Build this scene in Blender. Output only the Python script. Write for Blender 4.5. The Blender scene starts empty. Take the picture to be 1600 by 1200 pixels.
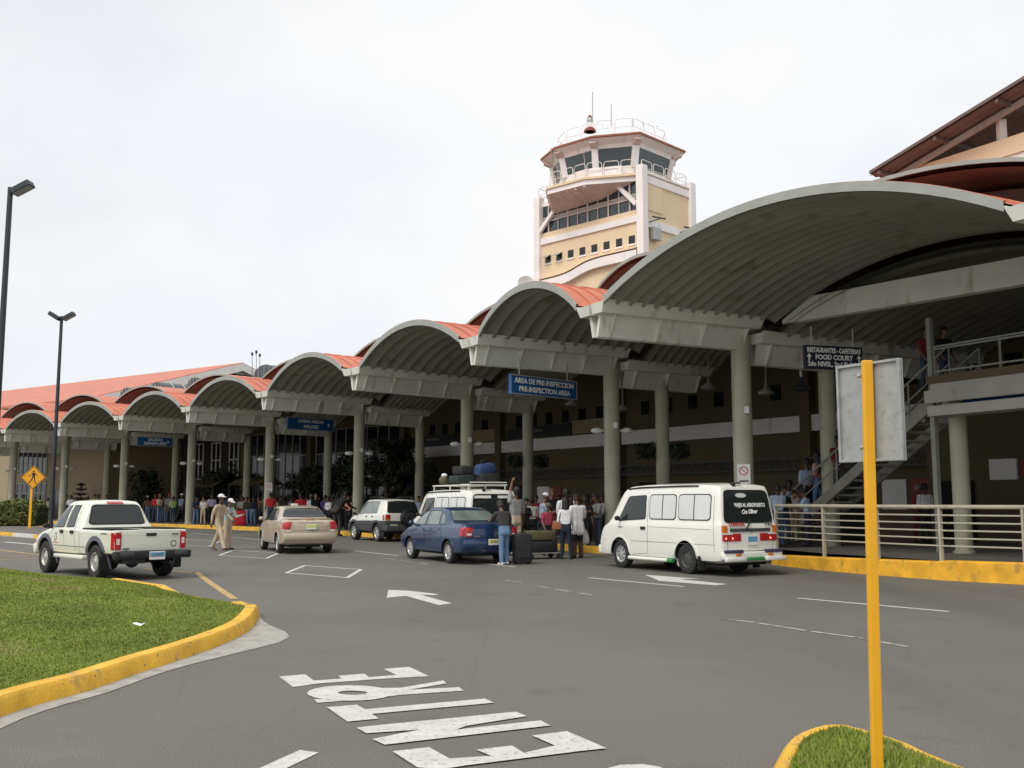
import bpy, bmesh, math, random
import numpy as np
from mathutils import Vector, Matrix
from mathutils.bvhtree import BVHTree
random.seed(7); np.random.seed(7)
R=math.radians
C=bpy.context.scene.collection
# ------------------------------------------------------------------ camera model (used only to read positions off a survey of the place)
F=1560.;HOR=782.;EYE=1.6
PITCH=math.atan((HOR-600)/F)
def ray(x,y):
    r=x-800;u=600-y
    return r,F*math.cos(PITCH)-u*math.sin(PITCH),F*math.sin(PITCH)+u*math.cos(PITCH)
def G(x,y,Z=0.):
    r,fy,uz=ray(x,y);t=(Z-EYE)/uz
    return Vector((r*t,fy*t,Z))
def DK(x,y,Y):
    r,fy,uz=ray(x,y);t=Y/fy
    return Vector((r*t,Y,EYE+uz*t))
# ------------------------------------------------------------------ materials
MATS={}
def mat(name,col,rough=.6,metal=0.,var=.12,scale=4.,bump=0.,spec=.5,coat=0.,emit=None,detail=4.,dirt=None,chips=None):
    if name in MATS: return MATS[name]
    m=bpy.data.materials.new(name);m.use_nodes=True
    nt=m.node_tree;b=nt.nodes['Principled BSDF']
    b.inputs['Roughness'].default_value=rough;b.inputs['Metallic'].default_value=metal
    b.inputs['Specular IOR Level'].default_value=spec
    if coat: b.inputs['Coat Weight'].default_value=coat;b.inputs['Coat Roughness'].default_value=.06
    c=(*col,1)
    if var>0:
        tc=nt.nodes.new('ShaderNodeTexCoord')
        n=nt.nodes.new('ShaderNodeTexNoise');n.inputs['Scale'].default_value=scale;n.inputs['Detail'].default_value=detail
        nt.links.new(tc.outputs['Object'],n.inputs['Vector'])
        r=nt.nodes.new('ShaderNodeValToRGB')
        r.color_ramp.elements[0].position=.3;r.color_ramp.elements[1].position=.7
        r.color_ramp.elements[0].color=tuple(max(0,v*(1-var)) for v in col)+(1,)
        r.color_ramp.elements[1].color=tuple(min(1,v*(1+var)) for v in col)+(1,)
        nt.links.new(n.outputs['Fac'],r.inputs['Fac'])
        out=r.outputs['Color']
        if dirt:
            n2=nt.nodes.new('ShaderNodeTexNoise');n2.inputs['Scale'].default_value=dirt[1];n2.inputs['Detail'].default_value=6
            mp=nt.nodes.new('ShaderNodeMapping');mp.inputs['Scale'].default_value=(1,1,dirt[2]);nt.links.new(tc.outputs['Object'],mp.inputs['Vector']);nt.links.new(mp.outputs['Vector'],n2.inputs['Vector'])
            r2=nt.nodes.new('ShaderNodeValToRGB');r2.color_ramp.elements[0].position=dirt[3];r2.color_ramp.elements[1].position=dirt[3]+.12
            nt.links.new(n2.outputs['Fac'],r2.inputs['Fac'])
            mx=nt.nodes.new('ShaderNodeMix');mx.data_type='RGBA'
            nt.links.new(r2.outputs['Color'],mx.inputs['Factor']);nt.links.new(out,mx.inputs[6]);mx.inputs[7].default_value=(*dirt[0],1)
            out=mx.outputs[2]
        if chips:
            n4=nt.nodes.new('ShaderNodeTexNoise');n4.inputs['Scale'].default_value=chips[1];n4.inputs['Detail'].default_value=5;nt.links.new(tc.outputs['Object'],n4.inputs['Vector'])
            r4=nt.nodes.new('ShaderNodeValToRGB');r4.color_ramp.elements[0].position=chips[2];r4.color_ramp.elements[1].position=chips[2]+.03;nt.links.new(n4.outputs['Fac'],r4.inputs['Fac'])
            m4=nt.nodes.new('ShaderNodeMix');m4.data_type='RGBA';nt.links.new(r4.outputs['Color'],m4.inputs['Factor']);nt.links.new(out,m4.inputs[6]);m4.inputs[7].default_value=(*chips[0],1);out=m4.outputs[2]
        nt.links.new(out,b.inputs['Base Color'])
        if bump>0:
            bp=nt.nodes.new('ShaderNodeBump');bp.inputs['Strength'].default_value=bump;bp.inputs['Distance'].default_value=.02
            n3=nt.nodes.new('ShaderNodeTexNoise');n3.inputs['Scale'].default_value=scale*12;n3.inputs['Detail'].default_value=3
            nt.links.new(tc.outputs['Object'],n3.inputs['Vector']);nt.links.new(n3.outputs['Fac'],bp.inputs['Height']);nt.links.new(bp.outputs['Normal'],b.inputs['Normal'])
    else: b.inputs['Base Color'].default_value=c
    if emit: b.inputs['Emission Color'].default_value=(*emit[0],1);b.inputs['Emission Strength'].default_value=emit[1]
    m.diffuse_color=c
    MATS[name]=m;return m
def brick(name,c1,c2,cm,scale):
    m=bpy.data.materials.new(name);m.use_nodes=True;nt=m.node_tree;b=nt.nodes['Principled BSDF']
    tc=nt.nodes.new('ShaderNodeTexCoord');br=nt.nodes.new('ShaderNodeTexBrick')
    mp=nt.nodes.new('ShaderNodeMapping');mp.inputs['Rotation'].default_value=(R(90),0,R(30))
    nt.links.new(tc.outputs['Object'],mp.inputs['Vector']);nt.links.new(mp.outputs['Vector'],br.inputs['Vector'])
    br.inputs['Color1'].default_value=(*c1,1);br.inputs['Color2'].default_value=(*c2,1);br.inputs['Mortar'].default_value=(*cm,1);br.inputs['Scale'].default_value=scale
    nt.links.new(br.outputs['Color'],b.inputs['Base Color']);b.inputs['Roughness'].default_value=.85
    MATS[name]=m;return m
M=dict(
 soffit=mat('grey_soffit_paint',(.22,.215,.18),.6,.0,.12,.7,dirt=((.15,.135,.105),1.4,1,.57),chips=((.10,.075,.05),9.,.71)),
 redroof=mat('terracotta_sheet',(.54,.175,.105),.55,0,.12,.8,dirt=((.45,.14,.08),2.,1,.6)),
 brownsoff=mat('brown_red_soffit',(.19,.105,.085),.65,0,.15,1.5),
 trim=mat('pale_trim_paint',(.68,.68,.62),.5,0,.08,1.2,dirt=((.46,.44,.37),3.2,.3,.58)),
 rim=mat('grey_arch_trim',(.33,.34,.31),.5,0,.08,2.),
 column=mat('grey_green_concrete',(.42,.41,.31),.75,0,.12,1.2,bump=.1,dirt=((.27,.26,.19),3.,.12,.55)),
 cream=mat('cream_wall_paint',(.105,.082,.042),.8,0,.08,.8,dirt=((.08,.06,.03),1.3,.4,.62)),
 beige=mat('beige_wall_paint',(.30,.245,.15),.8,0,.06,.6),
 white=mat('white_wall_paint',(.78,.76,.72),.7,0,.06,1.5,dirt=((.55,.5,.43),1.7,.3,.66)),
 towertan=mat('tower_tan_paint',(.76,.60,.40),.8,0,.05,.6,dirt=((.6,.46,.3),.9,.25,.66)),
 towerwhite=mat('tower_white_paint',(.84,.79,.77),.7,0,.06,1.,dirt=((.56,.47,.42),1.2,.3,.66)),
 pinkwhite=mat('faded_pink_paint',(.62,.50,.45),.7,0,.08,1.),
 darkglass=mat('dark_window_glass',(.012,.015,.017),.07,0,0,spec=.5),
 towerglass=mat('tower_window_glass',(.03,.045,.05),.06,0,0,spec=.7),
 black=mat('black_opening',(.008,.008,.008),.9,0,0),
 mullion=mat('grey_mullion_metal',(.35,.34,.3),.5,.2,.05,3.),
 steel=mat('galvanised_steel',(.40,.41,.40),.5,.5,.1,14.,dirt=((.33,.34,.33),18,.15,.55),chips=((.24,.23,.2),40.,.72)),
 yellow=mat('yellow_post_paint',(.80,.40,.012),.45,0,.06,5.,dirt=((.55,.27,.02),7,.3,.7)),
 kerbyel=mat('yellow_kerb_paint',(.80,.42,.03),.75,0,.2,3.,bump=.35,dirt=((.40,.23,.06),5.,.6,.56),chips=((.30,.22,.10),24.,.71)),
 kerbyel2=mat('worn_yellow_kerb_paint',(.76,.43,.04),.75,0,.2,2.5,bump=.35,dirt=((.44,.29,.10),5.,.7,.56),chips=((.24,.20,.13),20.,.65)),
 concrete=mat('gutter_concrete',(.36,.35,.32),.85,0,.18,5.,bump=.3,dirt=((.22,.21,.19),4,1,.6)),
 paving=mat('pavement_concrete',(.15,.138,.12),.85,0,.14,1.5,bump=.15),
 paintw=mat('road_paint_white',(.58,.57,.54),.8,0,.1,6.,dirt=((.36,.35,.33),26.,1,.56),chips=((.20,.195,.18),60.,.66)),
 paintfaint=mat('worn_road_paint_white',(.42,.41,.39),.8,0,.1,6.,dirt=((.16,.155,.145),5.,1,.5)),
 painty=mat('road_paint_yellow',(.48,.33,.13),.8,0,.1,6.,dirt=((.22,.19,.14),6.,1,.56)),
 bluesign=mat('blue_sign_panel',(.002,.085,.26),.7,0,.04,3.),
 signwhite=mat('sign_lettering_white',(.80,.80,.78),.5,0,0),
 darksign=mat('dark_banner',(.012,.012,.016),.5,0,.1,2.),
 amber=mat('amber_sign_face',(.80,.36,.005),.5,0,.05,3.),
 blackpaint=mat('black_paint',(.012,.012,.013),.5,0,0),
 darkmetal=mat('dark_pole_metal',(.035,.045,.05),.45,.3,.1,2.),
 rail=mat('cream_rail_paint',(.44,.41,.315),.5,0,.08,4.),
 greyrail=mat('grey_rail_paint',(.25,.25,.22),.5,0,.08,4.),
 lampwhite=mat('white_lamp_housing',(.72,.73,.70),.4,0,0),
 redsign=mat('dark_red_panel',(.22,.03,.025),.6,0,.05,2.),
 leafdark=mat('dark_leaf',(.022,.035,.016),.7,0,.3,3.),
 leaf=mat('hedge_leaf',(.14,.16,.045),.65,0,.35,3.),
 leafred=mat('red_flower',(.42,.10,.05),.6,0,.2,3.),
 bark=mat('bark_brown',(.10,.075,.05),.9,0,.2,5.),
 grassm=mat('grass_blade_green',(.21,.265,.035),.7,0,.25,.9,detail=6.,dirt=((.29,.27,.09),.9,1,.57),chips=((.26,.20,.09),5.,.68)),
 soil=mat('lawn_soil_green',(.13,.175,.025),.95,0,.25,1.6,detail=6.),
 carwhite=mat('white_car_paint',(.78,.78,.72),.3,0,.03,1.,coat=.5,dirt=((.60,.58,.5),1.2,.6,.7)),
 carcream=mat('cream_white_car_paint',(.74,.75,.66),.3,0,.03,1.,coat=.5),
 carblue=mat('blue_car_paint',(.014,.040,.115),.3,.2,.06,1.,coat=.8),
 cargold=mat('champagne_car_paint',(.50,.425,.32),.32,.2,.06,1.,coat=.6),
 cargrey=mat('dark_grey_cladding',(.055,.06,.068),.5,0,.08,3.),
 purplegrey=mat('grey_wheel_flare',(.12,.12,.17),.5,0,.08,3.),
 rubber=mat('tyre_rubber',(.022,.022,.022),.8,0,.15,6.),
 alloy=mat('alloy_rim',(.46,.46,.45),.35,.35,.08,5.),
 steelwheel=mat('dark_steel_wheel',(.07,.07,.068),.6,.2,.1,5.),
 arch=mat('wheel_arch_dark',(.012,.012,.012),.9,0,0),
 carglass=mat('car_glass',(.02,.026,.024),.05,0,0,spec=.6),
 lightglass=mat('pale_car_glass',(.16,.19,.18),.06,0,.25,2.5,spec=.8),
 silverfilm=mat('silver_window_film',(.62,.64,.63),.15,0,.05,1.,spec=.8),
 seal=mat('window_seal',(.01,.012,.011),.6,0,0),
 seam=mat('panel_seam',(.10,.10,.09),.7,0,0),
 redlens=mat('red_lamp_lens',(.45,.012,.02),.2,0,0,coat=.6),
 amberlens=mat('amber_lamp_lens',(.62,.16,.01),.2,0,0,coat=.6),
 clearlens=mat('clear_lamp_lens',(.70,.70,.68),.2,0,0,coat=.6),
 lit=mat('lit_brake_bulb',(1,.25,.2),.3,0,0,emit=((1,.25,.18),2.5)),
 plateblue=mat('blue_number_plate',(.10,.33,.50),.5,0,.15,20.),
 plateyel=mat('yellow_number_plate',(.62,.62,.10),.5,0,.1,20.),
 platewhite=mat('white_number_plate',(.75,.75,.72),.5,0,.05,10.),
 greenpaint=mat('green_bumper_paint',(.03,.24,.07),.5,0,.05,4.),
 navy=mat('navy_bumper_rubber',(.05,.05,.10),.6,0,.05,4.),
 textred=mat('red_lettering',(.55,.05,.05),.5,0,0),
 textgrey=mat('grey_lettering',(.14,.14,.14),.5,0,0),
 redcase=mat('red_suitcase_shell',(.55,.012,.02),.45,0,.06,4.),
 blackcase=mat('black_luggage_fabric',(.016,.016,.017),.75,0,.2,8.),
 olivecase=mat('olive_luggage_fabric',(.10,.09,.045),.8,0,.2,8.),
 greencase=mat('dark_green_luggage_fabric',(.02,.035,.03),.75,0,.2,8.),
 bluecase=mat('blue_bag_fabric',(.02,.045,.13),.75,0,.2,8.),
 tanbag=mat('tan_leather',(.27,.095,.04),.6,0,.1,6.),
 plastic=mat('white_plastic_bag',(.75,.76,.76),.5,0,.06,6.),
 card=mat('brown_cardboard',(.40,.28,.13),.8,0,.08,5.),
 tablecloth=mat('white_tablecloth',(.6,.62,.62),.8,0,.03,3.),
 shedroof=mat('weathered_brown_roof',(.15,.11,.095),.65,0,.15,1.5),
 shadedblue=mat('shaded_blue_sign_panel',(.006,.012,.030),.5,0,.04,3.),  # sign blue darkened, the canopy shade put into the colour
 shadefascia=mat('shade_darkened_white',(.40,.385,.34),.7,0,.08,1.5,dirt=((.28,.26,.22),2.,.3,.62)),  # white paint with the terrace shade put into its colour
 stairmetal=mat('grey_stair_paint',(.27,.26,.22),.6,0,.1,3.),
 roofrim=mat('dull_red_roof',(.34,.13,.085),.7,0,.12,1.5),
 skylight=mat('grey_skylight_sheet',(.10,.11,.13),.4,.1,.1,2.),
)
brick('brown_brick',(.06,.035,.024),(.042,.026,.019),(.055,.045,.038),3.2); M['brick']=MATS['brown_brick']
# ------------------------------------------------------------------ mesh builder
class MB:
    def __init__(s): s.v=[];s.f=[];s.mi=[];s.mats=[];s.cur=0
    def use(s,m):
        if m not in s.mats: s.mats.append(m)
        s.cur=s.mats.index(m);return s
    def add(s,vs,fs):
        o=len(s.v);s.v+= [tuple(v) for v in vs]
        for f in fs: s.f.append(tuple(i+o for i in f));s.mi.append(s.cur)
        return s
    def box(s,c,d,rz=0.,M4=None):
        x,y,z=(k/2 for k in d);c=Vector(c)
        vs=[Vector((a*x,b*y,e*z)) for a in(-1,1) for b in(-1,1) for e in(-1,1)]
        if M4 is not None: vs=[M4@v for v in vs]
        elif rz: m=Matrix.Rotation(rz,3,'Z');vs=[m@v for v in vs]
        if M4 is None: vs=[v+c for v in vs]
        return s.add(vs,[(0,1,3,2),(4,6,7,5),(0,4,5,1),(2,3,7,6),(0,2,6,4),(1,5,7,3)])
    def hexa(s,b,t):  # 4 bottom pts, 4 top pts
        return s.add(list(b)+list(t),[(3,2,1,0),(4,5,6,7),(0,1,5,4),(1,2,6,5),(2,3,7,6),(3,0,4,7)])
    def bar(s,a,b,w,h=None,up=Vector((0,0,1))):
        a=Vector(a);b=Vector(b);h=h or w;d=(b-a).normalized()
        if abs(d.dot(up))>.98: up=Vector((0,1,0))
        sd=d.cross(up).normalized()*w/2;u=sd.cross(d).normalized()*h/2
        return s.hexa([a-sd-u,a+sd-u,a+sd+u,a-sd+u],[b-sd-u,b+sd-u,b+sd+u,b-sd+u])
    def tube(s,pts,r,n=8,cap=True,closed=False):
        pts=[Vector(p) for p in pts];rs=r if isinstance(r,(list,tuple)) else [r]*len(pts)
        vs=[];fs=[];L=len(pts);prev=None
        for i,p in enumerate(pts):
            d=((pts[(i+1)%L] if closed else pts[min(i+1,L-1)])-(pts[i-1] if (closed or i>0) else pts[0])).normalized()
            if prev is None:
                ref=Vector((0,0,1)) if abs(d.z)<.95 else Vector((1,0,0));sd=d.cross(ref).normalized()
            else: sd=(prev-d*prev.dot(d)).normalized()
            prev=sd;u=d.cross(sd)
            vs+=[p+(sd*math.cos(2*math.pi*k/n)+u*math.sin(2*math.pi*k/n))*rs[i] for k in range(n)]
        m=L if closed else L-1
        for i in range(m):
            for k in range(n):
                j=(i+1)%L
                fs.append((i*n+k,i*n+(k+1)%n,j*n+(k+1)%n,j*n+k))
        if cap and not closed: fs.append(tuple(range(n))[::-1]);fs.append(tuple((L-1)*n+k for k in range(n)))
        return s.add(vs,fs)
    def lathe(s,prof,n=24,axis='Z',o=(0,0,0),cap=True):
        vs=[];o=Vector(o)
        for r,h in prof:
            for k in range(n):
                a=2*math.pi*k/n;c,sn=r*math.cos(a),r*math.sin(a)
                vs.append(o+(Vector((c,sn,h)) if axis=='Z' else Vector((h,c,sn)) if axis=='X' else Vector((sn,h,c))))
        fs=[]
        for i in range(len(prof)-1):
            for k in range(n): fs.append((i*n+k,i*n+(k+1)%n,(i+1)*n+(k+1)%n,(i+1)*n+k))
        if cap and prof[0][0]>1e-6: fs.append(tuple(range(n))[::-1])
        if cap and prof[-1][0]>1e-6: fs.append(tuple((len(prof)-1)*n+k for k in range(n)))
        return s.add(vs,fs)
    def sphere(s,c,r,n=10,m=7):
        r=Vector(r) if not isinstance(r,(int,float)) else Vector((r,r,r));c=Vector(c);vs=[];fs=[]
        for i in range(m+1):
            t=math.pi*i/m
            for k in range(n):
                a=2*math.pi*k/n;vs.append(c+Vector((r.x*math.sin(t)*math.cos(a),r.y*math.sin(t)*math.sin(a),r.z*math.cos(t))))
        for i in range(m):
            for k in range(n): fs.append((i*n+k,(i+1)*n+k,(i+1)*n+(k+1)%n,i*n+(k+1)%n))
        return s.add(vs,fs)
    def grid(s,P,flip=False):   # P[i][j]
        a=len(P);b=len(P[0]);vs=[p for r in P for p in r]
        fs=[(i*b+j,(i+1)*b+j,(i+1)*b+j+1,i*b+j+1) for i in range(a-1) for j in range(b-1)]
        if flip: fs=[f[::-1] for f in fs]
        return s.add(vs,fs)
    def prism(s,poly,z0,z1):
        n=len(poly)
        return s.add([(p[0],p[1],z0) for p in poly]+[(p[0],p[1],z1) for p in poly],
          [tuple(range(n))[::-1],tuple(range(n,2*n))]+[(i,(i+1)%n,n+(i+1)%n,n+i) for i in range(n)])
    def build(s,name,m=None,parent=None,smooth=None,clean=False,bevel=0.,mw=None,**kw):
        me=bpy.data.meshes.new(name)
        me.from_pydata(s.v,[],s.f)
        ms=s.mats if s.mats else [m]
        for k in ms: me.materials.append(M[k] if isinstance(k,str) else k)
        if s.mats: me.polygons.foreach_set('material_index',s.mi)
        if clean or bevel:
            bm=bmesh.new();bm.from_mesh(me)
            bmesh.ops.remove_doubles(bm,verts=bm.verts,dist=1e-5)
            bmesh.ops.recalc_face_normals(bm,faces=bm.faces)
            if bevel:
                es=[e for e in bm.edges if len(e.link_faces)==2 and e.calc_face_angle(0)>R(30)]
                bmesh.ops.bevel(bm,geom=es,offset=bevel,segments=2,affect='EDGES',profile=.5)
            bm.to_mesh(me);bm.free()
        me.update()
        if smooth is not None:
            me.polygons.foreach_set('use_smooth',[True]*len(me.polygons))
            if smooth<180: me.set_sharp_from_angle(angle=R(smooth))
        o=bpy.data.objects.new(name,me);C.objects.link(o)
        if parent is not None: o.parent=parent
        if mw is not None: o.matrix_local=mw
        tag(o,**kw)
        return o
def tag(o,label=None,cat=None,group=None,kind=None):
    if label:o['label']=label
    if cat:o['category']=cat
    if group:o['group']=group
    if kind:o['kind']=kind
    return o
def empty(name,loc=(0,0,0),rz=0,**kw):
    o=bpy.data.objects.new(name,None);C.objects.link(o);o.location=loc;o.rotation_euler=(0,0,rz);o.empty_display_size=.2
    return tag(o,**kw)
def copy_tree(o,parent=None):
    c=o.copy();C.objects.link(c)
    if parent is not None: c.parent=parent
    for ch in list(o.children): copy_tree(ch,c)
    return c
def text(name,s,size,m,parent,mw,align='CENTER',ext=.004,bold=0.,sx=1.,shear=0.,spacing=1.,**kw):
    cu=bpy.data.curves.new(name,'FONT');cu.body=s;cu.size=size;cu.align_x=align;cu.align_y='CENTER';cu.extrude=ext;cu.offset=bold;cu.shear=shear;cu.space_character=spacing;cu.resolution_u=3
    t=bpy.data.objects.new('tmp',cu);C.objects.link(t)
    dg=bpy.context.evaluated_depsgraph_get();me=bpy.data.meshes.new_from_object(t.evaluated_get(dg))
    bpy.data.objects.remove(t);bpy.data.curves.remove(cu)
    me.name=name;me.transform(Matrix.Diagonal((sx,1,1,1)))
    me.materials.clear();me.materials.append(M[m])
    o=bpy.data.objects.new(name,me);C.objects.link(o)
    if parent is not None:o.parent=parent
    o.matrix_local=mw;tag(o,**kw);return o
def frame(origin,xdir,ydir=Vector((0,0,1))):   # matrix with local x along xdir, local y along ydir
    x=Vector(xdir).normalized();y=Vector(ydir).normalized();z=x.cross(y).normalized();y=z.cross(x)
    m=Matrix((x,y,z)).transposed().to_4x4();m.translation=Vector(origin);return m
# ------------------------------------------------------------------ world, sun, camera
sc=bpy.context.scene
SUN_EL,SUN_AZ=R(52),math.atan2(-.60,-.80)
w=bpy.data.worlds.new("World");sc.world=w;w.use_nodes=True;nt=w.node_tree;bg=nt.nodes['Background']
sky=nt.nodes.new('ShaderNodeTexSky');sky.sky_type='NISHITA';sky.sun_disc=False;sky.sun_elevation=SUN_EL;sky.sun_rotation=SUN_AZ;sky.air_density=1.;sky.dust_density=2.
tc=nt.nodes.new('ShaderNodeTexCoord')
mp=nt.nodes.new('ShaderNodeMapping');mp.inputs['Scale'].default_value=(1,1,1.7);mp.inputs['Location'].default_value=(3.1,.4,.7);nt.links.new(tc.outputs['Generated'],mp.inputs['Vector'])
n=nt.nodes.new('ShaderNodeTexNoise');n.inputs['Scale'].default_value=1.7;n.inputs['Detail'].default_value=7;n.inputs['Roughness'].default_value=.52;nt.links.new(mp.outputs['Vector'],n.inputs['Vector'])
rp=nt.nodes.new('ShaderNodeValToRGB');rp.color_ramp.elements[0].position=.36;rp.color_ramp.elements[0].color=(.84,.84,.84,1);rp.color_ramp.elements[1].position=.58;rp.color_ramp.elements[1].color=(.985,.985,.985,1)
nt.links.new(n.outputs['Fac'],rp.inputs['Fac'])
n2=nt.nodes.new('ShaderNodeTexNoise');n2.inputs['Scale'].default_value=3.;n2.inputs['Detail'].default_value=5;nt.links.new(mp.outputs['Vector'],n2.inputs['Vector'])
r2=nt.nodes.new('ShaderNodeValToRGB');r2.color_ramp.elements[0].position=.35;r2.color_ramp.elements[0].color=(9.1,9.4,9.85,1);r2.color_ramp.elements[1].position=.62;r2.color_ramp.elements[1].color=(10.,10.,10.,1)
nt.links.new(n2.outputs['Fac'],r2.inputs['Fac'])
mx=nt.nodes.new('ShaderNodeMix');mx.data_type='RGBA';nt.links.new(rp.outputs['Color'],mx.inputs['Factor']);nt.links.new(sky.outputs['Color'],mx.inputs[6]);nt.links.new(r2.outputs['Color'],mx.inputs[7])
nt.links.new(mx.outputs[2],bg.inputs['Color']);bg.inputs['Strength'].default_value=.1
sun=bpy.data.lights.new('sun','SUN');sun.energy=2.2;sun.angle=R(32);sun.color=(1,.95,.87)
so=bpy.data.objects.new('sun',sun);C.objects.link(so)
sd=Vector((math.sin(SUN_AZ)*math.cos(SUN_EL),math.cos(SUN_AZ)*math.cos(SUN_EL),math.sin(SUN_EL)))
so.rotation_euler=(-sd).to_track_quat('-Z','Y').to_euler();so.location=(-20,-20,40)
cam=bpy.data.cameras.new('camera');cam.sensor_width=36;cam.lens=F/1600*36;cam.clip_start=.1;cam.clip_end=3000
co=bpy.data.objects.new('camera',cam);C.objects.link(co);co.location=(0,0,EYE);co.rotation_euler=(R(90)+PITCH,0,0);sc.camera=co
sc.cycles.diffuse_bounces=3
sc.view_settings.view_transform='Standard';sc.view_settings.look='None';sc.view_settings.exposure=0;sc.view_settings.gamma=1
# ------------------------------------------------------------------ the run of canopies: tips, columns
TP=[(1637,388),(930,527),(739,570),(553,609.5),(412,640),(293,660),(187.5,671.6),(91.5,681.2),(7.5,689.5)]
CP=[None,(1157,547.7),(955,587),(730,624.5),(562,650),(423,667),(301,678),(196,686),(103,693)]
ZB=5.65
T=[G(*p,ZB).to_2d() for p in TP];K=[G(*p,ZB).to_2d() if p else None for p in CP]
K[0]=T[0]+4.8*Vector((math.cos(R(27)),math.sin(R(27))))
for _ in (0,1): T.append(T[-1]+(T[8]-T[7]));K.append(K[-1]+(K[8]-K[7]))
# one more valley at the near end, out of the picture
NB=len(T)-1
Dv=[(K[i]-T[i]).normalized() for i in range(len(T))];Ln=[(K[i]-T[i]).length for i in range(len(T))]
def V3(p,z): return Vector((p[0],p[1],z))
def perp(n):   # unit vector pointing right along the facade (towards lower n)
    a=T[max(n-1,0)]-T[min(n+1,len(T)-1)];a=a-Dv[n]*a.dot(Dv[n]);return a.normalized()
PR=[perp(n) for n in range(len(T))]
def side(x,d,n_only=None):   # where a sight line at pixel column x meets the column line moved d metres inwards
    r,fy,uz=ray(x,HOR);dirv=Vector((r,fy))
    best=None
    for i in range(len(K)-1):
        a=K[i]+Dv[i]*d;b=K[i+1]+Dv[i+1]*d;e=b-a
        den=dirv.x*(-e.y)+e.x*dirv.y
        if abs(den)<1e-9: continue
        t=(a.x*(-e.y)+e.x*a.y)/den;s=(dirv.x*a.y-dirv.y*a.x)/den
        if -.02<=s<=1.02 and t>0 and (best is None or t<best[0]): best=(t,dirv*t)
    if best is None: a=K[8]+Dv[8]*d;return a
    return best[1]
# ------------------------------------------------------------------ ground, road, pavement
def asphalt():
    m=bpy.data.materials.new('grey_asphalt');m.use_nodes=True;nt=m.node_tree;b=nt.nodes['Principled BSDF'];b.inputs['Roughness'].default_value=.78;b.inputs['Specular IOR Level'].default_value=.35
    tc=nt.nodes.new('ShaderNodeTexCoord')
    def noise(s,d,rough=.5,sc=None):
        n=nt.nodes.new('ShaderNodeTexNoise');n.inputs['Scale'].default_value=s;n.inputs['Detail'].default_value=d;n.inputs['Roughness'].default_value=rough
        if sc:
            mp=nt.nodes.new('ShaderNodeMapping');mp.inputs['Rotation'].default_value=(0,0,R(32));mp.inputs['Scale'].default_value=sc;nt.links.new(tc.outputs['Object'],mp.inputs['Vector']);nt.links.new(mp.outputs['Vector'],n.inputs['Vector'])
        else: nt.links.new(tc.outputs['Object'],n.inputs['Vector'])
        return n
    def ramp(src,p0,c0,p1,c1):
        r=nt.nodes.new('ShaderNodeValToRGB');r.color_ramp.elements[0].position=p0;r.color_ramp.elements[0].color=(*c0,1);r.color_ramp.elements[1].position=p1;r.color_ramp.elements[1].color=(*c1,1);nt.links.new(src.outputs['Fac'],r.inputs['Fac']);return r
    def mul(a,bb):
        x=nt.nodes.new('ShaderNodeMix');x.data_type='RGBA';x.blend_type='MULTIPLY';x.inputs['Factor'].default_value=1;nt.links.new(a,x.inputs[6]);nt.links.new(bb,x.inputs[7]);return x.outputs[2]
    a=ramp(noise(.16,5),.3,(.130,.125,.112),.7,(.168,.161,.145))
    g=ramp(noise(90,2),.3,(.62,.62,.62),.7,(1.36,1.35,1.33))
    st=ramp(noise(.35,5,.6,(1,.07,1)),.50,(1,1,1),.72,(.76,.76,.77))   # worn wheel tracks along the road
    sp=ramp(noise(.9,6,.6),.60,(1,1,1),.70,(.80,.80,.82))
    cr=nt.nodes.new('ShaderNodeTexVoronoi');cr.feature='DISTANCE_TO_EDGE';cr.inputs['Scale'].default_value=.22
    nn=noise(1.2,5);mxv=nt.nodes.new('ShaderNodeMix');mxv.data_type='VECTOR';mxv.inputs['Factor'].default_value=.12;nt.links.new(tc.outputs['Object'],mxv.inputs[4]);nt.links.new(nn.outputs['Color'],mxv.inputs[5]);nt.links.new(mxv.outputs[1],cr.inputs['Vector'])
    oil=ramp(noise(2.6,3,.5),.70,(1,1,1),.80,(.62,.62,.63));pale=ramp(noise(.55,6,.65),.58,(1,1,1),.72,(1.16,1.15,1.12))
    rc=nt.nodes.new('ShaderNodeValToRGB');rc.color_ramp.elements[0].position=0;rc.color_ramp.elements[0].color=(.91,.91,.91,1);rc.color_ramp.elements[1].position=.003;rc.color_ramp.elements[1].color=(1,1,1,1);nt.links.new(cr.outputs['Distance'],rc.inputs['Fac'])
    o=mul(mul(mul(mul(mul(mul(a.outputs['Color'],g.outputs['Color']),st.outputs['Color']),sp.outputs['Color']),oil.outputs['Color']),pale.outputs['Color']),rc.outputs['Color'])
    nt.links.new(o,b.inputs['Base Color'])
    bp=nt.nodes.new('ShaderNodeBump');bp.inputs['Strength'].default_value=.35;bp.inputs['Distance'].default_value=.01;nt.links.new(noise(130,2).outputs['Fac'],bp.inputs['Height']);nt.links.new(bp.outputs['Normal'],b.inputs['Normal'])
    MATS['grey_asphalt']=m;M['asphalt']=m
asphalt()
MB().add([(-600,-60,0),(600,-60,0),(600,900,0),(-600,900,0)],[(0,1,2,3)]).build('road','asphalt',kind='structure',label='worn grey asphalt road in front of the terminal')
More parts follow.
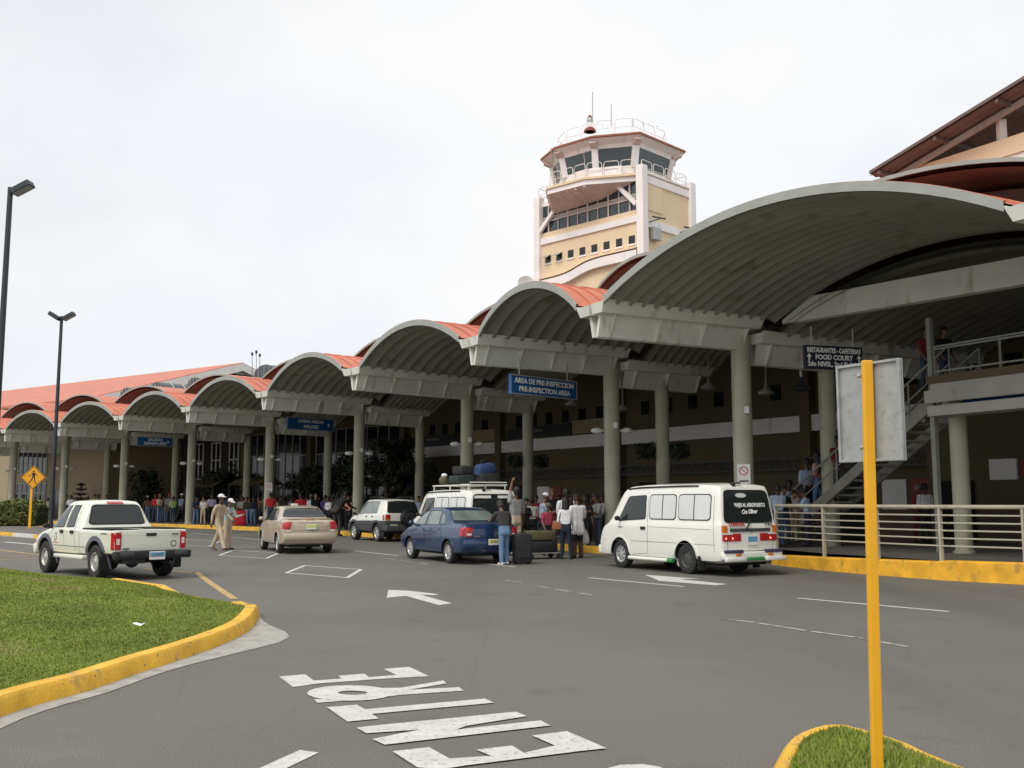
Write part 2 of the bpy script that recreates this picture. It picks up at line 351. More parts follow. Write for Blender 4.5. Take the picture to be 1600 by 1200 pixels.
# pavement edge: a polyline 1.35 m in front of the columns; raised platform at the right with a tall kerb
edgeL=[K[i]-Dv[i]*1.35 for i in range(10,1,-1)]
k1=G(1205,882);edgeR=[k1.to_2d(),G(1280,891).to_2d(),G(1465,906).to_2d(),G(1600,913.6).to_2d()]
dlast=(edgeR[-1]-edgeR[-2]).normalized();edgeR.append(edgeR[-1]+dlast*14)
edgeL.append(K[1]-Dv[1]*1.3-(K[1]-K[2]).normalized()*.4)
kz=[.24,.30,.37,.41,.41]
def inward(poly):
    out=[]
    for i in range(len(poly)):
        a=poly[max(i-1,0)];b=poly[min(i+1,len(poly)-1)];t=(b-a).normalized();out.append(Vector((-t.y,t.x)))
    return out
SW=.20
inL=[e+Dv[i]*30 for e,i in zip(edgeL,list(range(10,0,-1)))]
b=MB()
for i in range(len(edgeL)-1):
    nl=inward(edgeL)
    b.add([V3(edgeL[i]+nl[i]*.2,SW-.006),V3(edgeL[i+1]+nl[i+1]*.2,SW-.006),V3(inL[i+1],SW-.006),V3(inL[i],SW-.006)],[(0,1,2,3)])
b.build('pavement','paving',kind='structure',label='concrete pavement under the canopies')
pf=[edgeR[0]+Vector((-.35,.25))]+edgeR
b=MB();PZ=.38
nr=inward(pf)
for i in range(len(pf)-1):
    b.add([V3(pf[i]+nr[i]*.25,PZ-.006),V3(pf[i+1]+nr[i+1]*.25,PZ-.006),V3(pf[i+1]+Vector((26,13)),PZ-.006),V3(pf[i]+Vector((26,13)),PZ-.006)],[(0,1,2,3)])
e0=pf[0]+nr[0]*.25;e1=pf[0]+Vector((26,13));b.add([V3(e0,PZ-.006),V3(e1,PZ-.006),V3(e1,0),V3(e0,0)],[(0,1,2,3)])
b.build('raised_pavement','paving',kind='structure',label='raised concrete platform behind the railing')
def kerb(poly,zs,wid,name,m,label,flipn=1,drop=.02):
    nl=inward(poly);P=[]
    for p,nn,z in zip(poly,nl,zs):
        nn=nn*flipn
        P.append([V3(p,0),V3(p+nn*drop*.6,z-.03),V3(p+nn*(drop*.6+.03),z),V3(p+nn*wid,z),V3(p+nn*wid,z-.12)])
    return MB().grid(P).build(name,m,smooth=40,clean=True,kind='structure',label=label)
def densify(poly,zs,step=.6,sm=True):
    P=[];Z=[]
    n=len(poly)
    for i in range(n-1):
        a=poly[max(i-1,0)];b0=poly[i];c=poly[i+1];d=poly[min(i+2,n-1)]
        k=max(2,int((c-b0).length/step))
        for j in range(k):
            t=j/k
            p=.5*((2*b0)+(c-a)*t+(2*a-5*b0+4*c-d)*t*t+(3*b0-a-3*c+d)*t**3) if sm else b0+(c-b0)*t
            P.append(p);Z.append(zs[i]+(zs[i+1]-zs[i])*t)
    P.append(poly[-1]);Z.append(zs[-1]);return P,Z
P_,Z_=densify(edgeL,[SW]*len(edgeL),1.2);kerb(P_,Z_,.24,'kerb','kerbyel2','yellow kerb along the drop-off pavement')
P_,Z_=densify(edgeR,kz,.8);kerb(P_,Z_,.34,'tall_kerb','kerbyel','tall yellow kerb under the railing at the right')
# ------------------------------------------------------------------ lawn islands
def island(poly,zc0,crown,cx,name,label,low=(),wk=.2):
    # poly: outer kerb foot, counter-clockwise; returns the inner lawn function
    n=len(poly)
    cen=Vector(cx)
    rows=[]
    nl=[]
    for i in range(n):
        t=(poly[(i+1)%n]-poly[i-1]).normalized();nl.append(Vector((-t.y,t.x)))
    for i in range(n+1):
        p=poly[i%n];nn=nl[i%n];zc=.035 if (i%n) in low else zc0;prof=[(0,0),(.03,zc-.03),(.06,zc),(wk,zc),(wk+.015,zc-.03)];rows.append([V3(p+nn*o,z) for o,z in prof])
    MB().grid(rows).build('kerb','kerbyel2',smooth=40,clean=True,kind='structure',label=label+' yellow kerb')
    inner=[poly[i]+nl[i]*wk for i in range(n)]
    rows=[]
    rk=[0,.08,.2,.35,.5,.65,.8,.92,1]
    for i in range(n+1):
        p=inner[i%n];zc=.035 if (i%n) in low else zc0;rows.append([V3(p.lerp(cen,t),zc-.02+(zc0-zc)*min(1,t*4)+crown*(1-(1-t)**2.2)) for t in rk])
    o=MB().grid(rows).build(name,'soil',smooth=180,clean=True,kind='structure',label=label+' lawn')
    return o
def blades(o,count,h,name,label,near=None,mat_='grassm'):
    me=o.data;me.calc_loop_triangles()
    V=np.array([v.co[:] for v in me.vertices]);Tt=np.array([t.vertices[:] for t in me.loop_triangles])
    A=V[Tt[:,0]];B=V[Tt[:,1]];D=V[Tt[:,2]]
    cen=(A+B+D)/3;ar=np.linalg.norm(np.cross(B-A,D-A),axis=1)/2
    wt=ar/np.maximum(np.linalg.norm(cen-np.array([0,0,1.6]),axis=1),4)**1.6
    idx=np.random.choice(len(Tt),count,p=wt/wt.sum())
    r1=np.sqrt(np.random.rand(count,1));r2=np.random.rand(count,1)
    P=A[idx]*(1-r1)+B[idx]*(r1*(1-r2))+D[idx]*(r1*r2)
    an=np.random.rand(count)*6.283;dist=np.linalg.norm(P[:,:2],axis=1)
    wd=(.004+.0009*dist)[:,None];hh=(h*(.5+np.random.rand(count)))[:,None]
    sd=np.stack([np.cos(an),np.sin(an),np.zeros(count)],1)*wd
    ln=np.stack([np.random.randn(count),np.random.randn(count),np.zeros(count)],1)*h*.45
    tip=P+ln+np.concatenate([np.zeros((count,2)),hh],1)
    vs=np.stack([P-sd-[0,0,.01],P+sd-[0,0,.01],tip],1).reshape(-1,3)
    m2=bpy.data.meshes.new(name);m2.vertices.add(len(vs));m2.vertices.foreach_set('co',vs.ravel())
    m2.loops.add(count*3);m2.loops.foreach_set('vertex_index',np.arange(count*3));m2.polygons.add(count);m2.polygons.foreach_set('loop_start',np.arange(count)*3);m2.polygons.foreach_set('loop_total',np.full(count,3))
    m2.update(calc_edges=True);m2.materials.append(M[mat_])
    ob=bpy.data.objects.new(name,m2);C.objects.link(ob);tag(ob,label=label,kind='stuff');return ob
near=[(-80,1160),(0,1123),(78,1098),(141,1081),(219,1053),(297,1028),(359,1004),(388,988),(402,972),(406,961)]
nearw=[G(x,y).to_2d() for x,y in near]
farw=[G(x,y,.15).to_2d() for x,y in [(395,943),(372,934),(345,926),(290,917),(235,910),(188,903)]]+[G(x,y,.22).to_2d() for x,y in [(100,890),(0,877)]]
farw+= [farw[-1]+Vector((-4,3.6)),farw[-1]+Vector((-9,6.5)),Vector((-16,20)),Vector((-12,10)),Vector((-7.5,7))]
isl=nearw+farw
isl,_=densify(isl+[isl[0]],[0]*(len(isl)+1),.5);isl=isl[:-1]
def near_i(q): return min(range(len(isl)),key=lambda i:(isl[i]-q).length)
L1=island(isl,.15,.24,(-7.2,14.6),'lawn','left traffic island',low=list(range(near_i(farw[0])+2,near_i(farw[3])+1))+list(range(near_i(farw[5])+1,near_i(farw[-4]))))
blades(L1,190000,.017,'grass','short green grass on the left traffic island')
# concrete gutter ring at the tip of the left island
i0=min(range(len(isl)),key=lambda i:(isl[i]-nearw[1]).length);i1=near_i(farw[1])
gp=[];ng=i1-i0
for q,i in enumerate(range(i0-6,i1+1)):
    t=(isl[(i+1)%len(isl)]-isl[i-1]).normalized();nn=Vector((t.y,-t.x));f=max(0,q)/max(1,ng)
    wdt=.17*min(1,max(0.05,(1.04-f)/.15))+.42*math.exp(-((f-.83)/.11)**2)
    gp.append([V3(isl[i]+nn*wdt,.005),V3(isl[i]-nn*.02,.012)])
MB().grid(gp).build('gutter','concrete',clean=True,kind='structure',label='concrete gutter apron round the left island tip')
rp_=[(1195,1200),(1210,1172),(1226,1150),(1251,1138),(1275,1131),(1300,1129),(1330,1131),(1380,1144),(1431,1161),(1524,1200)]
rw=[G(x,y,.13).to_2d() for x,y in rp_]
rw+= [rw[-1]+Vector((.5,-1.3)),Vector((2.6,3.2)),Vector((1.7,3.0)),Vector((1.2,4.4)),Vector((1.3,5.4))]
isl2=rw[::-1];isl2,_=densify(isl2+[isl2[0]],[0]*(len(isl2)+1),.25);isl2=isl2[:-1]
L2=island(isl2,.13,.09,(2.05,5.5),'lawn','right foreground island',wk=.12)
blades(L2,30000,.03,'grass','grass on the small right foreground island')
# far left island with hedge
fl=[G(x,y).to_2d() for x,y in [(-260,815),(-120,826),(-30,834),(20,838),(70,842),(92,838),(104,832)]]
fl+= [fl[-1]+Vector((-2,5)),fl[-1]+Vector((-16,16)),fl[0]+Vector((-6,9))]
fld,_=densify(fl+[fl[0]],[0]*(len(fl)+1),.8);fld=fld[:-1]
n=len(fld);nl=[]
for i in range(n):
    t=(fld[(i+1)%n]-fld[i-1]).normalized();nl.append(Vector((-t.y,t.x)))
rows=[]
kb=MB()
for i in range(n):
    j=(i+1)%n;xm=800+F*fld[i].x/fld[i].y;kb.use('paintw' if 22<xm<58 else 'kerbyel2')
    pr=[(0,0),(.02,.15),(.2,.15),(.21,.1)]
    kb.grid([[V3(fld[i]+nl[i]*o,z) for o,z in pr],[V3(fld[j]+nl[j]*o,z) for o,z in pr]])
kb.build('kerb',clean=True,kind='structure',label='yellow and white kerb of the far left island')
cen=sum(fld,Vector((0,0)))/n
MB().grid([[V3((fld[i%n]+nl[i%n]*.2).lerp(cen,t),.14) for t in (0,.5,1)] for i in range(n+1)]).build('far_island','paving',clean=True,kind='structure',label='paved far left traffic island')
# ------------------------------------------------------------------ road markings (painted sheets)
def quadmark(pts,m,label,z=.005,name='road_marking'):
    return MB().add([G(x,y,0)+Vector((0,0,z)) for x,y in pts],[tuple(range(len(pts)))]).build(name,m,clean=True,kind='structure',label=label)
def linemark(pts,wid,m,label,z=.005):
    P=[G(x,y).to_2d() for x,y in pts];nl=inward(P)
    return MB().grid([[V3(p-nn*wid/2,z),V3(p+nn*wid/2,z)] for p,nn in zip(P,nl)]).build('road_marking',m,kind='structure',label=label)
def letters():
    b=MB();O=(400,1000);k=650/1600
    zz=[.004]
    def sh(*polys):
        for pl in polys:
            zz[0]+=.0008;b.add([G(O[0]+x*k,O[1]+y*k,0)+Vector((0,0,zz[0])) for x,y in pl],[tuple(range(len(pl)))])
    # E at the far end
    sh([(88,142),(190,134),(222,158),(330,150),(314,140),(416,131),(435,145),(540,136),(490,113),(590,105),(666,141),(500,150),(240,169),(143,183)])
    # R
    sh([(222,230),(380,226),(500,206),(600,193),(780,184),(800,197),(560,213),(430,229),(236,244)],[(470,188),(560,186),(720,158),(734,169),(600,192),(500,210)])
    zz[0]+=.0008;ring=[];ri=[]
    for q in range(21):
        a=q/20*2*math.pi
        ring.append((360+164*math.cos(a),207+30*math.sin(a)));ri.append((372+57*math.cos(a),206+8*math.sin(a)))
    b.grid([[G(O[0]+x*k,O[1]+y*k)+Vector((0,0,zz[0])) for x,y in (p,q)] for p,q in zip(ring,ri)])
    # T
    sh([(272,262),(388,253),(420,270),(880,229),(916,245),(445,288),(472,306),(352,318)])
    # N
    sh([(386,342),(430,336),(1000,280),(1042,297),(800,336),(690,345),(425,363)],[(447,386),(680,340),(760,328),(810,334),(770,350),(1095,314),(1132,334),(495,408)])
    # E at the near end
    sh([(525,434),(665,418),(745,462),(905,452),(848,428),(985,412),(1030,440),(1150,412),(1062,373),(1195,356),(1350,422),(1240,434),(820,487),(700,505),(620,496)])
    b.build('road_lettering','paintw',clean=False,kind='structure',label='large painted word ENTRE in white letters on the asphalt')
letters()
quadmark([(404,1202),(468,1173),(498,1177),(440,1205),(380,1225)],'paintw','white painted stroke left of the word ENTRE')
quadmark([(940,1204),(970,1196),(1005,1195),(1030,1199),(1040,1204)],'paintw','top of the next painted white letter')
# big arrow
quadmark([(607,922),(640,923.5),(686,929),(678,930.5),(656,929.5),(706,943),(686,946),(634,931.5),(604,934.5)],'paintw','white lane arrow on the road pointing left')
quadmark([(1008,898.5),(1095,905),(1060,905),(1137,913),(1118,915),(1030,908)],'paintw','white lane arrow behind the passenger van')
def boxmark(a,b_,c,d,label):
    P=[G(*p).to_2d() for p in (a,b_,c,d)];b=MB();wl=.1
    cen=sum(P,Vector((0,0)))/4
    q=[p.lerp(cen,.0) for p in P];inn=[]
    for i in range(4):
        e1=(P[(i+1)%4]-P[i]).normalized();e0=(P[i-1]-P[i]).normalized();inn.append(P[i]+(e1+e0)*.13)
    for i in range(4):
        j=(i+1)%4;b.add([V3(P[i],.005),V3(P[j],.005),V3(inn[j],.005),V3(inn[i],.005)],[(0,1,2,3)])
    b.build('road_marking','paintw',kind='structure',label=label)
boxmark((444,895.5),(474,883.5),(567,890),(545,903.5),'white painted box outline on the road')
boxmark((340,868),(362,860),(438,864),(418,873),'white painted box outline beside the champagne sedan')
boxmark((262,851),(292,843),(345,846),(328,854),'white painted box outline behind the two men')
for pts,wd,m_,lb in [([(920,903),(1069,917)],.11,'paintw','white lane line in front of the passenger van'),([(1247,935),(1483,956)],.11,'paintw','white lane line at the right'),
 ([(805,886),(720,877)],.1,'paintw','white lane line beside the blue sedan'),([(553,861),(622,868.5)],.1,'paintw','white lane line behind the blue sedan nose'),
 ([(300,833),(420,845)],.1,'paintw','far white lane line'),([(306,894),(330,912),(366,936)],.13,'painty','yellow edge line running to the island tip'),([(225,889),(262,892),(308,895)],.12,'painty','yellow edge line behind the pickup'),
 ([(8,847),(58,851.5)],.22,'paintw','white dash at the far left'),([(-20,857),(66,868)],.13,'painty','yellow line at the far left'),([(-20,876),(66,872)],.13,'painty','yellow line beside the lawn at the far left'),([(-10,869),(45,869)],.2,'painty','yellow hatching at the far left'),
 ([(0,838),(30,839)],.15,'paintw','white edge line at the far left kerb')]: linemark(pts,wd,m_,lb)
for pts in [[(1128,967),(1180,973)],[(1185,974),(1262,986)],[(1268,987),(1335,996)],[(1340,997),(1418,1011)],[(790,907),(815,910)],[(868,921),(925,930)],[(840,916),(858,919)],[(600,872),(618,875)],[(625,876),(648,879)],[(655,880),(668,882)]]: linemark(pts,.07,'paintfaint','worn faint white dash on the road')
# dark tar patches
for pts in [[(1085,1000),(1105,1012),(1120,1045),(1112,1047),(1094,1022),(1075,1004)]]: 
    pass
# ------------------------------------------------------------------ canopies
ZG0,ZG1=ZB+.55,ZB+.84    # gutter bottom and top
RISE=[1.28,.98,.98,.98,.98,.98,.95,.95,.95,.95]
def vault(A0,A1,B0,B1,zs,rise,na,nu,ribs,amp,nsub=6):
    # grid of points; A0->A1 left spring (front to back), B0->B1 right spring
    rows=[]
    nu=ribs*nsub
    for i in range(nu+1):
        u=i/nu;a=A0.lerp(A1,u);b=B0.lerp(B1,u);am=amp*abs(math.sin(math.pi*u*ribs))
        row=[]
        w_=(b-a).length;Rr=(w_*w_/4+rise*rise)/(2*rise);th=math.asin(min(1,w_/2/Rr))
        for j in range(na+1):
            an=-th+2*th*j/na;t=.5+Rr*math.sin(an)/w_;z=zs+Rr*math.cos(an)-(Rr-rise)
            p=V3(a.lerp(b,t),z);nrm=V3((b-a).normalized()*math.sin(an),math.cos(an));row.append(p+nrm*am)
        rows.append(row)
    return rows
def offs(rows,d):
    return [[p+Vector((0,0,d)) for p in r] for r in rows]
def beam(n,sgn,s0,s1,z0,hw,gw,parent,name='beam',gut=True):
    # a sloping web with upright stiffeners and a gutter box on it, one side (sgn) of valley n
    d=Dv[n];p=PR[n]*sgn;zt=z0+hw
    def P(s,o,z): return V3(T[n]+d*s+p*o,z)
    b=MB()
    b.hexa([P(s0,.03,z0),P(s1,.03,z0),P(s1,.13,z0),P(s0,.13,z0)],[P(s0,.16,zt),P(s1,.16,zt),P(s1,.27,zt),P(s0,.27,zt)])
    L=s1-s0;k=max(2,int(round(L/1.35)))
    for i in range(k+1):
        s=s0+.33+(L-.36)*i/k if i<k else s1-.02
        if s>s1-.015: continue
        b.hexa([P(s-.018,.13,z0+.003),P(s+.018,.13,z0+.003),P(s+.018,.17,z0+.003),P(s-.018,.17,z0+.003)],[P(s-.018,.26,zt-.003),P(s+.018,.26,zt-.003),P(s+.018,.44,zt-.003),P(s-.018,.44,zt-.003)])
    o=b.build(name,'trim',parent)
    if gut:
        g=MB();e=.34
        s1g=s1+e
        g.hexa([P(s0-.12,.06,zt+.003),P(s1g,.06,zt+.003),P(s1g,.50,zt+.003),P(s0-.12,.50,zt+.003)],[P(s0-.16,.05,zt+.26),P(s1g+.05,.05,zt+.26),P(s1g+.05,.62,zt+.26),P(s0-.16,.62,zt+.26)])
        g.hexa([P(s0-.16,.60,zt+.262),P(s1g+.05,.60,zt+.262),P(s1g+.05,.66,zt+.262),P(s0-.16,.66,zt+.262)],[P(s0-.16,.60,zt+.30),P(s1g+.05,.60,zt+.30),P(s1g+.05,.66,zt+.30),P(s0-.16,.66,zt+.30)])
        g.build('gutter','trim',o)
    return o
CL=['widest vaulted canopy at the right, reaching over the railing and the passenger van','narrow vaulted canopy with the sign AREA DE PRE-INSPECCION, left of the widest one','vaulted canopy just left of the pre-inspection one, above the white van with roof luggage','vaulted canopy above the white off-road car, left of the blue AIRLINES sign post','vaulted canopy with the sign LINEAS AEREAS hanging on its right side','vaulted canopy above the two men in tan clothes','vaulted canopy behind the sign SALIDAS, above the pickup','small far vaulted canopy in front of the sunlit beige wall','far vaulted canopy whose right half shows left of the beige wall','farthest vaulted canopy, cut by the left edge of the photo']
CANOPY=[]
for n in range(NB):
    l,r_=n+1,n
    root=empty('vaulted_canopy',V3((T[l]+T[r_])/2,0),label=CL[n],cat='canopy',group='vaulted canopies along the terminal front')
    loc=Matrix.Translation(-root.location)
    kids=[]
    eA,eB=Ln[l]+.62,Ln[r_]+.62
    A0=T[l]+PR[l]*.62-Dv[l]*.12;A1=T[l]+PR[l]*.62+Dv[l]*eA;B0=T[r_]-PR[r_]*.62-Dv[r_]*.12;B1=T[r_]-PR[r_]*.62+Dv[r_]*eB
    rows=vault(A0,A1,B0,B1,ZG1-.10,RISE[n],28,0,12 if n else 14,.10)
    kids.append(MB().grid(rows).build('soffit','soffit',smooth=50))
    rr=vault(A0,A1,B0,B1,ZG1+.06,RISE[n],28,0,12 if n else 14,0,1)
    tb=MB().grid(rr,True)
    # standing seams on the sheet
    for i in range(0,len(rr)):
        row=rr[i];d=V3((Dv[l]+Dv[r_]).normalized()*.02,0)
        up=Vector((0,0,.05))
        tb.grid([[p-d for p in row],[p-d+up for p in row],[p+d+up for p in row],[p+d for p in row]])
    kids.append(tb.build('roof_sheet','redroof',smooth=30))
    fr=rr[0];d=V3(-(Dv[l]+Dv[r_]).normalized()*.05,0)
    kids.append(MB().grid([[p+Vector((0,0,.04)) for p in fr],[p+d+Vector((0,0,.04)) for p in fr],[p+d-Vector((0,0,.15)) for p in fr],[p-Vector((0,0,.15)) for p in fr]]).build('edge_trim','rim',smooth=40))
    bk=rr[-1];d=-d
    kids.append(MB().grid([[p+Vector((0,0,.03)) for p in bk],[p+d+Vector((0,0,.03)) for p in bk],[p+d-Vector((0,0,.2)) for p in bk],[p-Vector((0,0,.2)) for p in bk]]).build('edge_trim','rim',smooth=40))
    kids.append(beam(l,1,0,Ln[l]-.05,ZB,.55,.62,None));kids.append(beam(r_,-1,0,Ln[r_]-.05,ZB,.55,.62,None))
    # lower rear vault and its beams
    s0,s1=.42,(3.5 if n else 9.)
    se=s1+.5
    kids.append(beam(l,1,Ln[l]+s0,Ln[l]+s1,ZB-.38,.55,.62,None));kids.append(beam(r_,-1,Ln[r_]+s0,Ln[r_]+s1,ZB-.38,.55,.62,None))
    A0=T[l]+PR[l]*.62+Dv[l]*(Ln[l]+.70);A1=T[l]+PR[l]*.62+Dv[l]*(Ln[l]+se);B0=T[r_]-PR[r_]*.62+Dv[r_]*(Ln[r_]+.70);B1=T[r_]-PR[r_]*.62+Dv[r_]*(Ln[r_]+se)
    rows=vault(A0,A1,B0,B1,ZG1-.48,RISE[n],24,0,9 if n else 18,.10,5)
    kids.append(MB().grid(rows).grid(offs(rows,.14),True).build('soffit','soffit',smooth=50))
    if n==0:   # flat header beam across the widest bay
        a=T[1]+PR[1]*.75+Dv[1]*(Ln[1]+.95);b_=T[0]-PR[0]*.75+Dv[0]*(Ln[0]+.95);e=(b_-a).normalized();q=Vector((-e.y,e.x))*.14
        hb=MB();h0,h1=ZG1-.16,ZG1+.46
        for s_,t_ in [(0,.9),(.9,(b_-a).length-.9),((b_-a).length-.9,(b_-a).length)]:
            z0a=h0;z1a=h0+.1 if s_==0 else h1;z1b=h1 if t_<(b_-a).length-.01 else h0+.1
            pa,pb=a+e*s_,a+e*t_
            hb.hexa([V3(pa-q,z0a),V3(pb-q,z0a),V3(pb+q,z0a),V3(pa+q,z0a)],[V3(pa-q,z1a),V3(pb-q,z1b),V3(pb+q,z1b),V3(pa+q,z1a)])
        kids.append(hb.build('header_beam','trim',clean=True))
    for k_ in kids: k_.parent=root;k_.matrix_parent_inverse=loc
    CANOPY.append(root)
# columns
def column(pos,z0,z1,rad,label,group,lamps=False,sign=False,zl=3.6,face=None):
    b=MB().lathe([(rad*1.25,z0-.0),(rad*1.25,z0+.05),(rad,z0+.07),(rad,z1)],28)
    o=b.build('column','column',smooth=40,label=label,cat='column',group=group);o.location=(pos[0],pos[1],0)
    fv=(Vector((0,0))-Vector(pos)).normalized() if face is None else face
    sv=Vector((-fv.y,fv.x))
    if lamps:
        for sg in (-1,1):
            L=MB();c=V3(sv*sg*(rad+.22),zl)
            L.sphere(c,(.20,.15,.10),14,8);L.bar(V3(sv*sg*rad*.8,zl),c,.05)
            L.build('lamp','lampwhite',o,smooth=60)
    if z0<.3 and group.startswith('front'):
        q=fv*(rad+.05)+sv*.12;MB().box((q.x,q.y,4.0),(.13,.12,.19),rz=math.atan2(sv.y,sv.x)).build('junction_box','lampwhite',o,clean=True,bevel=.01)
    if sign:
        q=V3(fv*(rad+.012),2.3)
        m=frame(q,(-sv.x,-sv.y,0)) 
        m=frame(q,V3(Vector((-fv.y,fv.x)),0))
        s_=MB().box((0,0,0),(.34,.52,.015)).build('notice_plate','signwhite',o,mw=m)
        rg=[[Vector((.12*math.cos(a),.08+.12*math.sin(a),.012)),Vector((.095*math.cos(a),.08+.095*math.sin(a),.012))] for a in [i*math.pi/12 for i in range(25)]]
        MB().grid(rg).bar((-.075,.155,.011),(.075,.005,.011),.02,.004).build('prohibition_ring','textred',s_)
        MB().box((.0,-.19,.010),(.24,.05,.004)).build('caption','textgrey',s_)
    return o
nm=['at the far right end','behind the rear of the white passenger van','between the white passenger van and the pre-inspection sign','rising behind the white van with roof luggage','behind the nose of the white off-road car','beside the champagne sedan and the AIRLINES sign','just left of the two men in tan','behind the pickup cab roof beside the SALIDAS sign','in front of the sunlit beige wall','at the left edge behind the hedge','beyond the left edge of the photo']
for n in range(0,11):
    z0=PZ if n==0 else SW
    column(K[n],z0-.01,ZB+.4,.26,'round grey-green front column '+nm[n],'front row columns of the canopies',lamps=n>=2,sign=n in(1,3,5),zl=3.85)
backpx={1:1298,2:1030,3:825,4:655,5:511,6:385,7:272,8:165}
BK={}
for n in range(1,9):
    x=backpx[n];r,fy,uz=ray(x,HOR);dv=Vector((r,fy))
    # crossing of sight line and the beam axis
    a=K[n];e=Dv[n];t=(a.x*(-e.y)+e.x*a.y)/(dv.x*(-e.y)+e.x*dv.y);p=dv*t
    s=(p-a).length;s=min(max(s,2.1),4.)
    p=a+e*s
    BK[n]=p
nm2={1:'behind the dark food court sign',2:'with hanging baskets behind the pre-inspection bay',3:'under the pre-inspection sign',4:'behind the white off-road car spare wheel',5:'behind the AIRLINES sign',6:'right of the two men in tan',7:'right of the SALIDAS sign',8:'beside the beige wall'}
for n,p in BK.items(): column(p,SW-.01,ZB+.1,.23,'slimmer shaded rear column '+nm2[n],'rear row columns of the canopies')
# hanging baskets on rear columns
for n in (2,3,4):
    for sg in (-1,1):
        r,fy,uz=ray(800,HOR);fv=(-BK[n]).normalized();sv=Vector((-fv.y,fv.x))
        c=V3(BK[n]+sv*sg*.55,3.25)
        rt=MB();rng=random.Random(n*3+sg)
        for q in range(150):
            a=rng.random()*6.28;rr_=.34*math.sqrt(rng.random());z=rng.uniform(-.3,.3)*(1-rr_)
            p=Vector((rr_*math.cos(a),rr_*math.sin(a),z));d=Vector((rng.gauss(0,1),rng.gauss(0,1),rng.gauss(-.3,1))).normalized()*.13;e=d.cross(Vector((rng.random(),rng.random(),1))).normalized()*.05
            rt.add([p-d,p+e,p+d,p-e],[(0,1,2,3)])
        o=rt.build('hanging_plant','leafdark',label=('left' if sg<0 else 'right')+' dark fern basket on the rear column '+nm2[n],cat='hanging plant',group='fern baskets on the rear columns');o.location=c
        MB().lathe([(.05,-.28),(.18,-.2),(.22,-.05)],12).build('basket','blackpaint',o)
        MB().bar((0,0,-.1),V3(-sv*sg*.3,.25),.02).build('bracket','darkmetal',o)
# ------------------------------------------------------------------ terminal building: upper vaults, wall, windows
term=empty('terminal_building',V3(K[4]+Dv[4]*9,0),label='long cream airport terminal with terracotta vaulted roofs behind the canopies',cat='terminal building')
tinv=Matrix.Translation(-term.location)
def tpart(o,par=None):
    o.parent=par or term
    if par is None: o.matrix_parent_inverse=tinv
    return o
WD=9.2
Wp=[K[i]+Dv[i]*WD for i in range(11)]
for n in range(NB):
    l,r_=n+1,n
    z=7.6 if n else 7.4
    f0=-1.15
    A0=K[l]+PR[l]*.3+Dv[l]*f0;A1=K[l]+PR[l]*.3+Dv[l]*(WD+2);B0=K[r_]-PR[r_]*.3+Dv[r_]*f0;B1=K[r_]-PR[r_]*.3+Dv[r_]*(WD+2)
    rows=vault(A0,A1,B0,B1,z,RISE[n]*1.08 if n else 1.3,24,0,14,.03,3)
    rf=tpart(MB().grid(offs(rows,.16),True).build('roof_vault','redroof',smooth=50))
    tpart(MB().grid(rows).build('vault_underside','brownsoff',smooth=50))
    fr=offs(rows,.16)[0];d=V3(-(Dv[l]+Dv[r_]).normalized()*.06,0)
    tpart(MB().grid([[p+Vector((0,0,.03)) for p in fr],[p+d+Vector((0,0,.03)) for p in fr],[p+d-Vector((0,0,.06)) for p in fr],[p-Vector((0,0,.06)) for p in fr]]).build('vault_edge','rim',smooth=40))
for n in range(NB):   # panels added to block light at the step between front canopies and upper vaults
    l,r_=n+1,n
    A=T[l]+PR[l]*.62+Dv[l]*(Ln[l]+.66);B=T[r_]-PR[r_]*.62+Dv[r_]*(Ln[r_]+.66)
    lo=vault(A,A,B,B,ZG1-.02,RISE[n],24,0,1,0,1)[0];hi=vault(A,A,B,B,7.5 if n else 7.3,RISE[n]*1.08 if n else 1.28,24,0,1,0,1)[0]
    tpart(MB().grid([lo,hi]).build('light_block_panel','brownsoff',smooth=40))
for n in range(11):
    d=Dv[n];p=PR[n]
    a=K[n]+d*-1.1;b_=K[n]+d*(WD+2)
    tpart(MB().hexa([V3(a-p*.32,7.3),V3(b_-p*.32,7.3),V3(b_+p*.32,7.3),V3(a+p*.32,7.3)],[V3(a-p*.32,7.64),V3(b_-p*.32,7.64),V3(b_+p*.32,7.64),V3(a+p*.32,7.64)]).build('valley_beam','brownsoff'))
# wall bays
def wallbay(n,m):
    a,b_=Wp[n+1],Wp[n];e=(b_-a).normalized();q=Vector((e.y,-e.x))  # q towards the road
    b=MB().hexa([V3(a,0),V3(b_,0),V3(b_-q*.3,0),V3(a-q*.3,0)],[V3(a,9.2),V3(b_,9.2),V3(b_-q*.3,9.2),V3(a-q*.3,9.2)])
    return tpart(b.build('wall',m)),a,b_,e,q
def wbox(a,e,q,s0,s1,z0,z1,t0,t1,name,m,par=None,**kw):
    P=lambda s,t:a+e*s+q*t
    o=MB().hexa([V3(P(s0,t1),z0),V3(P(s1,t1),z0),V3(P(s1,t0),z0),V3(P(s0,t0),z0)],[V3(P(s0,t1),z1),V3(P(s1,t1),z1),V3(P(s1,t0),z1),V3(P(s0,t0),z1)]).build(name,m,**kw)
    o.parent=par or term
    o.matrix_parent_inverse=tinv if par is None else Matrix.Identity(4)
    return o
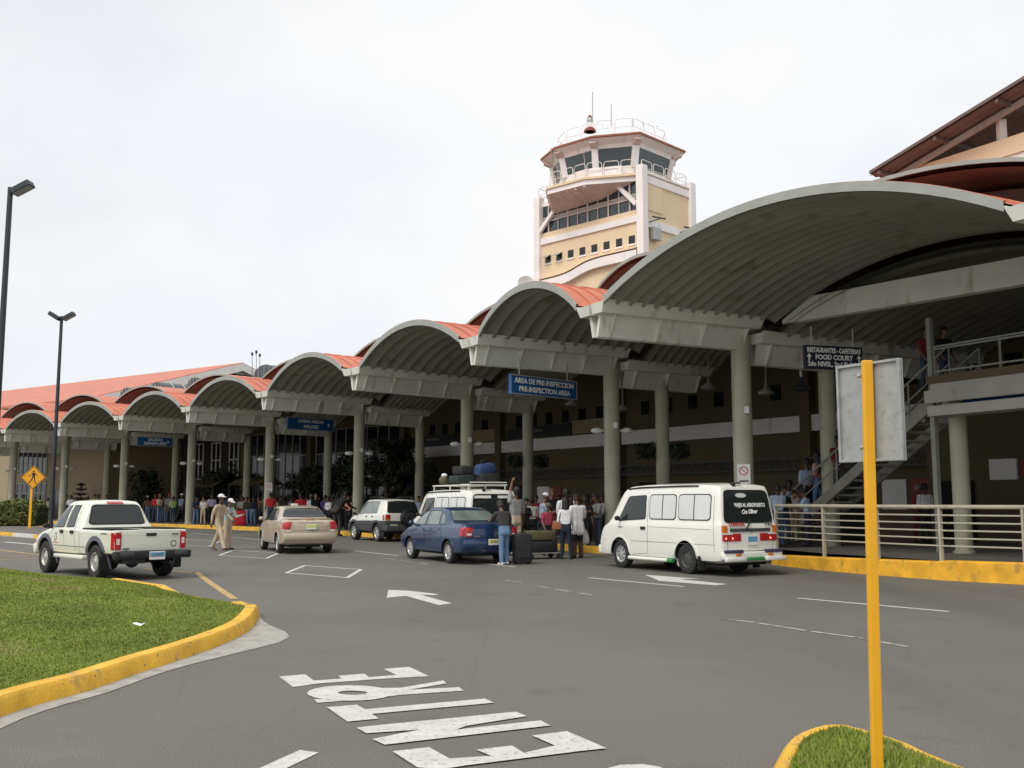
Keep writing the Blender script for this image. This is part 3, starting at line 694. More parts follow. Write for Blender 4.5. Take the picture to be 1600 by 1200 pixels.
for n in range(NB):
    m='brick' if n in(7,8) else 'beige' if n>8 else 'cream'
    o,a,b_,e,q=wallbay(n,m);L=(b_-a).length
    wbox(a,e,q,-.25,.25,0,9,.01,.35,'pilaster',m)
    if n<=4:
        wbox(a,e,q,.25,L-.25,4.15,4.75,.01,.25,'ledge','white')
        tr=MB();zA,zB_=2.75,3.15    # open lattice frieze
        P=lambda s,z:V3(a+e*s+q*.5,z)
        tr.bar(P(.3,zA),P(L-.3,zA),.05);tr.bar(P(.3,zB_),P(L-.3,zB_),.05)
        k=int(L/.45)
        for i in range(k): tr.bar(P(.3+(L-.6)*i/k,zA),P(.3+(L-.6)*(i+.5)/k,zB_),.03);tr.bar(P(.3+(L-.6)*(i+.5)/k,zB_),P(.3+(L-.6)*(i+1)/k,zA),.03)
        tpart(tr.build('lattice_frieze','darkmetal'))
        k=6 if n else 8
        for i in range(k):
            s=.9+(L-1.8)*(i+.5)/k
            wbox(a,e,q,s-.26,s+.26,5.45,6.05,.005,.03,'window','darkglass')
            
        if n in (3,4):
            bn=wbox(a,e,q,.6,L*.62,4.85,5.40,.03,.10,'banner','darksign')
            mw=frame(V3(a+e*(L*.32)+q*.107,5.17),V3(e,0))
            t1=text('lettering','BIENVENIDOS',.2,'mullion',None,mw);t1.parent=term;t1.matrix_parent_inverse=tinv
            wbox(a,e,q,L*.62+.1,L-.5,4.85,5.5,.03,.08,'mural_panel','beige')
        wbox(a,e,q,1.2,2.6,.2,2.4,.01,.06,'doorway','black');wbox(a,e,q,3.2,4.2,1.3,2.3,.01,.05,'notice_panel','white');wbox(a,e,q,4.4,5.2,1.5,2.3,.01,.05,'notice_panel','redsign')
    elif n in (5,6):
        g=wbox(a,e,q,.5,L-.5,1.,6.3,.005,.03,'curtain_window','darkglass')
        mu=MB();P=lambda s,z:V3(a+e*s+q*.06,z)
        k=8
        for i in range(k+1): s=.5+(L-1)*i/k;mu.bar(P(s,1.),P(s,6.3),.06)
        for z in (1.,3.,4.7,6.3): mu.bar(P(.5,z),P(L-.5,z),.05)
        o=mu.build('mullion_grid','mullion');o.parent=g
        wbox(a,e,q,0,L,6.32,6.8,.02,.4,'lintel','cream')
    elif n in (7,8):
        for i in range(3):
            s=L*(.2+.3*i)
            g=wbox(a,e,q,s-.55,s+.55,3.2,5.9,.005,.03,'window','darkglass')
            mu=MB();P=lambda s_,z:V3(a+e*s_+q*.06,z)
            for k in (-.55,0,.55): mu.bar(P(s+k,3.2),P(s+k,5.9),.09)
            for z in (3.2,4.6,5.9): mu.bar(P(s-.55,z),P(s+.55,z),.07)
            o=mu.build('window_frame','white');o.parent=g
# entrance blocks at the left
def block(n,s0,s1,u0,u1,z1,m,name):
    a=K[n+1]+Dv[n+1]*s0;b_=K[n]+Dv[n]*s0;a2=K[n+1]+Dv[n+1]*s1;b2=K[n]+Dv[n]*s1
    A,B,A2,B2=a.lerp(b_,u0),a.lerp(b_,u1),a2.lerp(b2,u0),a2.lerp(b2,u1)
    return tpart(MB().hexa([V3(A,0),V3(B,0),V3(B2,0),V3(A2,0)],[V3(A,z1),V3(B,z1),V3(B2,z1),V3(A2,z1)]).build(name,m)),A,B
_,A,B=block(8,3.4,9,.02,.90,6.2,'beige','entrance_block')
_,A,B=block(9,3.6,9,-.2,1.0,6.2,'beige','entrance_block')
e=(B-A).normalized();q=Vector((e.y,-e.x));L=(B-A).length
for z0,z1 in ((.2,3.0),(3.7,5.6)):
    g=wbox(A,e,q,1.8,L*.72,z0,z1,.005,.03,'entrance_glazing','darkglass')
    mu=MB();P=lambda s,z:V3(A+e*s+q*.05,z)
    for i in range(7): s=1.8+(L*.72-1.8)*i/6;mu.bar(P(s,z0),P(s,z1),.06)
    for z in ((z0,z1) if z0>1 else (2.2,z1)): mu.bar(P(1.8,z),P(L*.72,z),.06)
    o=mu.build('mullion_grid','mullion');o.parent=g
for i in range(2):
    wbox(A,e,q,L*.80+i*.9,L*.80+i*.9+.8,.2,2.4,.005,.05,'door','darkglass')
for s0,s1 in ((0,34),):
    a=Wp[10];e=(Wp[9]-Wp[10]).normalized();q=Vector((e.y,-e.x));wbox(a,e,q,-34,-.01,0,8.6,-.3,0.,'wall','beige')
    g=wbox(a,e,q,-9,-1.5,.3,5.6,.005,.03,'entrance_glazing','darkglass')
    mu=MB();P=lambda s,z:V3(a+e*s+q*.05,z)
    for i in range(8): mu.bar(P(-9+7.5*i/7,.3),P(-9+7.5*i/7,5.6),.07)
    for z in (.3,2.6,5.6): mu.bar(P(-9,z),P(-1.5,z),.07)
    mu.build('mullion_grid','mullion',g)
# skylight barrels on the terminal roof
for (x,y,wd) in [(197,617,.75),(243,609,.8),(303,601,.75),(352,596,.7),(413,590,1.2)]:
    p=DK(x,y,84);e=Vector((.8,-.55)).normalized();d=Vector((.62,.78))
    rows=[]
    for s in (0,.7,1.4,2.1,2.8,3.5):
        rows.append([V3(p.to_2d()+e*(1.25*wd*math.cos(a))+d*s*1.6,p.z-.2+1.1*wd*math.sin(a)) for a in [math.pi*i/14 for i in range(15)]])
    b=MB().use('skylight').grid(rows);r0=rows[0];b.add(r0,[tuple(range(len(r0)))])
    b.use('mullion')
    for i in range(1,14,2): b.bar(r0[i]-V3(d*.03,0),Vector((r0[i].x,r0[i].y,p.z-.5))-V3(d*.03,0),.05)
    for rw_ in rows[1:]: b.tube(rw_,.06,5)
    b.lathe([(.05,p.z-2.6),(.05,p.z-.2)],6,o=(p.x+d.x*2,p.y+d.y*2,0))
    tpart(b.build('barrel_skylight',smooth=40))
# thin masts with lamps on the roof
for i,(x,y0,y1) in enumerate([(394,583,553),(400.5,583,550),(406,583,555)]):
    a=DK(x,y0+8,80);c=DK(x,y1,80)
    o=MB().tube([a,c],.022,6).sphere(c,(.10,.10,.16),8,6).build('roof_mast','darkmetal',smooth=60,label=['left','tallest middle','right'][i]+' of the three thin lamp masts on the terminal roof',cat='mast',group='three thin masts on the roof')
# ------------------------------------------------------------------ gable hall with red roof, far left
E0=DK(150,622,95);AP=None
rd=Vector((-math.sin(R(55)),math.cos(R(55))));gd=Vector((math.cos(R(55)),math.sin(R(55))))
ts=17.5;zr=16.5;ze=E0.z
e0=E0.to_2d();ap=e0+gd*ts;e1=e0+gd*2*ts
hall=empty('gabled_hall',V3(ap,0),label='far hall with a long terracotta gable roof and white fascia',cat='hall');hinv=Matrix.Translation(-hall.location)
def hp(o): o.parent=hall;o.matrix_parent_inverse=hinv;return o
LR=75;ov=.9
b=MB()
for s_,(ea) in ((0,e0),(1,e1)):
    o_=(ea-ap).normalized()*ov
    a0=V3(ea+o_,ze-.3);a1=V3(ap,zr);b.hexa([a0,V3(ea+o_+rd*LR,ze-.3),V3(ap+rd*LR,zr),a1],[a0+Vector((0,0,.25)),V3(ea+o_+rd*LR,ze-.05),V3(ap+rd*LR,zr+.25),a1+Vector((0,0,.25))])
hp(b.build('roof','redroof'))
b=MB()
for ea in (e0,e1):
    o_=(ea-ap).normalized()*ov;f=-rd*.12
    a0=V3(ea+o_,ze-.34)+V3(f,0);a1=V3(ap,zr-.04)+V3(f,0);h=Vector((0,0,-.65))
    b.hexa([a0+h,a1+h,a1+h+V3(-f,0)*.9,a0+h+V3(-f,0)*.9],[a0+Vector((0,0,.2)),a1+Vector((0,0,.2)),a1+V3(-f,0)*.9+Vector((0,0,.2)),a0+V3(-f,0)*.9+Vector((0,0,.2))])
hp(b.build('fascia','white'))
b=MB();wv=rd*.5
P=[V3(e0+wv,0),V3(e1+wv,0),V3(e1+wv,ze),V3(ap+wv,zr-.4),V3(e0+wv,ze)];Q=[p+V3(rd*.4,0) for p in P]
b.add(P+Q,[(0,1,2,3,4),(9,8,7,6,5)]+[(i,(i+1)%5,5+(i+1)%5,5+i) for i in range(5)])
b.hexa([V3(e0+wv+rd*.41,0),V3(e0+wv+rd*70,0),V3(e0+wv+rd*70+gd*.4,0),V3(e0+wv+rd*.41+gd*.4,0)],[V3(e0+wv+rd*.41,ze-.1),V3(e0+wv+rd*70,ze-.1),V3(e0+wv+rd*70+gd*.4,ze-.1),V3(e0+wv+rd*.41+gd*.4,ze-.1)])
hp(b.build('wall','trim'))
b=MB()
for k in (1.,2.2): 
    for ea in (e0,e1):
        a0=V3(ea+rd*.42,ze-.3-k);a1=V3(ap+rd*.42,zr-.4-k);b.bar(a0,a1,.06,.12)
hp(b.build('cladding_rail','mullion'))
hp(MB().prism([(ap+rd*.1)+gd*x for x in(-1.1,1.1)]+[(ap+rd*.5)+gd*x for x in(1.1,-1.1)],zr-2.5,zr-1.1).build('vent','black'))
for k in range(3):
    p=e0+rd*(8+9*k)-gd*.06
    hp(MB().hexa([V3(p,ze-2.2),V3(p+rd*.8,ze-2.2),V3(p+rd*.8+gd*.3,ze-2.2),V3(p+gd*.3,ze-2.2)],[V3(p,ze-.4),V3(p+rd*.8,ze-.4),V3(p+rd*.8+gd*.3,ze-.4),V3(p+gd*.3,ze-.4)]).build('eave_bracket','cream'))
# ------------------------------------------------------------------ control tower
TC=DK(1003,300,65).to_2d();tu=Vector((-math.sin(R(45)),math.cos(R(45))));tv=Vector((math.cos(R(45)),math.sin(R(45))))
TW,TD=9.5,5.6
tower=empty('control_tower',V3(TC+tu*TW/2+tv*TD/2,0),label='tan and white airport control tower with glazed cab and balcony railings',cat='control tower');winv=Matrix.Translation(-tower.location)
def tp(o,par=None): o.parent=par or tower;o.matrix_parent_inverse=Matrix.Identity(4) if par else winv;return o
def U(u,v,z): return V3(TC+tu*u+tv*v,z)
def ub(u0,u1,v0,v1,z0,z1,name,m,par=None,**kw):
    return tp(MB().hexa([U(u0,v0,z0),U(u1,v0,z0),U(u1,v1,z0),U(u0,v1,z0)],[U(u0,v0,z1),U(u1,v0,z1),U(u1,v1,z1),U(u0,v1,z1)]).build(name,m,clean=True,**kw),par)
yz=lambda y:DK(1003,y,65).z
ZT=yz(264);zw0,zw1=yz(325),yz(279);zb0,zb1=yz(344.5),yz(335)
ub(0,TW,0,TD,0,zw0,'shaft','towertan')
ub(0,TW,2.2,TD,zw0,ZT-.3,'shaft','towertan')
# corner piers
for (u,v) in ((0,0),(TW,0),(0,TD),(TW,TD)): ub(u-.28,u+.28,v-.28,v+.28,10,ZT+.25 if u==0 else ZT+.02,'corner_pier','towerwhite')
ub(-.06,.25,.3,2.2,zw0,ZT-.3,'side_wall','towertan');ub(TW-.25,TW+.06,.3,2.2,zw0,ZT-.3,'side_wall','towertan');ub(.28,TW-.28,.1,.3,zw1+.005,ZT-.32,'upper_band','towerwhite')
# white bands
ub(.28,TW-.28,-.12,.1,zb0,zb1,'band','towerwhite');ub(-.12,.1,.28,TD-.28,yz(352),yz(340),'band','towerwhite')
ub(-.1,.1,.28,TD-.28,yz(283),yz(266),'band','towerwhite')
b=MB();rows=[]
for i in range(25):
    u=.28+(TW-.56)*i/24;w_=1/(1+math.exp((u-5.6)*1.6));z=yz(404)-(1-w_)*.75-.0*u
    rows.append([U(u,-.35,z),U(u,-.35,z+.62),U(u,.02,z+.70),U(u,.02,z)])
    rows[-1].append(rows[-1][0])
tp(b.grid(rows).build('wavy_band','towerwhite',smooth=40,clean=True))
b=MB();rows=[]
for i in range(25):
    u=.28+(TW-.56)*i/24;w_=1/(1+math.exp((u-5.6)*1.6));z=yz(404)-(1-w_)*.75
    rows.append([U(u,-.4,z+.71),U(u,-.4,z+.78),U(u,.02,z+.84)])
tp(b.grid(rows).build('band_coping','towertan',smooth=40))
# window strip
zg0,zg1=zw0+.02,zw1
g=ub(.3,TW-.3,.12,.16,zw0,zw1,'window_strip','towerglass')
b=MB()
for i in range(9): 
    u=1.1+(TW-2.0)*i/8;b.bar(U(u,.06,zw0),U(u,.06,zw1),.11 if i%2==0 else .06)
zm=(zw0+zw1)/2-.05
b.bar(U(.3,.06,zm+.14),U(TW-.3,.06,zm+.14),.06);b.bar(U(.3,.06,zm-.14),U(TW-.3,.06,zm-.14),.06)
tp(b.build('window_frame','pinkwhite'),g)
b=MB();b.hexa([U(.3,.07,zm-.14),U(TW-.3,.07,zm-.14),U(TW-.3,.1,zm-.14),U(.3,.1,zm-.14)],[U(.3,.07,zm+.14),U(TW-.3,.07,zm+.14),U(TW-.3,.1,zm+.14),U(.3,.1,zm+.14)]);tp(b.build('spandrel','mullion'),g)
# small windows
for row,(y0,y1) in enumerate(((381,366),)):
    for i in range(8):
        u=.9+(TW-1.8)*i/7
        w_=ub(u-.26,u+.26,-.03,.02,yz(383)+.25,yz(369)+.2,'window','darkglass')
        ub(u-.36,u+.36,-.06,.01,yz(383)+.13,yz(383)+.25,'sill','towerwhite',w_)
        if i>5:
            b=MB().hexa([U(u-.3,-.45,yz(383)+.55),U(u+.3,-.45,yz(383)+.55),U(u+.3,-.05,yz(383)+.8),U(u-.3,-.05,yz(383)+.8)],[U(u-.3,-.45,yz(383)+.58),U(u+.3,-.45,yz(383)+.58),U(u+.3,-.05,yz(383)+.83),U(u-.3,-.05,yz(383)+.83)])
            tp(b.build('open_sash','mullion'),w_)
for i in range(3):
    u=5.5-2.1*i;ub(u-.3,u+.3,-.03,.02,yz(450),yz(434),'window','darkglass')
# balcony
zf=yz(272)
pl=[(.5,.0),(3.5,-1.8),(6.8,-2.0),(8.2,-.4),(8.2,TD),(0,TD),(0,.3)]
plw=[TC+tu*u+tv*v for u,v in pl]
tp(MB().prism([(p.x,p.y) for p in plw],zf-.35,zf).build('balcony_slab','towerwhite',clean=True))
tp(MB().prism([(p.x,p.y) for p in [TC+tu*u+tv*v for u,v in [(.35,-.1),(3.45,-1.9),(6.85,-2.1),(8.3,-.45),(8.3,TD+.1),(-.1,TD+.1),(-.1,.3)]]],zf+.003,zf+.16).build('balcony_coping','towertan',clean=True))
b=MB()   # sloping underside of the balcony with ribs
A_=[U(3.5,-1.75,zf-.36),U(6.8,-1.95,zf-.36),U(8.15,-.4,zf-.36)];B_=[U(3.5,.08,zf-.95),U(7.6,.08,zf-1.1),U(8.15,.08,zf-1.1)]
b.grid([A_,B_]);b.add([U(.6,.0,zf-.36),A_[0],B_[0]],[(0,1,2)])
for i in range(5): u=3.5+.78*i;b.hexa([U(u,-1.8,zf-.50),U(u+.12,-1.8,zf-.50),U(u+.12,.05,zf-1.0),U(u,.05,zf-1.0)],[U(u,-1.8,zf-.37),U(u+.12,-1.8,zf-.37),U(u+.12,.05,zf-.6),U(u,.05,zf-.6)])
tp(b.build('balcony_underside','pinkwhite'))
tp(MB().bar(U(2.3,-.05,zw1+.25),U(.35,-.15,zw0+.3),.3,.25).build('brace','towerwhite'));tp(MB().bar(U(TW-2.3,-.05,zw1+.1),U(TW-.2,-.15,zw0+.1),.25,.25).build('brace','towerwhite'))
def railing(pts,h,name,m,par_fn,r=.027,posts=1.2,rows_=2,box=True):
    b=MB()
    for a,c in zip(pts[:-1],pts[1:]):
        a=Vector(a);c=Vector(c);L=(c-a).length;k=max(1,round(L/posts))
        for i in range(k):
            p,q=a.lerp(c,(i+.06)/k),a.lerp(c,(i+.94)/k);z=Vector((0,0,h));rr_=.18
            e=(q-p).normalized()
            b.tube([p,p+z*(1-rr_),p+z*.95+e*.05,p+z+e*.16,q+z-e*.16,q+z*.95-e*.05,q+z*(1-rr_),q],r,6)
            for j in range(1,rows_): b.tube([p+z*j/rows_,q+z*j/rows_],r*.8,6)
    return par_fn(b.build(name,m,smooth=60))
railing([U(u,v,zf+.16) for u,v in [(.5,.15),(3.5,-1.65),(6.75,-1.85),(8.05,-.4),(8.05,TD-.2)]],1.05,'railing','towerwhite',tp)
railing([U(u,v,zf+.16) for u,v in [(.3,.3),(.2,TD-.1),(8.0,TD-.1)]],1.05,'railing','towerwhite',tp)
railing([U(u,v,ZT-.2) for u,v in [(8.3,.0),(TW+.1,.0),(TW+.1,2.5)]],1.,'railing','towerwhite',tp)
b=MB().prism([(p.x,p.y) for p in [TC+tu*u+tv*v for u,v in [(3.5,-1.5),(4.6,-1.55),(4.6,-1.4),(3.5,-1.35),(1.4,-.25),(1.4,-.4)]]],zf+.17,zf+.85);tp(b.build('parapet_panel','towerwhite',clean=True))
# cab: stretched octagon
def octo(cu,cv,a,b_,c): return [(cu-a+c,cv-b_),(cu+a-c,cv-b_),(cu+a,cv-b_+c),(cu+a,cv+b_-c),(cu+a-c,cv+b_),(cu-a+c,cv+b_),(cu-a,cv+b_-c),(cu-a,cv-b_+c)]
O0=[(1.0,.5),(3.3,-.85),(6.0,-1.0),(7.7,-.1),(8.4,1.5),(8.4,4.2),(7.0,5.4),(2.0,5.4),(1.0,4.4)];NO=len(O0)
def grow_(f,f2=None): return [(4.7+(u-4.7)*f,2.2+(v-2.2)*(f2 or f)) for u,v in O0]
O1=grow_(1.07)
z0,z1=zf+.16,zf+1.0;z2=yz(221)
b=MB().prism([tuple(TC+tu*u+tv*v) for u,v in O0],z0,z1);tp(b.build('cab_base','towerwhite',clean=True))
g=MB()
for i in range(NO):
    j=(i+1)%NO;g.add([U(*O0[i],z1),U(*O0[j],z1),U(*O1[j],z2),U(*O1[i],z2)],[(0,1,2,3)])
g=tp(g.build('cab_glazing','towerglass'))
b=MB()
for i in range(NO):
    tp(MB().bar(U(*O0[i],z1-.1),U(*O1[i],z2),.42,.34).build('cab_post','towerwhite'),g);j=(i+1)%NO
    if i in(1,4): 
        for t in(.33,.66): tp(MB().bar(U(O0[i][0]+(O0[j][0]-O0[i][0])*t,O0[i][1],z1),U(O1[i][0]+(O1[j][0]-O1[i][0])*t,O1[i][1],z2),.1).build('cab_mullion','towerwhite'),g)
O2=grow_(1.10);O3=[(.1,0),(2.9,-1.7),(6.1,-1.9),(8.5,-.8),(9.4,1.4),(9.4,5.0),(7.5,6.5),(2,6.5),(.1,5.2)];O3b=[(u+(.05 if u>4.7 else -.05),v+(.05 if v>2.2 else -.05)) for u,v in O3]
b=MB();zr0=yz(216);zr1=zr0+.45
rws=[[U(*o,z) for o in O+[O[0]]] for O,z in ((O1,z2-.02),(O2,z2+.25),(O3,zr1-.12))]
b.use('towerwhite').grid(rws)
tp(b.build('roof_soffit',smooth=20))
b=MB();rws=[[U(*o,z) for o in O+[O[0]]] for O,z in ((O3,zr1-.14),(O3b,zr1-.08),(O3b,zr1+.03),(grow_(.5),zr1+.6))]
b.grid(rws,True);b.add(rws[-1][:NO],[tuple(range(NO))])
rf=tp(b.build('roof','roofrim'))
# roof brackets
b=MB()
for i in range(NO): b.bar(U(*O1[i],z2+.15),U(*((O3[i][0]*.7+O1[i][0]*.3),(O3[i][1]*.7+O1[i][1]*.3)),zr1-.25),.5,.35);tp(b.build('roof_bracket','pinkwhite'));b=MB()
O4=grow_(.97)
railing([U(*o,zr1+.3) for o in O4+[O4[0]]],1.15,'roof_railing','towerwhite',tp,r=.02,posts=1.3)
# beacon on the roof, antennas
pb=DK(922,215,63.5)
def at_(x,y,Y=64): return DK(x,y,Y)
b=MB();q=at_(922,220,63);tp(MB().bar((q.x,q.y,zr1-.2),(q.x,q.y,at_(922,206,63).z),.5).build('beacon_stand','towerwhite'))
zz=at_(922,206,63).z;o=tp(MB().lathe([(.42,zz),(.36,zz+.15),(.24,zz+.3),(.24,zz+.5),(.16,zz+.55)],12,o=(q.x,q.y,0)).build('beacon','redsign',smooth=40))
tp(MB().lathe([(.17,zz+.55),(.21,zz+.75),(.17,zz+.93),(.1,zz+.97)],10,o=(q.x,q.y,0)).build('beacon_lens','steel',smooth=60),o)
tp(MB().lathe([(.16,zz+.97),(.1,zz+1.1),(0,zz+1.15)],10,o=(q.x,q.y,0)).build('beacon_cap','redsign',smooth=60),o)
for (x,y0,y1,r_) in [(926,205,144,.03),(955,206,162,.03),(989,200,185,.03),(1027,212,198,.05),(1006,206,190,.02),(941,205,194,.02)]:
    a=at_(x,y0);c=at_(x,y1);tp(MB().tube([(a.x,a.y,zr1),(c.x,c.y,c.z)],r_,5).build('antenna','steel'))
a=at_(918,268,61.5);lad=MB()
for dx in(-.2,.2): lad.bar(U(6.6+dx,-1.2,zf+.2),U(6.4+dx,-1.75,zr1),.05)
for i in range(9): lad.bar(U(6.4,-1.2-.06*i,zf+.4+.33*i),U(6.8,-1.2-.06*i,zf+.4+.33*i),.04)
tp(lad.build('ladder','mullion'))
# wall boxes, brackets on the right face, left side dish
tp(MB().hexa([U(-.45,.7,yz(372)),U(-.1,.7,yz(372)),U(-.1,1.5,yz(372)),U(-.45,1.5,yz(372))],[U(-.45,.7,yz(352)),U(-.1,.7,yz(352)),U(-.1,1.5,yz(352)),U(-.45,1.5,yz(352))]).build('wall_cabinet','steel',clean=True,bevel=.03))
for v in (1.,4.6):
    z=yz(339);tp(MB().bar(U(-.1,v-.5,z-.3),U(-.55,v+.4,z+.1),.06).bar(U(-.55,v-.6,z),U(-.55,v+.8,z+.12),.09).build('wall_bracket','darkmetal'))
p=DK(822,446,64)
o=MB().lathe([(0,-.15),(.35,-.08),(.62,.1),(.62,.13),(.35,-.04),(0,-.1)],16).build('dish_antenna','lampwhite',smooth=50,label='round pale dish antenna beside the foot of the control tower',cat='dish antenna')
o.location=p;o.rotation_euler=(R(80),0,R(15))
MB().tube([(0,0,-.1),(0,-.3,-.3),(0,-1.5,-.3)],.05,6).build('mount','darkmetal',o)
# ------------------------------------------------------------------ large shed roof at the upper right
dirF=Vector((math.sin(R(-31)),math.cos(R(-31))))       # along facade, away
nF=Vector((dirF.y,-dirF.x))                             # inwards (right, away)
a=DK(1390,279,32.5);b1=DK(1600,209,28.5)
fd=(a.to_2d()-b1.to_2d()).normalized()
nin=Vector((-fd.y,fd.x));nin=nin if nin.x>0 else -nin
base=a.to_2d();zbeam=a.z
shed=empty('open_shed_roof',V3(base-fd*10,0),label='open gabled metal roof on white posts above a tan parapet at the upper right',cat='roof structure');sinv=Matrix.Translation(-shed.location)
def shp(o,par=None): o.parent=par or shed;o.matrix_parent_inverse=Matrix.Identity(4) if par else sinv;return o
def S(s,t,z): return V3(base-fd*s+nin*t,z)      # s metres towards the camera-right, t inwards
shp(MB().hexa([S(-.3,0,zbeam-.45),S(30,0,zbeam-.45),S(30,.5,zbeam-.45),S(-.3,.5,zbeam-.45)],[S(-.3,0,zbeam+.1),S(30,0,zbeam+.1),S(30,.5,zbeam+.1),S(-.3,.5,zbeam+.1)]).build('parapet','towertan'))
shp(MB().hexa([S(-.1,.06,zbeam-1.6),S(30,.06,zbeam-1.6),S(30,.45,zbeam-1.6),S(-.1,.45,zbeam-1.6)],[S(-.1,.06,zbeam-.455),S(30,.06,zbeam-.455),S(30,.45,zbeam-.455),S(-.1,.45,zbeam-.455)]).build('wall','white'))
# find rake: eave point and high point
r0=DK(1358,267,33.0);q1=DK(1600,118,25.)
OVH=.9
def pl_hit(px,py,t):
    r,fy,uz=ray(px,py);dv=Vector((r,fy));e=-fd;o_=base+nin*t;k=(o_.x*(-e.y)+e.x*o_.y)/(dv.x*(-e.y)+e.x*dv.y);return (dv*k-o_).dot(e),EYE+uz*k
sA,zA_=pl_hit(1358,267,-OVH);sB,zB__=pl_hit(1600,118,-OVH);slope=(zB__-zA_)/(sB-sA);r0.z=zA_-.2
def zr_(s): return r0.z+slope*(s-sA)
OVH=.9
for k,(t0,t1,zz,th,m_,nm_) in enumerate([(-OVH,14,0,.08,'redroof','roof')]):
    shp(MB().hexa([S(sA,t0,zr_(sA)+.10),S(28,t0,zr_(28)+.10),S(28,t1,zr_(28)+.10),S(sA,t1,zr_(sA)+.10)],[S(sA,t0,zr_(sA)+.2),S(28,t0,zr_(28)+.2),S(28,t1,zr_(28)+.2),S(sA,t1,zr_(sA)+.2)]).build('roof_sheet','shedroof'))
b=MB();nr_=44
for i in range(nr_):
    s=sA+.05+(27.5-sA)*i/nr_
P_=[]
for j in range(90):
    t=-OVH+14.5*j/89;dz=.05*(j%2)
    P_.append([S(sA,t,zr_(sA)+.03+dz),S(28,t,zr_(28)+.03+dz)])
shp(MB().grid(P_).build('roof_underside','shedroof'))
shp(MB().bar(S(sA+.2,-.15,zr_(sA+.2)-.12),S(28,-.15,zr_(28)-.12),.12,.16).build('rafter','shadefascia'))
for t in (5,10): shp(MB().bar(S(sA+.2,t,zr_(sA+.2)-.12),S(28,t,zr_(28)-.12),.14,.2).build('rafter','pinkwhite'))
for i in range(9):
    s=sA+.35+2.1*i;shp(MB().bar(S(s,-OVH+.02,zr_(s)-.02),S(s,14,zr_(s)-.02),.09,.12).build('purlin','shedroof'))
for x in (1440,1567):
    p=DK(x,260,30);s=None
    # solve s on the parapet line seen at column x
    r,fy,uz=ray(x,240);dv=Vector((r,fy));e=-fd;o_=base+nin*.2;t=(o_.x*(-e.y)+e.x*o_.y)/(dv.x*(-e.y)+e.x*dv.y);s=(dv*t-o_).dot(e)
    shp(MB().bar(S(s,.2,zbeam+.1),S(s,.2,zr_(s)-.1),.22).build('post','white'))
shp(MB().bar(S(sA+.1,-.1,zr_(sA)-.5),S(sA+.5,-.1,zr_(sA)+.02),.16).build('eave_bracket','pinkwhite'))
# ------------------------------------------------------------------ railing on the raised platform
rl=empty('platform_railing',V3(edgeR[1],0),label='cream metal railing with five horizontal bars along the tall yellow kerb',cat='railing');rinv=Matrix.Translation(-rl.location)
P_,Z_=densify(edgeR,kz,.5);nn=inward(P_);line=[p+q*.17 for p,q in zip(P_,nn)]
zt=1.47
def on_line(x):
    best=min(range(len(line)),key=lambda i:abs(800+F*line[i].x/line[i].y-x));return best
def rp2(o): o.parent=rl;o.matrix_parent_inverse=rinv;return o
i0=on_line(1207)
rp2(MB().tube([V3(p,zt) for p in line[i0:]],.045,10).build('handrail','rail',smooth=60))
for k in range(5):
    rp2(MB().tube([V3(p,zt-.17-.155*k) for p in line[i0:]],.018,6).build('bar','rail',smooth=60))
xs=[1211,1288,1371,1465,1567]
pos=[on_line(x) for x in xs]
step=(line[pos[-1]]-line[pos[-2]]).length
pts=[line[i] for i in pos];d_=(line[-1]-line[-8]).normalized()
pts+=[pts[-1]+d_*step*k for k in (1,2,3)]
zk=[Z_[i] for i in pos]+[.41]*3
for p,z in zip(pts,zk): rp2(MB().box((p.x,p.y,(z+zt-.03)/2-.003),(.09,.05,zt-.03-z),rz=R(27)).build('post','rail',clean=True,bevel=.008))
# ------------------------------------------------------------------ mezzanine, stairs at the right
md=Vector((-math.sin(R(27)),math.cos(R(27))));mi=Vector((md.y,-md.x))
M0=Vector((9.9,23.8))+mi*.2
def Q(s,t,z): return V3(M0-md*s+mi*t,z)      # s towards camera-right
mz=empty('mezzanine',Q(8,2,0),label='shaded upper restaurant terrace with white fascia and steel railing at the right',cat='terrace');minv=Matrix.Translation(-mz.location)
def mp_(o,par=None): o.parent=par or mz;o.matrix_parent_inverse=Matrix.Identity(4) if par else minv;return o
def qb(s0,s1,t0,t1,z0,z1,name,m,par=None): return mp_(MB().hexa([Q(s0,t0,z0),Q(s1,t0,z0),Q(s1,t1,z0),Q(s0,t1,z0)],[Q(s0,t0,z1),Q(s1,t0,z1),Q(s1,t1,z1),Q(s0,t1,z1)]).build(name,m,clean=True),par)
def zat(x,y,t=0.):
    r,fy,uz=ray(x,y);dv=Vector((r,fy));e=-md;o_=M0+mi*t;k=(o_.x*(-e.y)+e.x*o_.y)/(dv.x*(-e.y)+e.x*dv.y);return EYE+uz*k
zc0=zat(1460,630);zc1=zat(1460,600);zc2=zat(1460,588)
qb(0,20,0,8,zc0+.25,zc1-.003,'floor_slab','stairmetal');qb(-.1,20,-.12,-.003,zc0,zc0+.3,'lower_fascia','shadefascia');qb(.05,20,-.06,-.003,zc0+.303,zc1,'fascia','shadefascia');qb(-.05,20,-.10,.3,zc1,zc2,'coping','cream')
qb(.6,20,.3,.5,zat(1500,633),zc0+.24,'blue_light_band','bluesign')
qb(.3,20,-.5,.1,zat(1490,645,-.3)-.05,zat(1490,638,-.3)+.08,'lower_beam','shadefascia')
b=MB();zt0=zat(1460,541)
for z in (zt0,zt0-.06,zc2+.12): b.bar(Q(0,.1,z),Q(20,.1,z),.04)
for i in range(12): b.bar(Q(.05+1.8*i,.1,zc2),Q(.05+1.8*i,.1,zt0),.04)
mp_(b.build('railing','greyrail'))
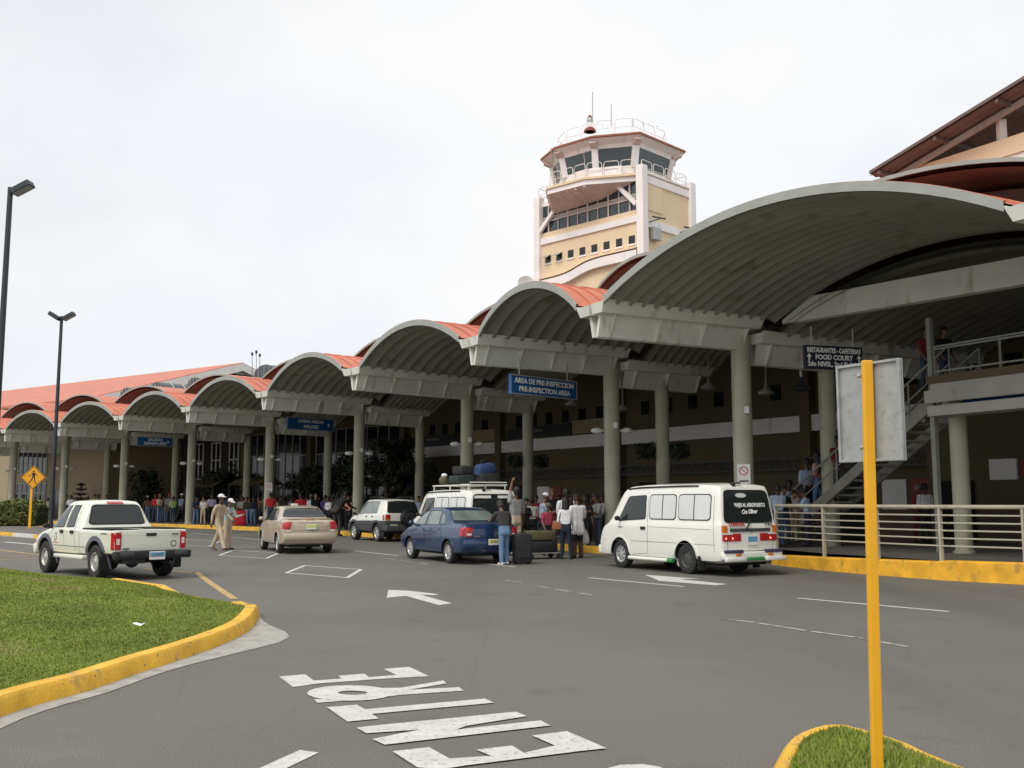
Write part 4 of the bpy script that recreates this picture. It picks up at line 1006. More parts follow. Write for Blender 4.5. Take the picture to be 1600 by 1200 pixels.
g=MB().hexa([Q(.1,.12,zc2+.15),Q(20,.12,zc2+.15),Q(20,.13,zc2+.15),Q(.1,.13,zc2+.15)],[Q(.1,.12,zt0-.08),Q(20,.12,zt0-.08),Q(20,.13,zt0-.08),Q(.1,.13,zt0-.08)])
qb(-.06,.06,.0,.12,PZ,6.,'post','greyrail')
column(G(1507,864,PZ).to_2d(),PZ-.01,zc0+.27,.2,'short shaded column carrying the terrace at the right','columns under the terrace')
o=qb(3.5,7.5,2.5,3.4,zc2+.72,zc2+.76,'table_top','tablecloth');o.name='table_top'
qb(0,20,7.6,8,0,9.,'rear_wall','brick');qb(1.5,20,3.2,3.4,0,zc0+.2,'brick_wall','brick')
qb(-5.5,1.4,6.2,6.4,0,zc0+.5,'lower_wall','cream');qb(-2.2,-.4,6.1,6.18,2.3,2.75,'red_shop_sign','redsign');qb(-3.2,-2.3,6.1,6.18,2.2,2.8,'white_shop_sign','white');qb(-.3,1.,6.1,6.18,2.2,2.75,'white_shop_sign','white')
qb(-5.2,-3.8,6.1,6.18,PZ,2.2,'dark_kiosk','black')
# table on the terrace as a thing
o.name='table';o.parent=None;o['label']='white covered table on the upper terrace behind the railing';o['category']='table'
b=MB()
for s,t in ((3.7,2.7),(7.3,2.7),(3.7,3.2),(7.3,3.2)): b.bar(Q(s,t,zc1),Q(s,t,zc2+.72),.06)
b.build('leg','darkmetal',o)
# stairs
st=empty('staircase',Q(-3,.5,PZ),label='open steel staircase with light treads climbing to the upper terrace',cat='staircase');stinv=Matrix.Translation(-st.location)
def sp_(o): o.parent=st;o.matrix_parent_inverse=stinv;return o
NS=20;run=6.4;rise_=zc1-PZ
def ST(k,t,dz=0): return Q(-run*(1-k),t,PZ+rise_*k+dz)
for t in (0.7,1.8): sp_(MB().hexa([ST(0,t-.04,-.2),ST(1,t-.04,-.2),ST(1,t+.04,-.2),ST(0,t+.04,-.2)],[ST(0,t-.04,.12),ST(1,t-.04,.12),ST(1,t+.04,.12),ST(0,t+.04,.12)]).build('stringer','stairmetal'))
for i in range(1,NS): 
    k=i/NS;p=ST(k,.745);q_=ST(k,1.755);w_=V3(-md*.14,0)
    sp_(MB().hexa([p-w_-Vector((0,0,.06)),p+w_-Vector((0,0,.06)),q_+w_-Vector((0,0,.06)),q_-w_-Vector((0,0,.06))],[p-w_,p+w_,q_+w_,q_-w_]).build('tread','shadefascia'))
for t in (0.7,1.8):
    b=MB();b.tube([ST(0,t,1.),ST(1,t,1.)],.03,8);b.tube([ST(0,t,.55),ST(1,t,.55)],.02,6)
    for i in range(6): b.tube([ST(i/5,t,.1),ST(i/5,t,1.)],.025,6)
    sp_(b.build('handrail','greyrail',smooth=60))
def STP(x,t):   # stair parameter for pixel column
    r,fy,uz=ray(x,HOR);dv=Vector((r,fy));e=-md;o_=M0+mi*t;k=(o_.x*(-e.y)+e.x*o_.y)/(dv.x*(-e.y)+e.x*dv.y);s=(dv*k-o_).dot(e);return 1+s/run
# ------------------------------------------------------------------ hanging signs
def hang_sign(x0,x1,y0,y1,lines,size,label,Y,arrow=None,m='bluesign',rot=None,ztop=5.9,border=True):
    a=DK(x0,(y0+y1)/2,Y[0]);b_=DK(x1,(y0+y1)/2,Y[1]);c=(a+b_)/2
    wd=(b_.to_2d()-a.to_2d()).length;zl=DK(x0,y0,Y[0]).z-DK(x0,y1,Y[0]).z
    c.z=DK((x0+x1)/2,(y0+y1)/2,(Y[0]+Y[1])/2).z
    root=empty('hanging_sign',c,label=label,cat='sign',group='blue signs hanging under the canopies')
    e=(b_.to_2d()-a.to_2d()).normalized()
    mf=frame((0,0,0),V3(e,0))
    MB().box((0,0,0),(wd,zl,.10)).build('panel',m,root,clean=True,bevel=.01,mw=mf)
    if border:
        fb=MB();t=.035
        for sx in(-1,1): fb.box((sx*(wd/2-t/2),0,.054),(t,zl,.006))
        for sy in(-1,1): fb.box((0,sy*(zl/2-t/2),.0545),(wd-2*t-.002,t,.006))
        fb.build('border','mullion',root,mw=mf)
    k=len(lines)
    for i,l in enumerate(lines):
        y=zl*(.5-(i+.72)/(k+.42));t=text('lettering',l,size,'signwhite',root,mf@Matrix.Translation((0,y,.056)),ext=.003,bold=.006)
        w_=t.dimensions.x
        if w_>wd*.92: 
            t.data.transform(Matrix.Diagonal((wd*.92/w_,1,1,1)))
    for ax in (arrow or []):
        b=MB();s=zl*.16;o_=wd*ax
        b.add([(o_,s,.057),(o_-s*.8,0,.057),(o_-s*.25,0,.057),(o_-s*.25,-s,.057),(o_+s*.25,-s,.057),(o_+s*.25,0,.057),(o_+s*.8,0,.057)],[(0,1,2,3,4,5,6)])
        b.build('arrow','signwhite',root,mw=mf)
    hr=MB()
    for sx in(-.36,.36): hr.tube([(sx*wd,zl/2,0),(sx*wd,ztop-c.z,0)],.02,6)
    hr.build('hanger','mullion',root,mw=mf)
    return root
hang_sign(796,900,590,621,['AREA DE PRE-INSPECCION','PRE-INSPECTION AREA'],.215,'blue hanging sign reading AREA DE PRE-INSPECCION, PRE-INSPECTION AREA',(29.4,31.4))
hang_sign(448,521,653,673,['LINEAS AEREAS','AIRLINES'],.23,'blue hanging sign reading LINEAS AEREAS, AIRLINES',(50.6,52.6),arrow=[.38])
hang_sign(214,270,683,697.5,['SALIDAS','DEPARTURES'],.24,'small far blue hanging sign reading SALIDAS, DEPARTURES',(62.6,63.9),arrow=[.36])
hang_sign(1256,1346,541,578,['RESTAURANTES - CAFETERIAS','FOOD COURT','2do NIVEL, 2nd FLOOR'],.165,'shade-darkened blue hanging sign reading RESTAURANTES - CAFETERIAS, FOOD COURT',(24.4,24.9),arrow=[-.43,.43],border=False,m='shadedblue')
# pendant fans and lamps under the canopies
for i,(x,y,Y) in enumerate([(1107,603,33),(1197,611,31),(973,637,37.5),(893,629,40),(1252,604,28.5)]):
    p=DK(x,y,Y);o=empty('pendant_lamp',p,label=['pendant lamp hanging just left of the column behind the van','pendant lamp hanging right of the column behind the van','pendant lamp left of the basket column','pendant lamp below the pre-inspection sign','dark pendant on a white rod left of the food court sign'][i],cat='pendant lamp',group='pendant lamps under the canopies')
    MB().lathe([(.03,.3),(.06,.1),(.24,-.02),(.26,-.1),(.1,-.14)],14).build('lamp_shade','mullion' if i<4 else 'darkmetal',o,smooth=50)
    MB().tube([(0,0,.25),(0,0,2.0)],.022 if i<4 else .035,6).build('rod','mullion' if i<4 else 'trim',o)
# ------------------------------------------------------------------ vehicles
def pchip(xs,ys,x):
    n=len(xs)
    h=[xs[i+1]-xs[i] for i in range(n-1)];d=[(ys[i+1]-ys[i])/h[i] for i in range(n-1)]
    m=[0]*n
    for i in range(1,n-1):
        if d[i-1]*d[i]>0: w1=2*h[i]+h[i-1];w2=h[i]+2*h[i-1];m[i]=(w1+w2)/(w1/d[i-1]+w2/d[i])
    m[0]=d[0];m[-1]=d[-1]
    out=[]
    for q in x:
        i=min(max(0,next((k for k in range(n-1) if q<=xs[k+1]),n-2)),n-2)
        t=(q-xs[i])/h[i];t2=t*t;t3=t2*t
        out.append((2*t3-3*t2+1)*ys[i]+(t3-2*t2+t)*h[i]*m[i]+(-2*t3+3*t2)*ys[i+1]+(t3-t2)*h[i]*m[i+1])
    return out
def sec(hw,zf,zb,hb,zt,ht,full=.5):
    # right half section, bottom to top. full: tumblehome bulge
    zs=zf+.22
    return [(hw*.80,zf),(hw*.965,zf+.05),(hw*.995,zs),(hw,(zs+zb)/2),(hb+.012,zb-.03),(hb,zb),(hb+(ht-hb)*.5+.02*min(1,(zt-zb)*3),zb+(zt-zb)*.5),(ht+.012,zt-(zt-zb)*.09-.012),(ht*.90,zt-(zt-zb)*.025-.006),(ht*.5,zt-.004*1),(0,zt+.006)]
def body(stations,mlow,mhigh,cut,wheels,rw,hw,name='body',parent=None,lowrow=2,dens=9,segs=2):
    ys=[s[0] for s in stations];S_=[sec(*s[1:]) for s in stations];k=len(S_[0])
    yy=[]
    for i in range(len(ys)-1):
        m=dens if ys[i+1]-ys[i]>.25 else 3
        yy+=[ys[i]+(ys[i+1]-ys[i])*j/m for j in range(m)]
    yy.append(ys[-1])
    cols=[[pchip(ys,[s[j][c] for s in S_],yy) for c in (0,1)] for j in range(k)]
    rings=[];rowid=[]
    for i,y in enumerate(yy):
        half=[(cols[j][0][i],cols[j][1][i]) for j in range(k)]
        fine=[]
        for j in range(k-1):
            for q in range(segs):
                t=q/segs;p0=half[max(j-1,0)];p1=half[j];p2=half[j+1];p3=half[j+2] if j+2<k else (-half[j][0],half[j][1])
                f=lambda a,b,c,d:.5*((2*b)+(c-a)*t+(2*a-5*b+4*c-d)*t*t+(3*b-a-3*c+d)*t**3)
                if j==0: fine.append((p1[0]+(p2[0]-p1[0])*t,p1[1]+(p2[1]-p1[1])*t))
                else: fine.append((f(p0[0],p1[0],p2[0],p3[0]),f(p0[1],p1[1],p2[1],p3[1])))
        fine.append(half[-1])
        ring=[Vector((x,y,z)) for x,z in fine]+[Vector((-x,y,z)) for x,z in fine[-2::-1]]
        rings.append(ring)
    n=len(rings[0]);b=MB()
    vs=[p for r in rings for p in r]
    b.use(mhigh)
    fs=[];half_n=(n+1)//2
    for i in range(len(rings)-1):
        for j in range(n):
            jj=(j+1)%n
            lo=min(j,n-1-j,key=lambda q:q) if j<n-1 else 0
            row=min(j,n-2-j) if j<n-1 else -1
            b.use(mlow if row<lowrow*segs else mhigh)
            o=len(b.v) if i==0 and j==0 else None
            fs.append(((i*n+j,(i+1)*n+j,(i+1)*n+jj,i*n+jj),b.cur))
    b.v=[tuple(v) for v in vs]
    for f,m_ in fs: b.f.append(f[::-1]);b.mi.append(m_)
    # end caps as strips across
    for i,fl in ((0,0),(len(rings)-1,1)):
        for j in range(half_n-1):
            q=(i*n+j,i*n+j+1,i*n+n-2-j,i*n+n-1-j)
            b.use(mlow if j<lowrow*segs else mhigh)
            q=tuple(dict.fromkeys(q))
            if len(q)>2: b.f.append(q if fl else q[::-1]);b.mi.append(b.cur)
    b.use('arch')
    o=b.build(name,parent=parent,clean=True,smooth=38)
    dg=bpy.context.evaluated_depsgraph_get();bvh=BVHTree.FromObject(o,dg)
    if cut:
        cb=MB().use('arch')
        for (y,z) in wheels:
            for sg in(-1,1): cb.lathe([(cut,sg*(hw-.36)),(cut,sg*(hw+.2))][::sg],36,axis='X',o=(0,y,z))
        co_=cb.build('cutter',clean=True)
        mdf=o.modifiers.new('b','BOOLEAN');mdf.operation='DIFFERENCE';mdf.object=co_;mdf.solver='EXACT'
        dg=bpy.context.evaluated_depsgraph_get();me=bpy.data.meshes.new_from_object(o.evaluated_get(dg))
        o.modifiers.clear();old=o.data;ms=[m_ for m_ in old.materials];o.data=me;bpy.data.meshes.remove(old);bpy.data.objects.remove(co_)
        ai=[i for i,m_ in enumerate(me.materials) if m_ and m_.name==M['arch'].name]
        for p in me.polygons:
            for (y,z) in wheels:
                c=p.center
                d=math.hypot(c.y-y,c.z-z)
                inner=abs(abs(c.x)-(hw-.36))<.012 and d<cut+.01
                vd=[math.hypot(me.vertices[v].co.y-y,me.vertices[v].co.z-z) for v in p.vertices]
                if inner or (all(abs(q-cut)<.012 for q in vd) and abs(p.normal.x)<.3):
                    if ai: p.material_index=ai[0]
        me.polygons.foreach_set('use_smooth',[True]*len(me.polygons));me.set_sharp_from_angle(angle=R(38))
        me.name=name
    return o,bvh
def rsq(u,v,r):
    a=(abs(u)-(1-r))/r;b=(abs(v)-(1-r))/r
    if a>0 and b>0:
        m=max(a,b);L=math.hypot(a,b);a,b=a*m/L,b*m/L
        u=math.copysign(1-r+r*a,u);v=math.copysign(1-r+r*b,v)
    return u,v
AX={'L':(0,-1),'R':(0,1),'B':(1,-1),'F':(1,1),'T':(2,1)}
def hit(bvh,ax,p,q):
    i,s=AX[ax]
    o=Vector((s*5,p,q)) if i==0 else Vector((p,s*6,q)) if i==1 else Vector((p,q,5))
    d=Vector((0,0,0));d[i]=-s
    h=bvh.ray_cast(o,d)
    if h[0] is None or (ax=='B' and q<.92 and h[0].y>-1.5):
        o2=o.copy();o2[i]=s*.8*(1 if i==0 else 2.2) if i<2 else 1
        nn=bvh.find_nearest(o2);r=o2.copy();r[i]=nn[0][i];return r
    return h[0]
def decal(bvh,ax,quad,m,name,parent,r=.2,off=.006,n=10,k=8,fn=None,**kw):
    i,s=AX[ax];ov=Vector((0,0,0));ov[i]=s
    rows=[]
    for a in range(n+1):
        row=[]
        for b_ in range(k+1):
            u,v=2*a/n-1,2*b_/k-1
            if fn: p,q=fn((u+1)/2,(v+1)/2)
            else:
                if r>0: u,v=rsq(u,v,r)
                u,v=(u+1)/2,(v+1)/2
                A,B,D,E=quad   # bl br tr tl
                p=(A[0]*(1-u)+B[0]*u)*(1-v)+(E[0]*(1-u)+D[0]*u)*v;q=(A[1]*(1-u)+B[1]*u)*(1-v)+(E[1]*(1-u)+D[1]*u)*v
            row.append(hit(bvh,ax,p,q)+ov*off)
        rows.append(row)
    # rim wall down into the body so that it has thickness
    b=MB().grid(rows)
    edge=[r_[0] for r_ in rows]+rows[-1][1:]+[r_[-1] for r_ in rows[-2::-1]]+rows[0][-2::-1]
    b.grid([edge,[p-ov*(off+.004) for p in edge]])
    me=b.build(name,m,parent,smooth=60,clean=True,**kw)
    return me
def grow(q,d):
    c=(sum(p[0] for p in q)/4,sum(p[1] for p in q)/4);out=[]
    for p in q:
        dx,dy=p[0]-c[0],p[1]-c[1];out.append((p[0]+math.copysign(d,dx),p[1]+math.copysign(d,dy)))
    return out
def win(bvh,ax,q,par,m='carglass',r=.15,fr=.025,seal='seal',off=.007,**kw):
    f=decal(bvh,ax,grow(q,fr),seal,'window',par,r,off-.003)
    decal(bvh,ax,q,m,'pane',f,r,off,**kw);return f
def seamline(bvh,ax,pts,par,w_=.012,m='seam',name='panel_gap',off=.0025):
    i,s=AX[ax];ov=Vector((0,0,0));ov[i]=s*off;P=[Vector(p) for p in pts];nl=inward(P);rows=[]
    D=[];
    for a in range(len(P)-1):
        for t in range(6): D.append((P[a].lerp(P[a+1],t/6),nl[a].lerp(nl[a+1],t/6)))
    D.append((P[-1],nl[-1]))
    for p,nn in D:
        a=p-nn*w_/2;c=p+nn*w_/2;rows.append([hit(bvh,ax,*a)+ov,hit(bvh,ax,*c)+ov])
    return MB().grid(rows).build(name,m,par)
def wheel(par,x,y,r,wd,rimr,style,mrim='alloy'):
    s=1 if x>0 else -1
    root=MB().use('rubber').lathe([(rimr,-wd*.46),(rimr+.03,-wd*.5),(r-.03,-wd*.5),(r-.006,-wd*.42),(r,-wd*.25),(r,wd*.25),(r-.006,wd*.42),(r-.03,wd*.5),(rimr+.03,wd*.5),(rimr,wd*.46),(rimr-.015,wd*.2),(rimr-.015,-wd*.2),(rimr,-wd*.46)],36,axis='X',cap=False).build('wheel',None,par,smooth=35,clean=True)
    root.location=(x-s*wd/2,y,r)
    b=MB();o_=s*wd*.5
    def X(v): return s*v*wd
    b.use('arch').lathe([(0,X(.15)),(rimr-.016,X(.15))],28,axis='X')
    b.use(mrim).lathe([(rimr-.016,X(.16)),(rimr-.005,X(.46)),(rimr-.022,X(.46)),(rimr-.045,X(.3))],32,axis='X',cap=False)
    if style=='steel':
        b.lathe([(rimr-.02,X(.30)),(rimr*.72,X(.30)),(rimr*.5,X(.40)),(rimr*.34,X(.40)),(rimr*.30,X(.46)),(0,X(.47))],28,axis='X',cap=False)
        b.use('arch')
        for k in range(8):
            a=k*math.pi/4;b.lathe([(0,X(.345)),(.02,X(.345))],8,axis='X',o=(0,rimr*.72*math.cos(a),rimr*.72*math.sin(a)))
    else:
        b.lathe([(rimr*.30,X(.2)),(rimr*.30,X(.425)),(rimr*.18,X(.47)),(0,X(.47))],18,axis='X')
        ns=style
        for k in range(ns):
            a=2*math.pi*k/ns;c,sn=math.cos(a),math.sin(a);t=Vector((0,-sn,c));rd_=Vector((0,c,sn))
            p0=rd_*rimr*.2;p1=rd_*(rimr-.02);w0,w1=rimr*.15,rimr*.20
            b.hexa([p0-t*w0+Vector((X(.22),0,0)),p0+t*w0+Vector((X(.22),0,0)),p1+t*w1+Vector((X(.22),0,0)),p1-t*w1+Vector((X(.22),0,0))],[p0-t*w0*.8+Vector((X(.43),0,0)),p0+t*w0*.8+Vector((X(.43),0,0)),p1+t*w1*.8+Vector((X(.38),0,0)),p1-t*w1*.8+Vector((X(.38),0,0))])
    b.build('rim',None,root,smooth=35,clean=True)
    return root
def plate(par,y,x,z,m,wd=.3,h=.15,txt=None,tilt=0):
    o=MB().box((0,0,0),(wd,.012,h)).build('number_plate','platewhite',par,clean=True,bevel=.004);o.location=(x,y,z);o.rotation_euler=(tilt,0,0)
    MB().box((0,-.007,.02),(wd-.03,.004,h*.5)).build('plate_face',m,o)
    if txt: text('plate_number',txt,h*.5,'textgrey',o,frame((0,-.011,0),(1,0,0)),ext=.001,bold=.002)
    return o
def mirror(par,x,y,z,m='seal'):
    s=1 if x>0 else -1
    o=MB().sphere((0,0,0),(.085,.045,.06),12,8).bar((-s*.16,.04,-.06),(0,0,-.02),.04).build('wing_mirror',m,par,smooth=60);o.location=(x,y,z)
def rbox(name,m,par,c,d,bev=.03,**kw):
    o=MB().box((0,0,0),d).build(name,m,par,clean=True,bevel=bev,smooth=40,**kw);o.location=c;return o
def place(root,x,y,head,scale=1.): root.location=(x,y,.0);root.rotation_euler=(0,0,R(head));root.scale=(scale,)*3
def flare(bvh,ax,y,z,r0,r1,m,par,off=.03,a0=-5,a1=185,name='wheel_arch_trim'):
    fn=lambda u,v:(y+(r0+(r1-r0)*v)*math.cos(R(a0+(a1-a0)*u)),z+(r0+(r1-r0)*v)*math.sin(R(a0+(a1-a0)*u)))
    return decal(bvh,ax,None,m,name,par,0,off,24,3,fn)
# ---- white passenger van (used twice)
def make_van(label,front=True,roofrack=False,group=None):
    root=empty('passenger_van',(0,0,0),label=label,cat='van')
    wy=(1.42,-1.16);rw=.33
    st=[(-2.40,.80,.42,.80,.78,.86,.70),(-2.385,.845,.34,1.0,.83,1.06,.76),(-2.36,.88,.30,1.08,.86,1.14,.78),(-2.24,.895,.28,1.12,.875,1.86,.73),(-2.12,.90,.27,1.13,.88,1.95,.76),(-1.2,.905,.27,1.13,.885,1.985,.775),(0,.905,.27,1.13,.885,1.985,.775),(1.0,.905,.27,1.12,.885,1.955,.765),(1.30,.90,.27,1.10,.88,1.88,.745),(2.02,.89,.27,1.02,.86,1.09,.74),(2.28,.86,.28,.84,.82,.89,.68),(2.39,.80,.33,.66,.76,.70,.6),(2.41,.74,.38,.6,.7,.63,.55)]
    o,bvh=body(st,'carwhite','carwhite',.41,[(y,rw) for y in wy],rw,.90,parent=root)
    for y in wy:
        for x in(-.87,.87): wheel(root,x,y,rw,.2,.20 if y>0 else .2,7 if y>0 else 'steel','alloy' if y>0 else 'steelwheel')
    mw_='silverfilm'
    for s in 'LR':
        # side windows: two sliding pairs, front door window
        for (y0,y1) in ((-2.02,-.92),(-.80,.18)):
            q=[(y0,1.19),(y1,1.19),(y1,1.72),(y0,1.72)]
            f=win(bvh,s,q,root,mw_,r=.22,fr=.022,off=.012)
            ym=(y0+y1)/2;decal(bvh,s,[(ym-.012,1.18),(ym+.012,1.18),(ym+.012,1.73),(ym-.012,1.73)],'seal','centre_bar',f,0,.018,2,4)
        q=[(.36,1.19),(1.50,1.13),(1.06,1.68),(.36,1.71)]
        win(bvh,s,q,root,'carglass',r=.12,fr=.02,off=.01)
        seamline(bvh,s,[(.26,1.80),(.26,.40),(.9,.34)],root);seamline(bvh,s,[(2.1,.66),(-2.2,.66)],root,.01)
        seamline(bvh,s,[(.26,1.0),(-2.05,.98)],root,.008);seamline(bvh,s,[(-2.13,1.7),(-2.16,.5)],root,.009)
        decal(bvh,s,[(1.3,.955),(1.46,.955),(1.46,.985),(1.3,.985)],'textgrey','badge',root,0,.003,4,2)
        decal(bvh,s,[(.34,.93),(.53,.93),(.53,1.0),(.34,1.0)],'seal','door_handle',root,.4,.02,6,4)
        flare(bvh,s,-1.16,rw,.40,.455,'carwhite',root,.018,-25,205);flare(bvh,s,1.42,rw,.40,.44,'carwhite',root,.014,-15,195)
        sg=-1 if s=='L' else 1
        b=MB().use('carwhite').tube([(sg*.93,.98,.27),(sg*.93,-.55,.27)],.045,10).use('greenpaint').tube([(sg*.93,-.552,.27),(sg*.93,-.74,.27)],.046,10)
        b.build('side_step',None,root,smooth=60)
        mirror(root,sg*1.0,1.38,1.18)
        # rain gutter along the roof edge
        b=MB().tube([(sg*.775,1.15,1.87),(sg*.80,.6,1.90),(sg*.80,-1.0,1.92),(sg*.79,-1.55,1.915)],.018,8);b.build('roof_gutter','seal',root,smooth=60)
    # rear: tailgate window
    q=[(-.74,1.15),(.74,1.15),(.64,1.80),(-.64,1.80)]
    wn=win(bvh,'B',q,root,'carglass',r=.2,fr=.03,off=.016)
    if not roofrack:
        mwt=frame((0.0,-2.315,1.50),(1,0,0),(0,.28,1))
        text('lettering','VIAJES AL AEROPUERTO',.115,'signwhite',wn,frame((.06,-2.345,1.50),(1,0,0),(0,.19,1)),ext=.002,bold=.004,sx=.78)
        text('lettering','Cra Oliver',.13,'signwhite',wn,frame((.02,-2.37,1.36),(1,.0,.03),(0,.19,1)),ext=.002,bold=.005,sx=.85,shear=.35)
        st_=decal(bvh,'B',[(-.34,1.66),(.0,1.66),(.0,1.76),(-.34,1.76)],'silverfilm','round_sticker',wn,.98,.019,8,6)
        text('lettering','CONATRA',.10,'textred',root,frame((-.42,-2.412,1.09),(1,0,0)),ext=.004,bold=.004)
        text('lettering','F-407',.105,'textgrey',root,frame((.58,-2.412,1.095),(1,0,0)),ext=.004,bold=.003)
    else:
        decal(bvh,'B',[(-.66,1.70),(-.10,1.70),(-.10,1.78),(-.62,1.78)],'platewhite','sun_strip',wn,.1,.019);decal(bvh,'B',[(.12,1.70),(.66,1.70),(.62,1.78),(.12,1.78)],'platewhite','sun_strip',wn,.1,.019)
    MB().tube([(0,-2.40,1.13),(-.12,-2.43,1.02)],.016,6).sphere((-.13,-2.43,1.0),.03,8,6).tube([(0,-2.40,1.13),(.02,-2.36,1.19)],.012,6).build('rear_wiper','seal',root,smooth=60)
    MB().tube([(-.3,-2.13,1.97),(-.24,-2.2,1.97),(-.1,-2.2,1.98),(-.06,-2.13,1.985)],.02,6).box((-.3,-2.17,1.94),(.08,.1,.06)).build('rear_mirror_bracket','seal',root,smooth=40)
    for sg in(-1,1):
        lm=decal(bvh,'B',sorted([(sg*.85,.74),(sg*.30,.74)])+sorted([(sg*.85,.90),(sg*.30,.90)],reverse=True),'redlens','tail_light',root,.08,.014)
        x0,x1=sorted((sg*.86,sg*.70));decal(bvh,'B',[(x0,.915),(x1,.915),(x1,1.07),(x0,1.07)],'amberlens','indicator',lm,.25,.016)
        x0,x1=sorted((sg*.86,sg*.55));decal(bvh,'B',[(x0,.88),(x1,.88),(x1,.915),(x0,.915)],'clearlens','reversing_lens',lm,0,.018,4,2)
        if not roofrack:
            for xx in ((.76,.56) if sg<0 else (.62,)):
                MB().sphere((sg*xx,-2.42,.80),(.022,.01,.022),8,6).build('brake_bulb','lit',lm,smooth=60)
    rbox('tailgate_trim','navy' if roofrack else 'cargrey',root,(0,-2.408,.975),(1.25,.03,.07),.01)
    seamline(bvh,'B',[(-.72,.9),(-.70,.56),(-.6,.53),(.6,.53),(.70,.56),(.72,.9)],root,.012)
    plate(root,-2.43,.04,.76,'plateblue',.32,.22)
    MB().sphere((.04,-2.41,.94),(.03,.01,.04),8,6).build('badge','steel',root)
    bm_=rbox('rear_bumper','carwhite',root,(0,-2.44,.44),(1.82,.16,.16),.04)
    for sg in(-1,1):
        rbox('bumper_strip','navy',bm_,(sg*.62,-.07,.09),(.56,.06,.07),.015)
        rbox('bumper_bar','platewhite',bm_,(sg*.62,-.12,-.07),(.60,.09,.085),.02)
        rbox('reflector','amberlens',bm_,(sg*.50,-.095,.02),(.16,.03,.05),.008)
    rbox('bumper_centre','greenpaint',bm_,(.05,-.09,-.07),(.50,.06,.07),.02)
    # windscreen, front lamps, bumper (seen from a step aside)
    win(bvh,'F',[(-.74,1.14),(.74,1.14),(.62,1.78),(-.62,1.78)],root,'carglass',r=.15)
    for sg in(-1,1):
        x0,x1=sorted((sg*.78,sg*.48));decal(bvh,'F',[(x0,.62),(x1,.62),(x1,.78),(x0,.78)],'clearlens','headlight',root,.2,.012)
    rbox('front_bumper','carwhite',root,(0,2.36,.42),(1.7,.18,.22),.05)
    rbox('grille','seal',root,(0,2.385,.68),(.8,.05,.1),.02)
    rbox('underbody','arch',root,(0,-.1,.30),(1.4,4.2,.16),.02)
    for sg in(-1,1): MB().box((sg*.86,-1.68,.26),(.22,.02,.3)).build('mud_flap','arch',root)
    if roofrack:
        b=MB()
        for x in(-.62,.62): b.tube([(x,-1.9,2.1),(x,1.0,2.1)],.025,8)
        for i in range(7): b.tube([(-.62,-1.9+i*.48,2.1),(.62,-1.9+i*.48,2.1)],.018,6)
        for x in(-.62,.62):
            for y in(-1.8,-.4,.9): b.tube([(x,y,1.9),(x,y,2.1)],.02,6)
        b.tube([(-.62,-1.9,2.18),(.62,-1.9,2.18)],.02,6)
        b.build('roof_rack','trim',root,smooth=60)
    return root
def wpt(px,py): return G(px,py)
def place_by_wheel(root,wl,contact,head,scale=1.):
    # put the car so that its local wheel contact point wl lands on contact
    m=Matrix.Rotation(R(head),3,'Z');p=contact-m@(Vector((wl[0],wl[1],0))*scale);place(root,p.x,p.y,head,scale)
van=make_van('white passenger van with silver side windows and VIAJES AL AEROPUERTO on its dark rear window')
place_by_wheel(van,(-.87*.93,-1.16*.92),G(1073,897),31,1.0);van.scale=(.93,.92,1.0)
van2=make_van('white van with luggage strapped on its roof rack, partly hidden behind the blue sedan',roofrack=True)
place(van2,-1.55,31.7,27,.98)
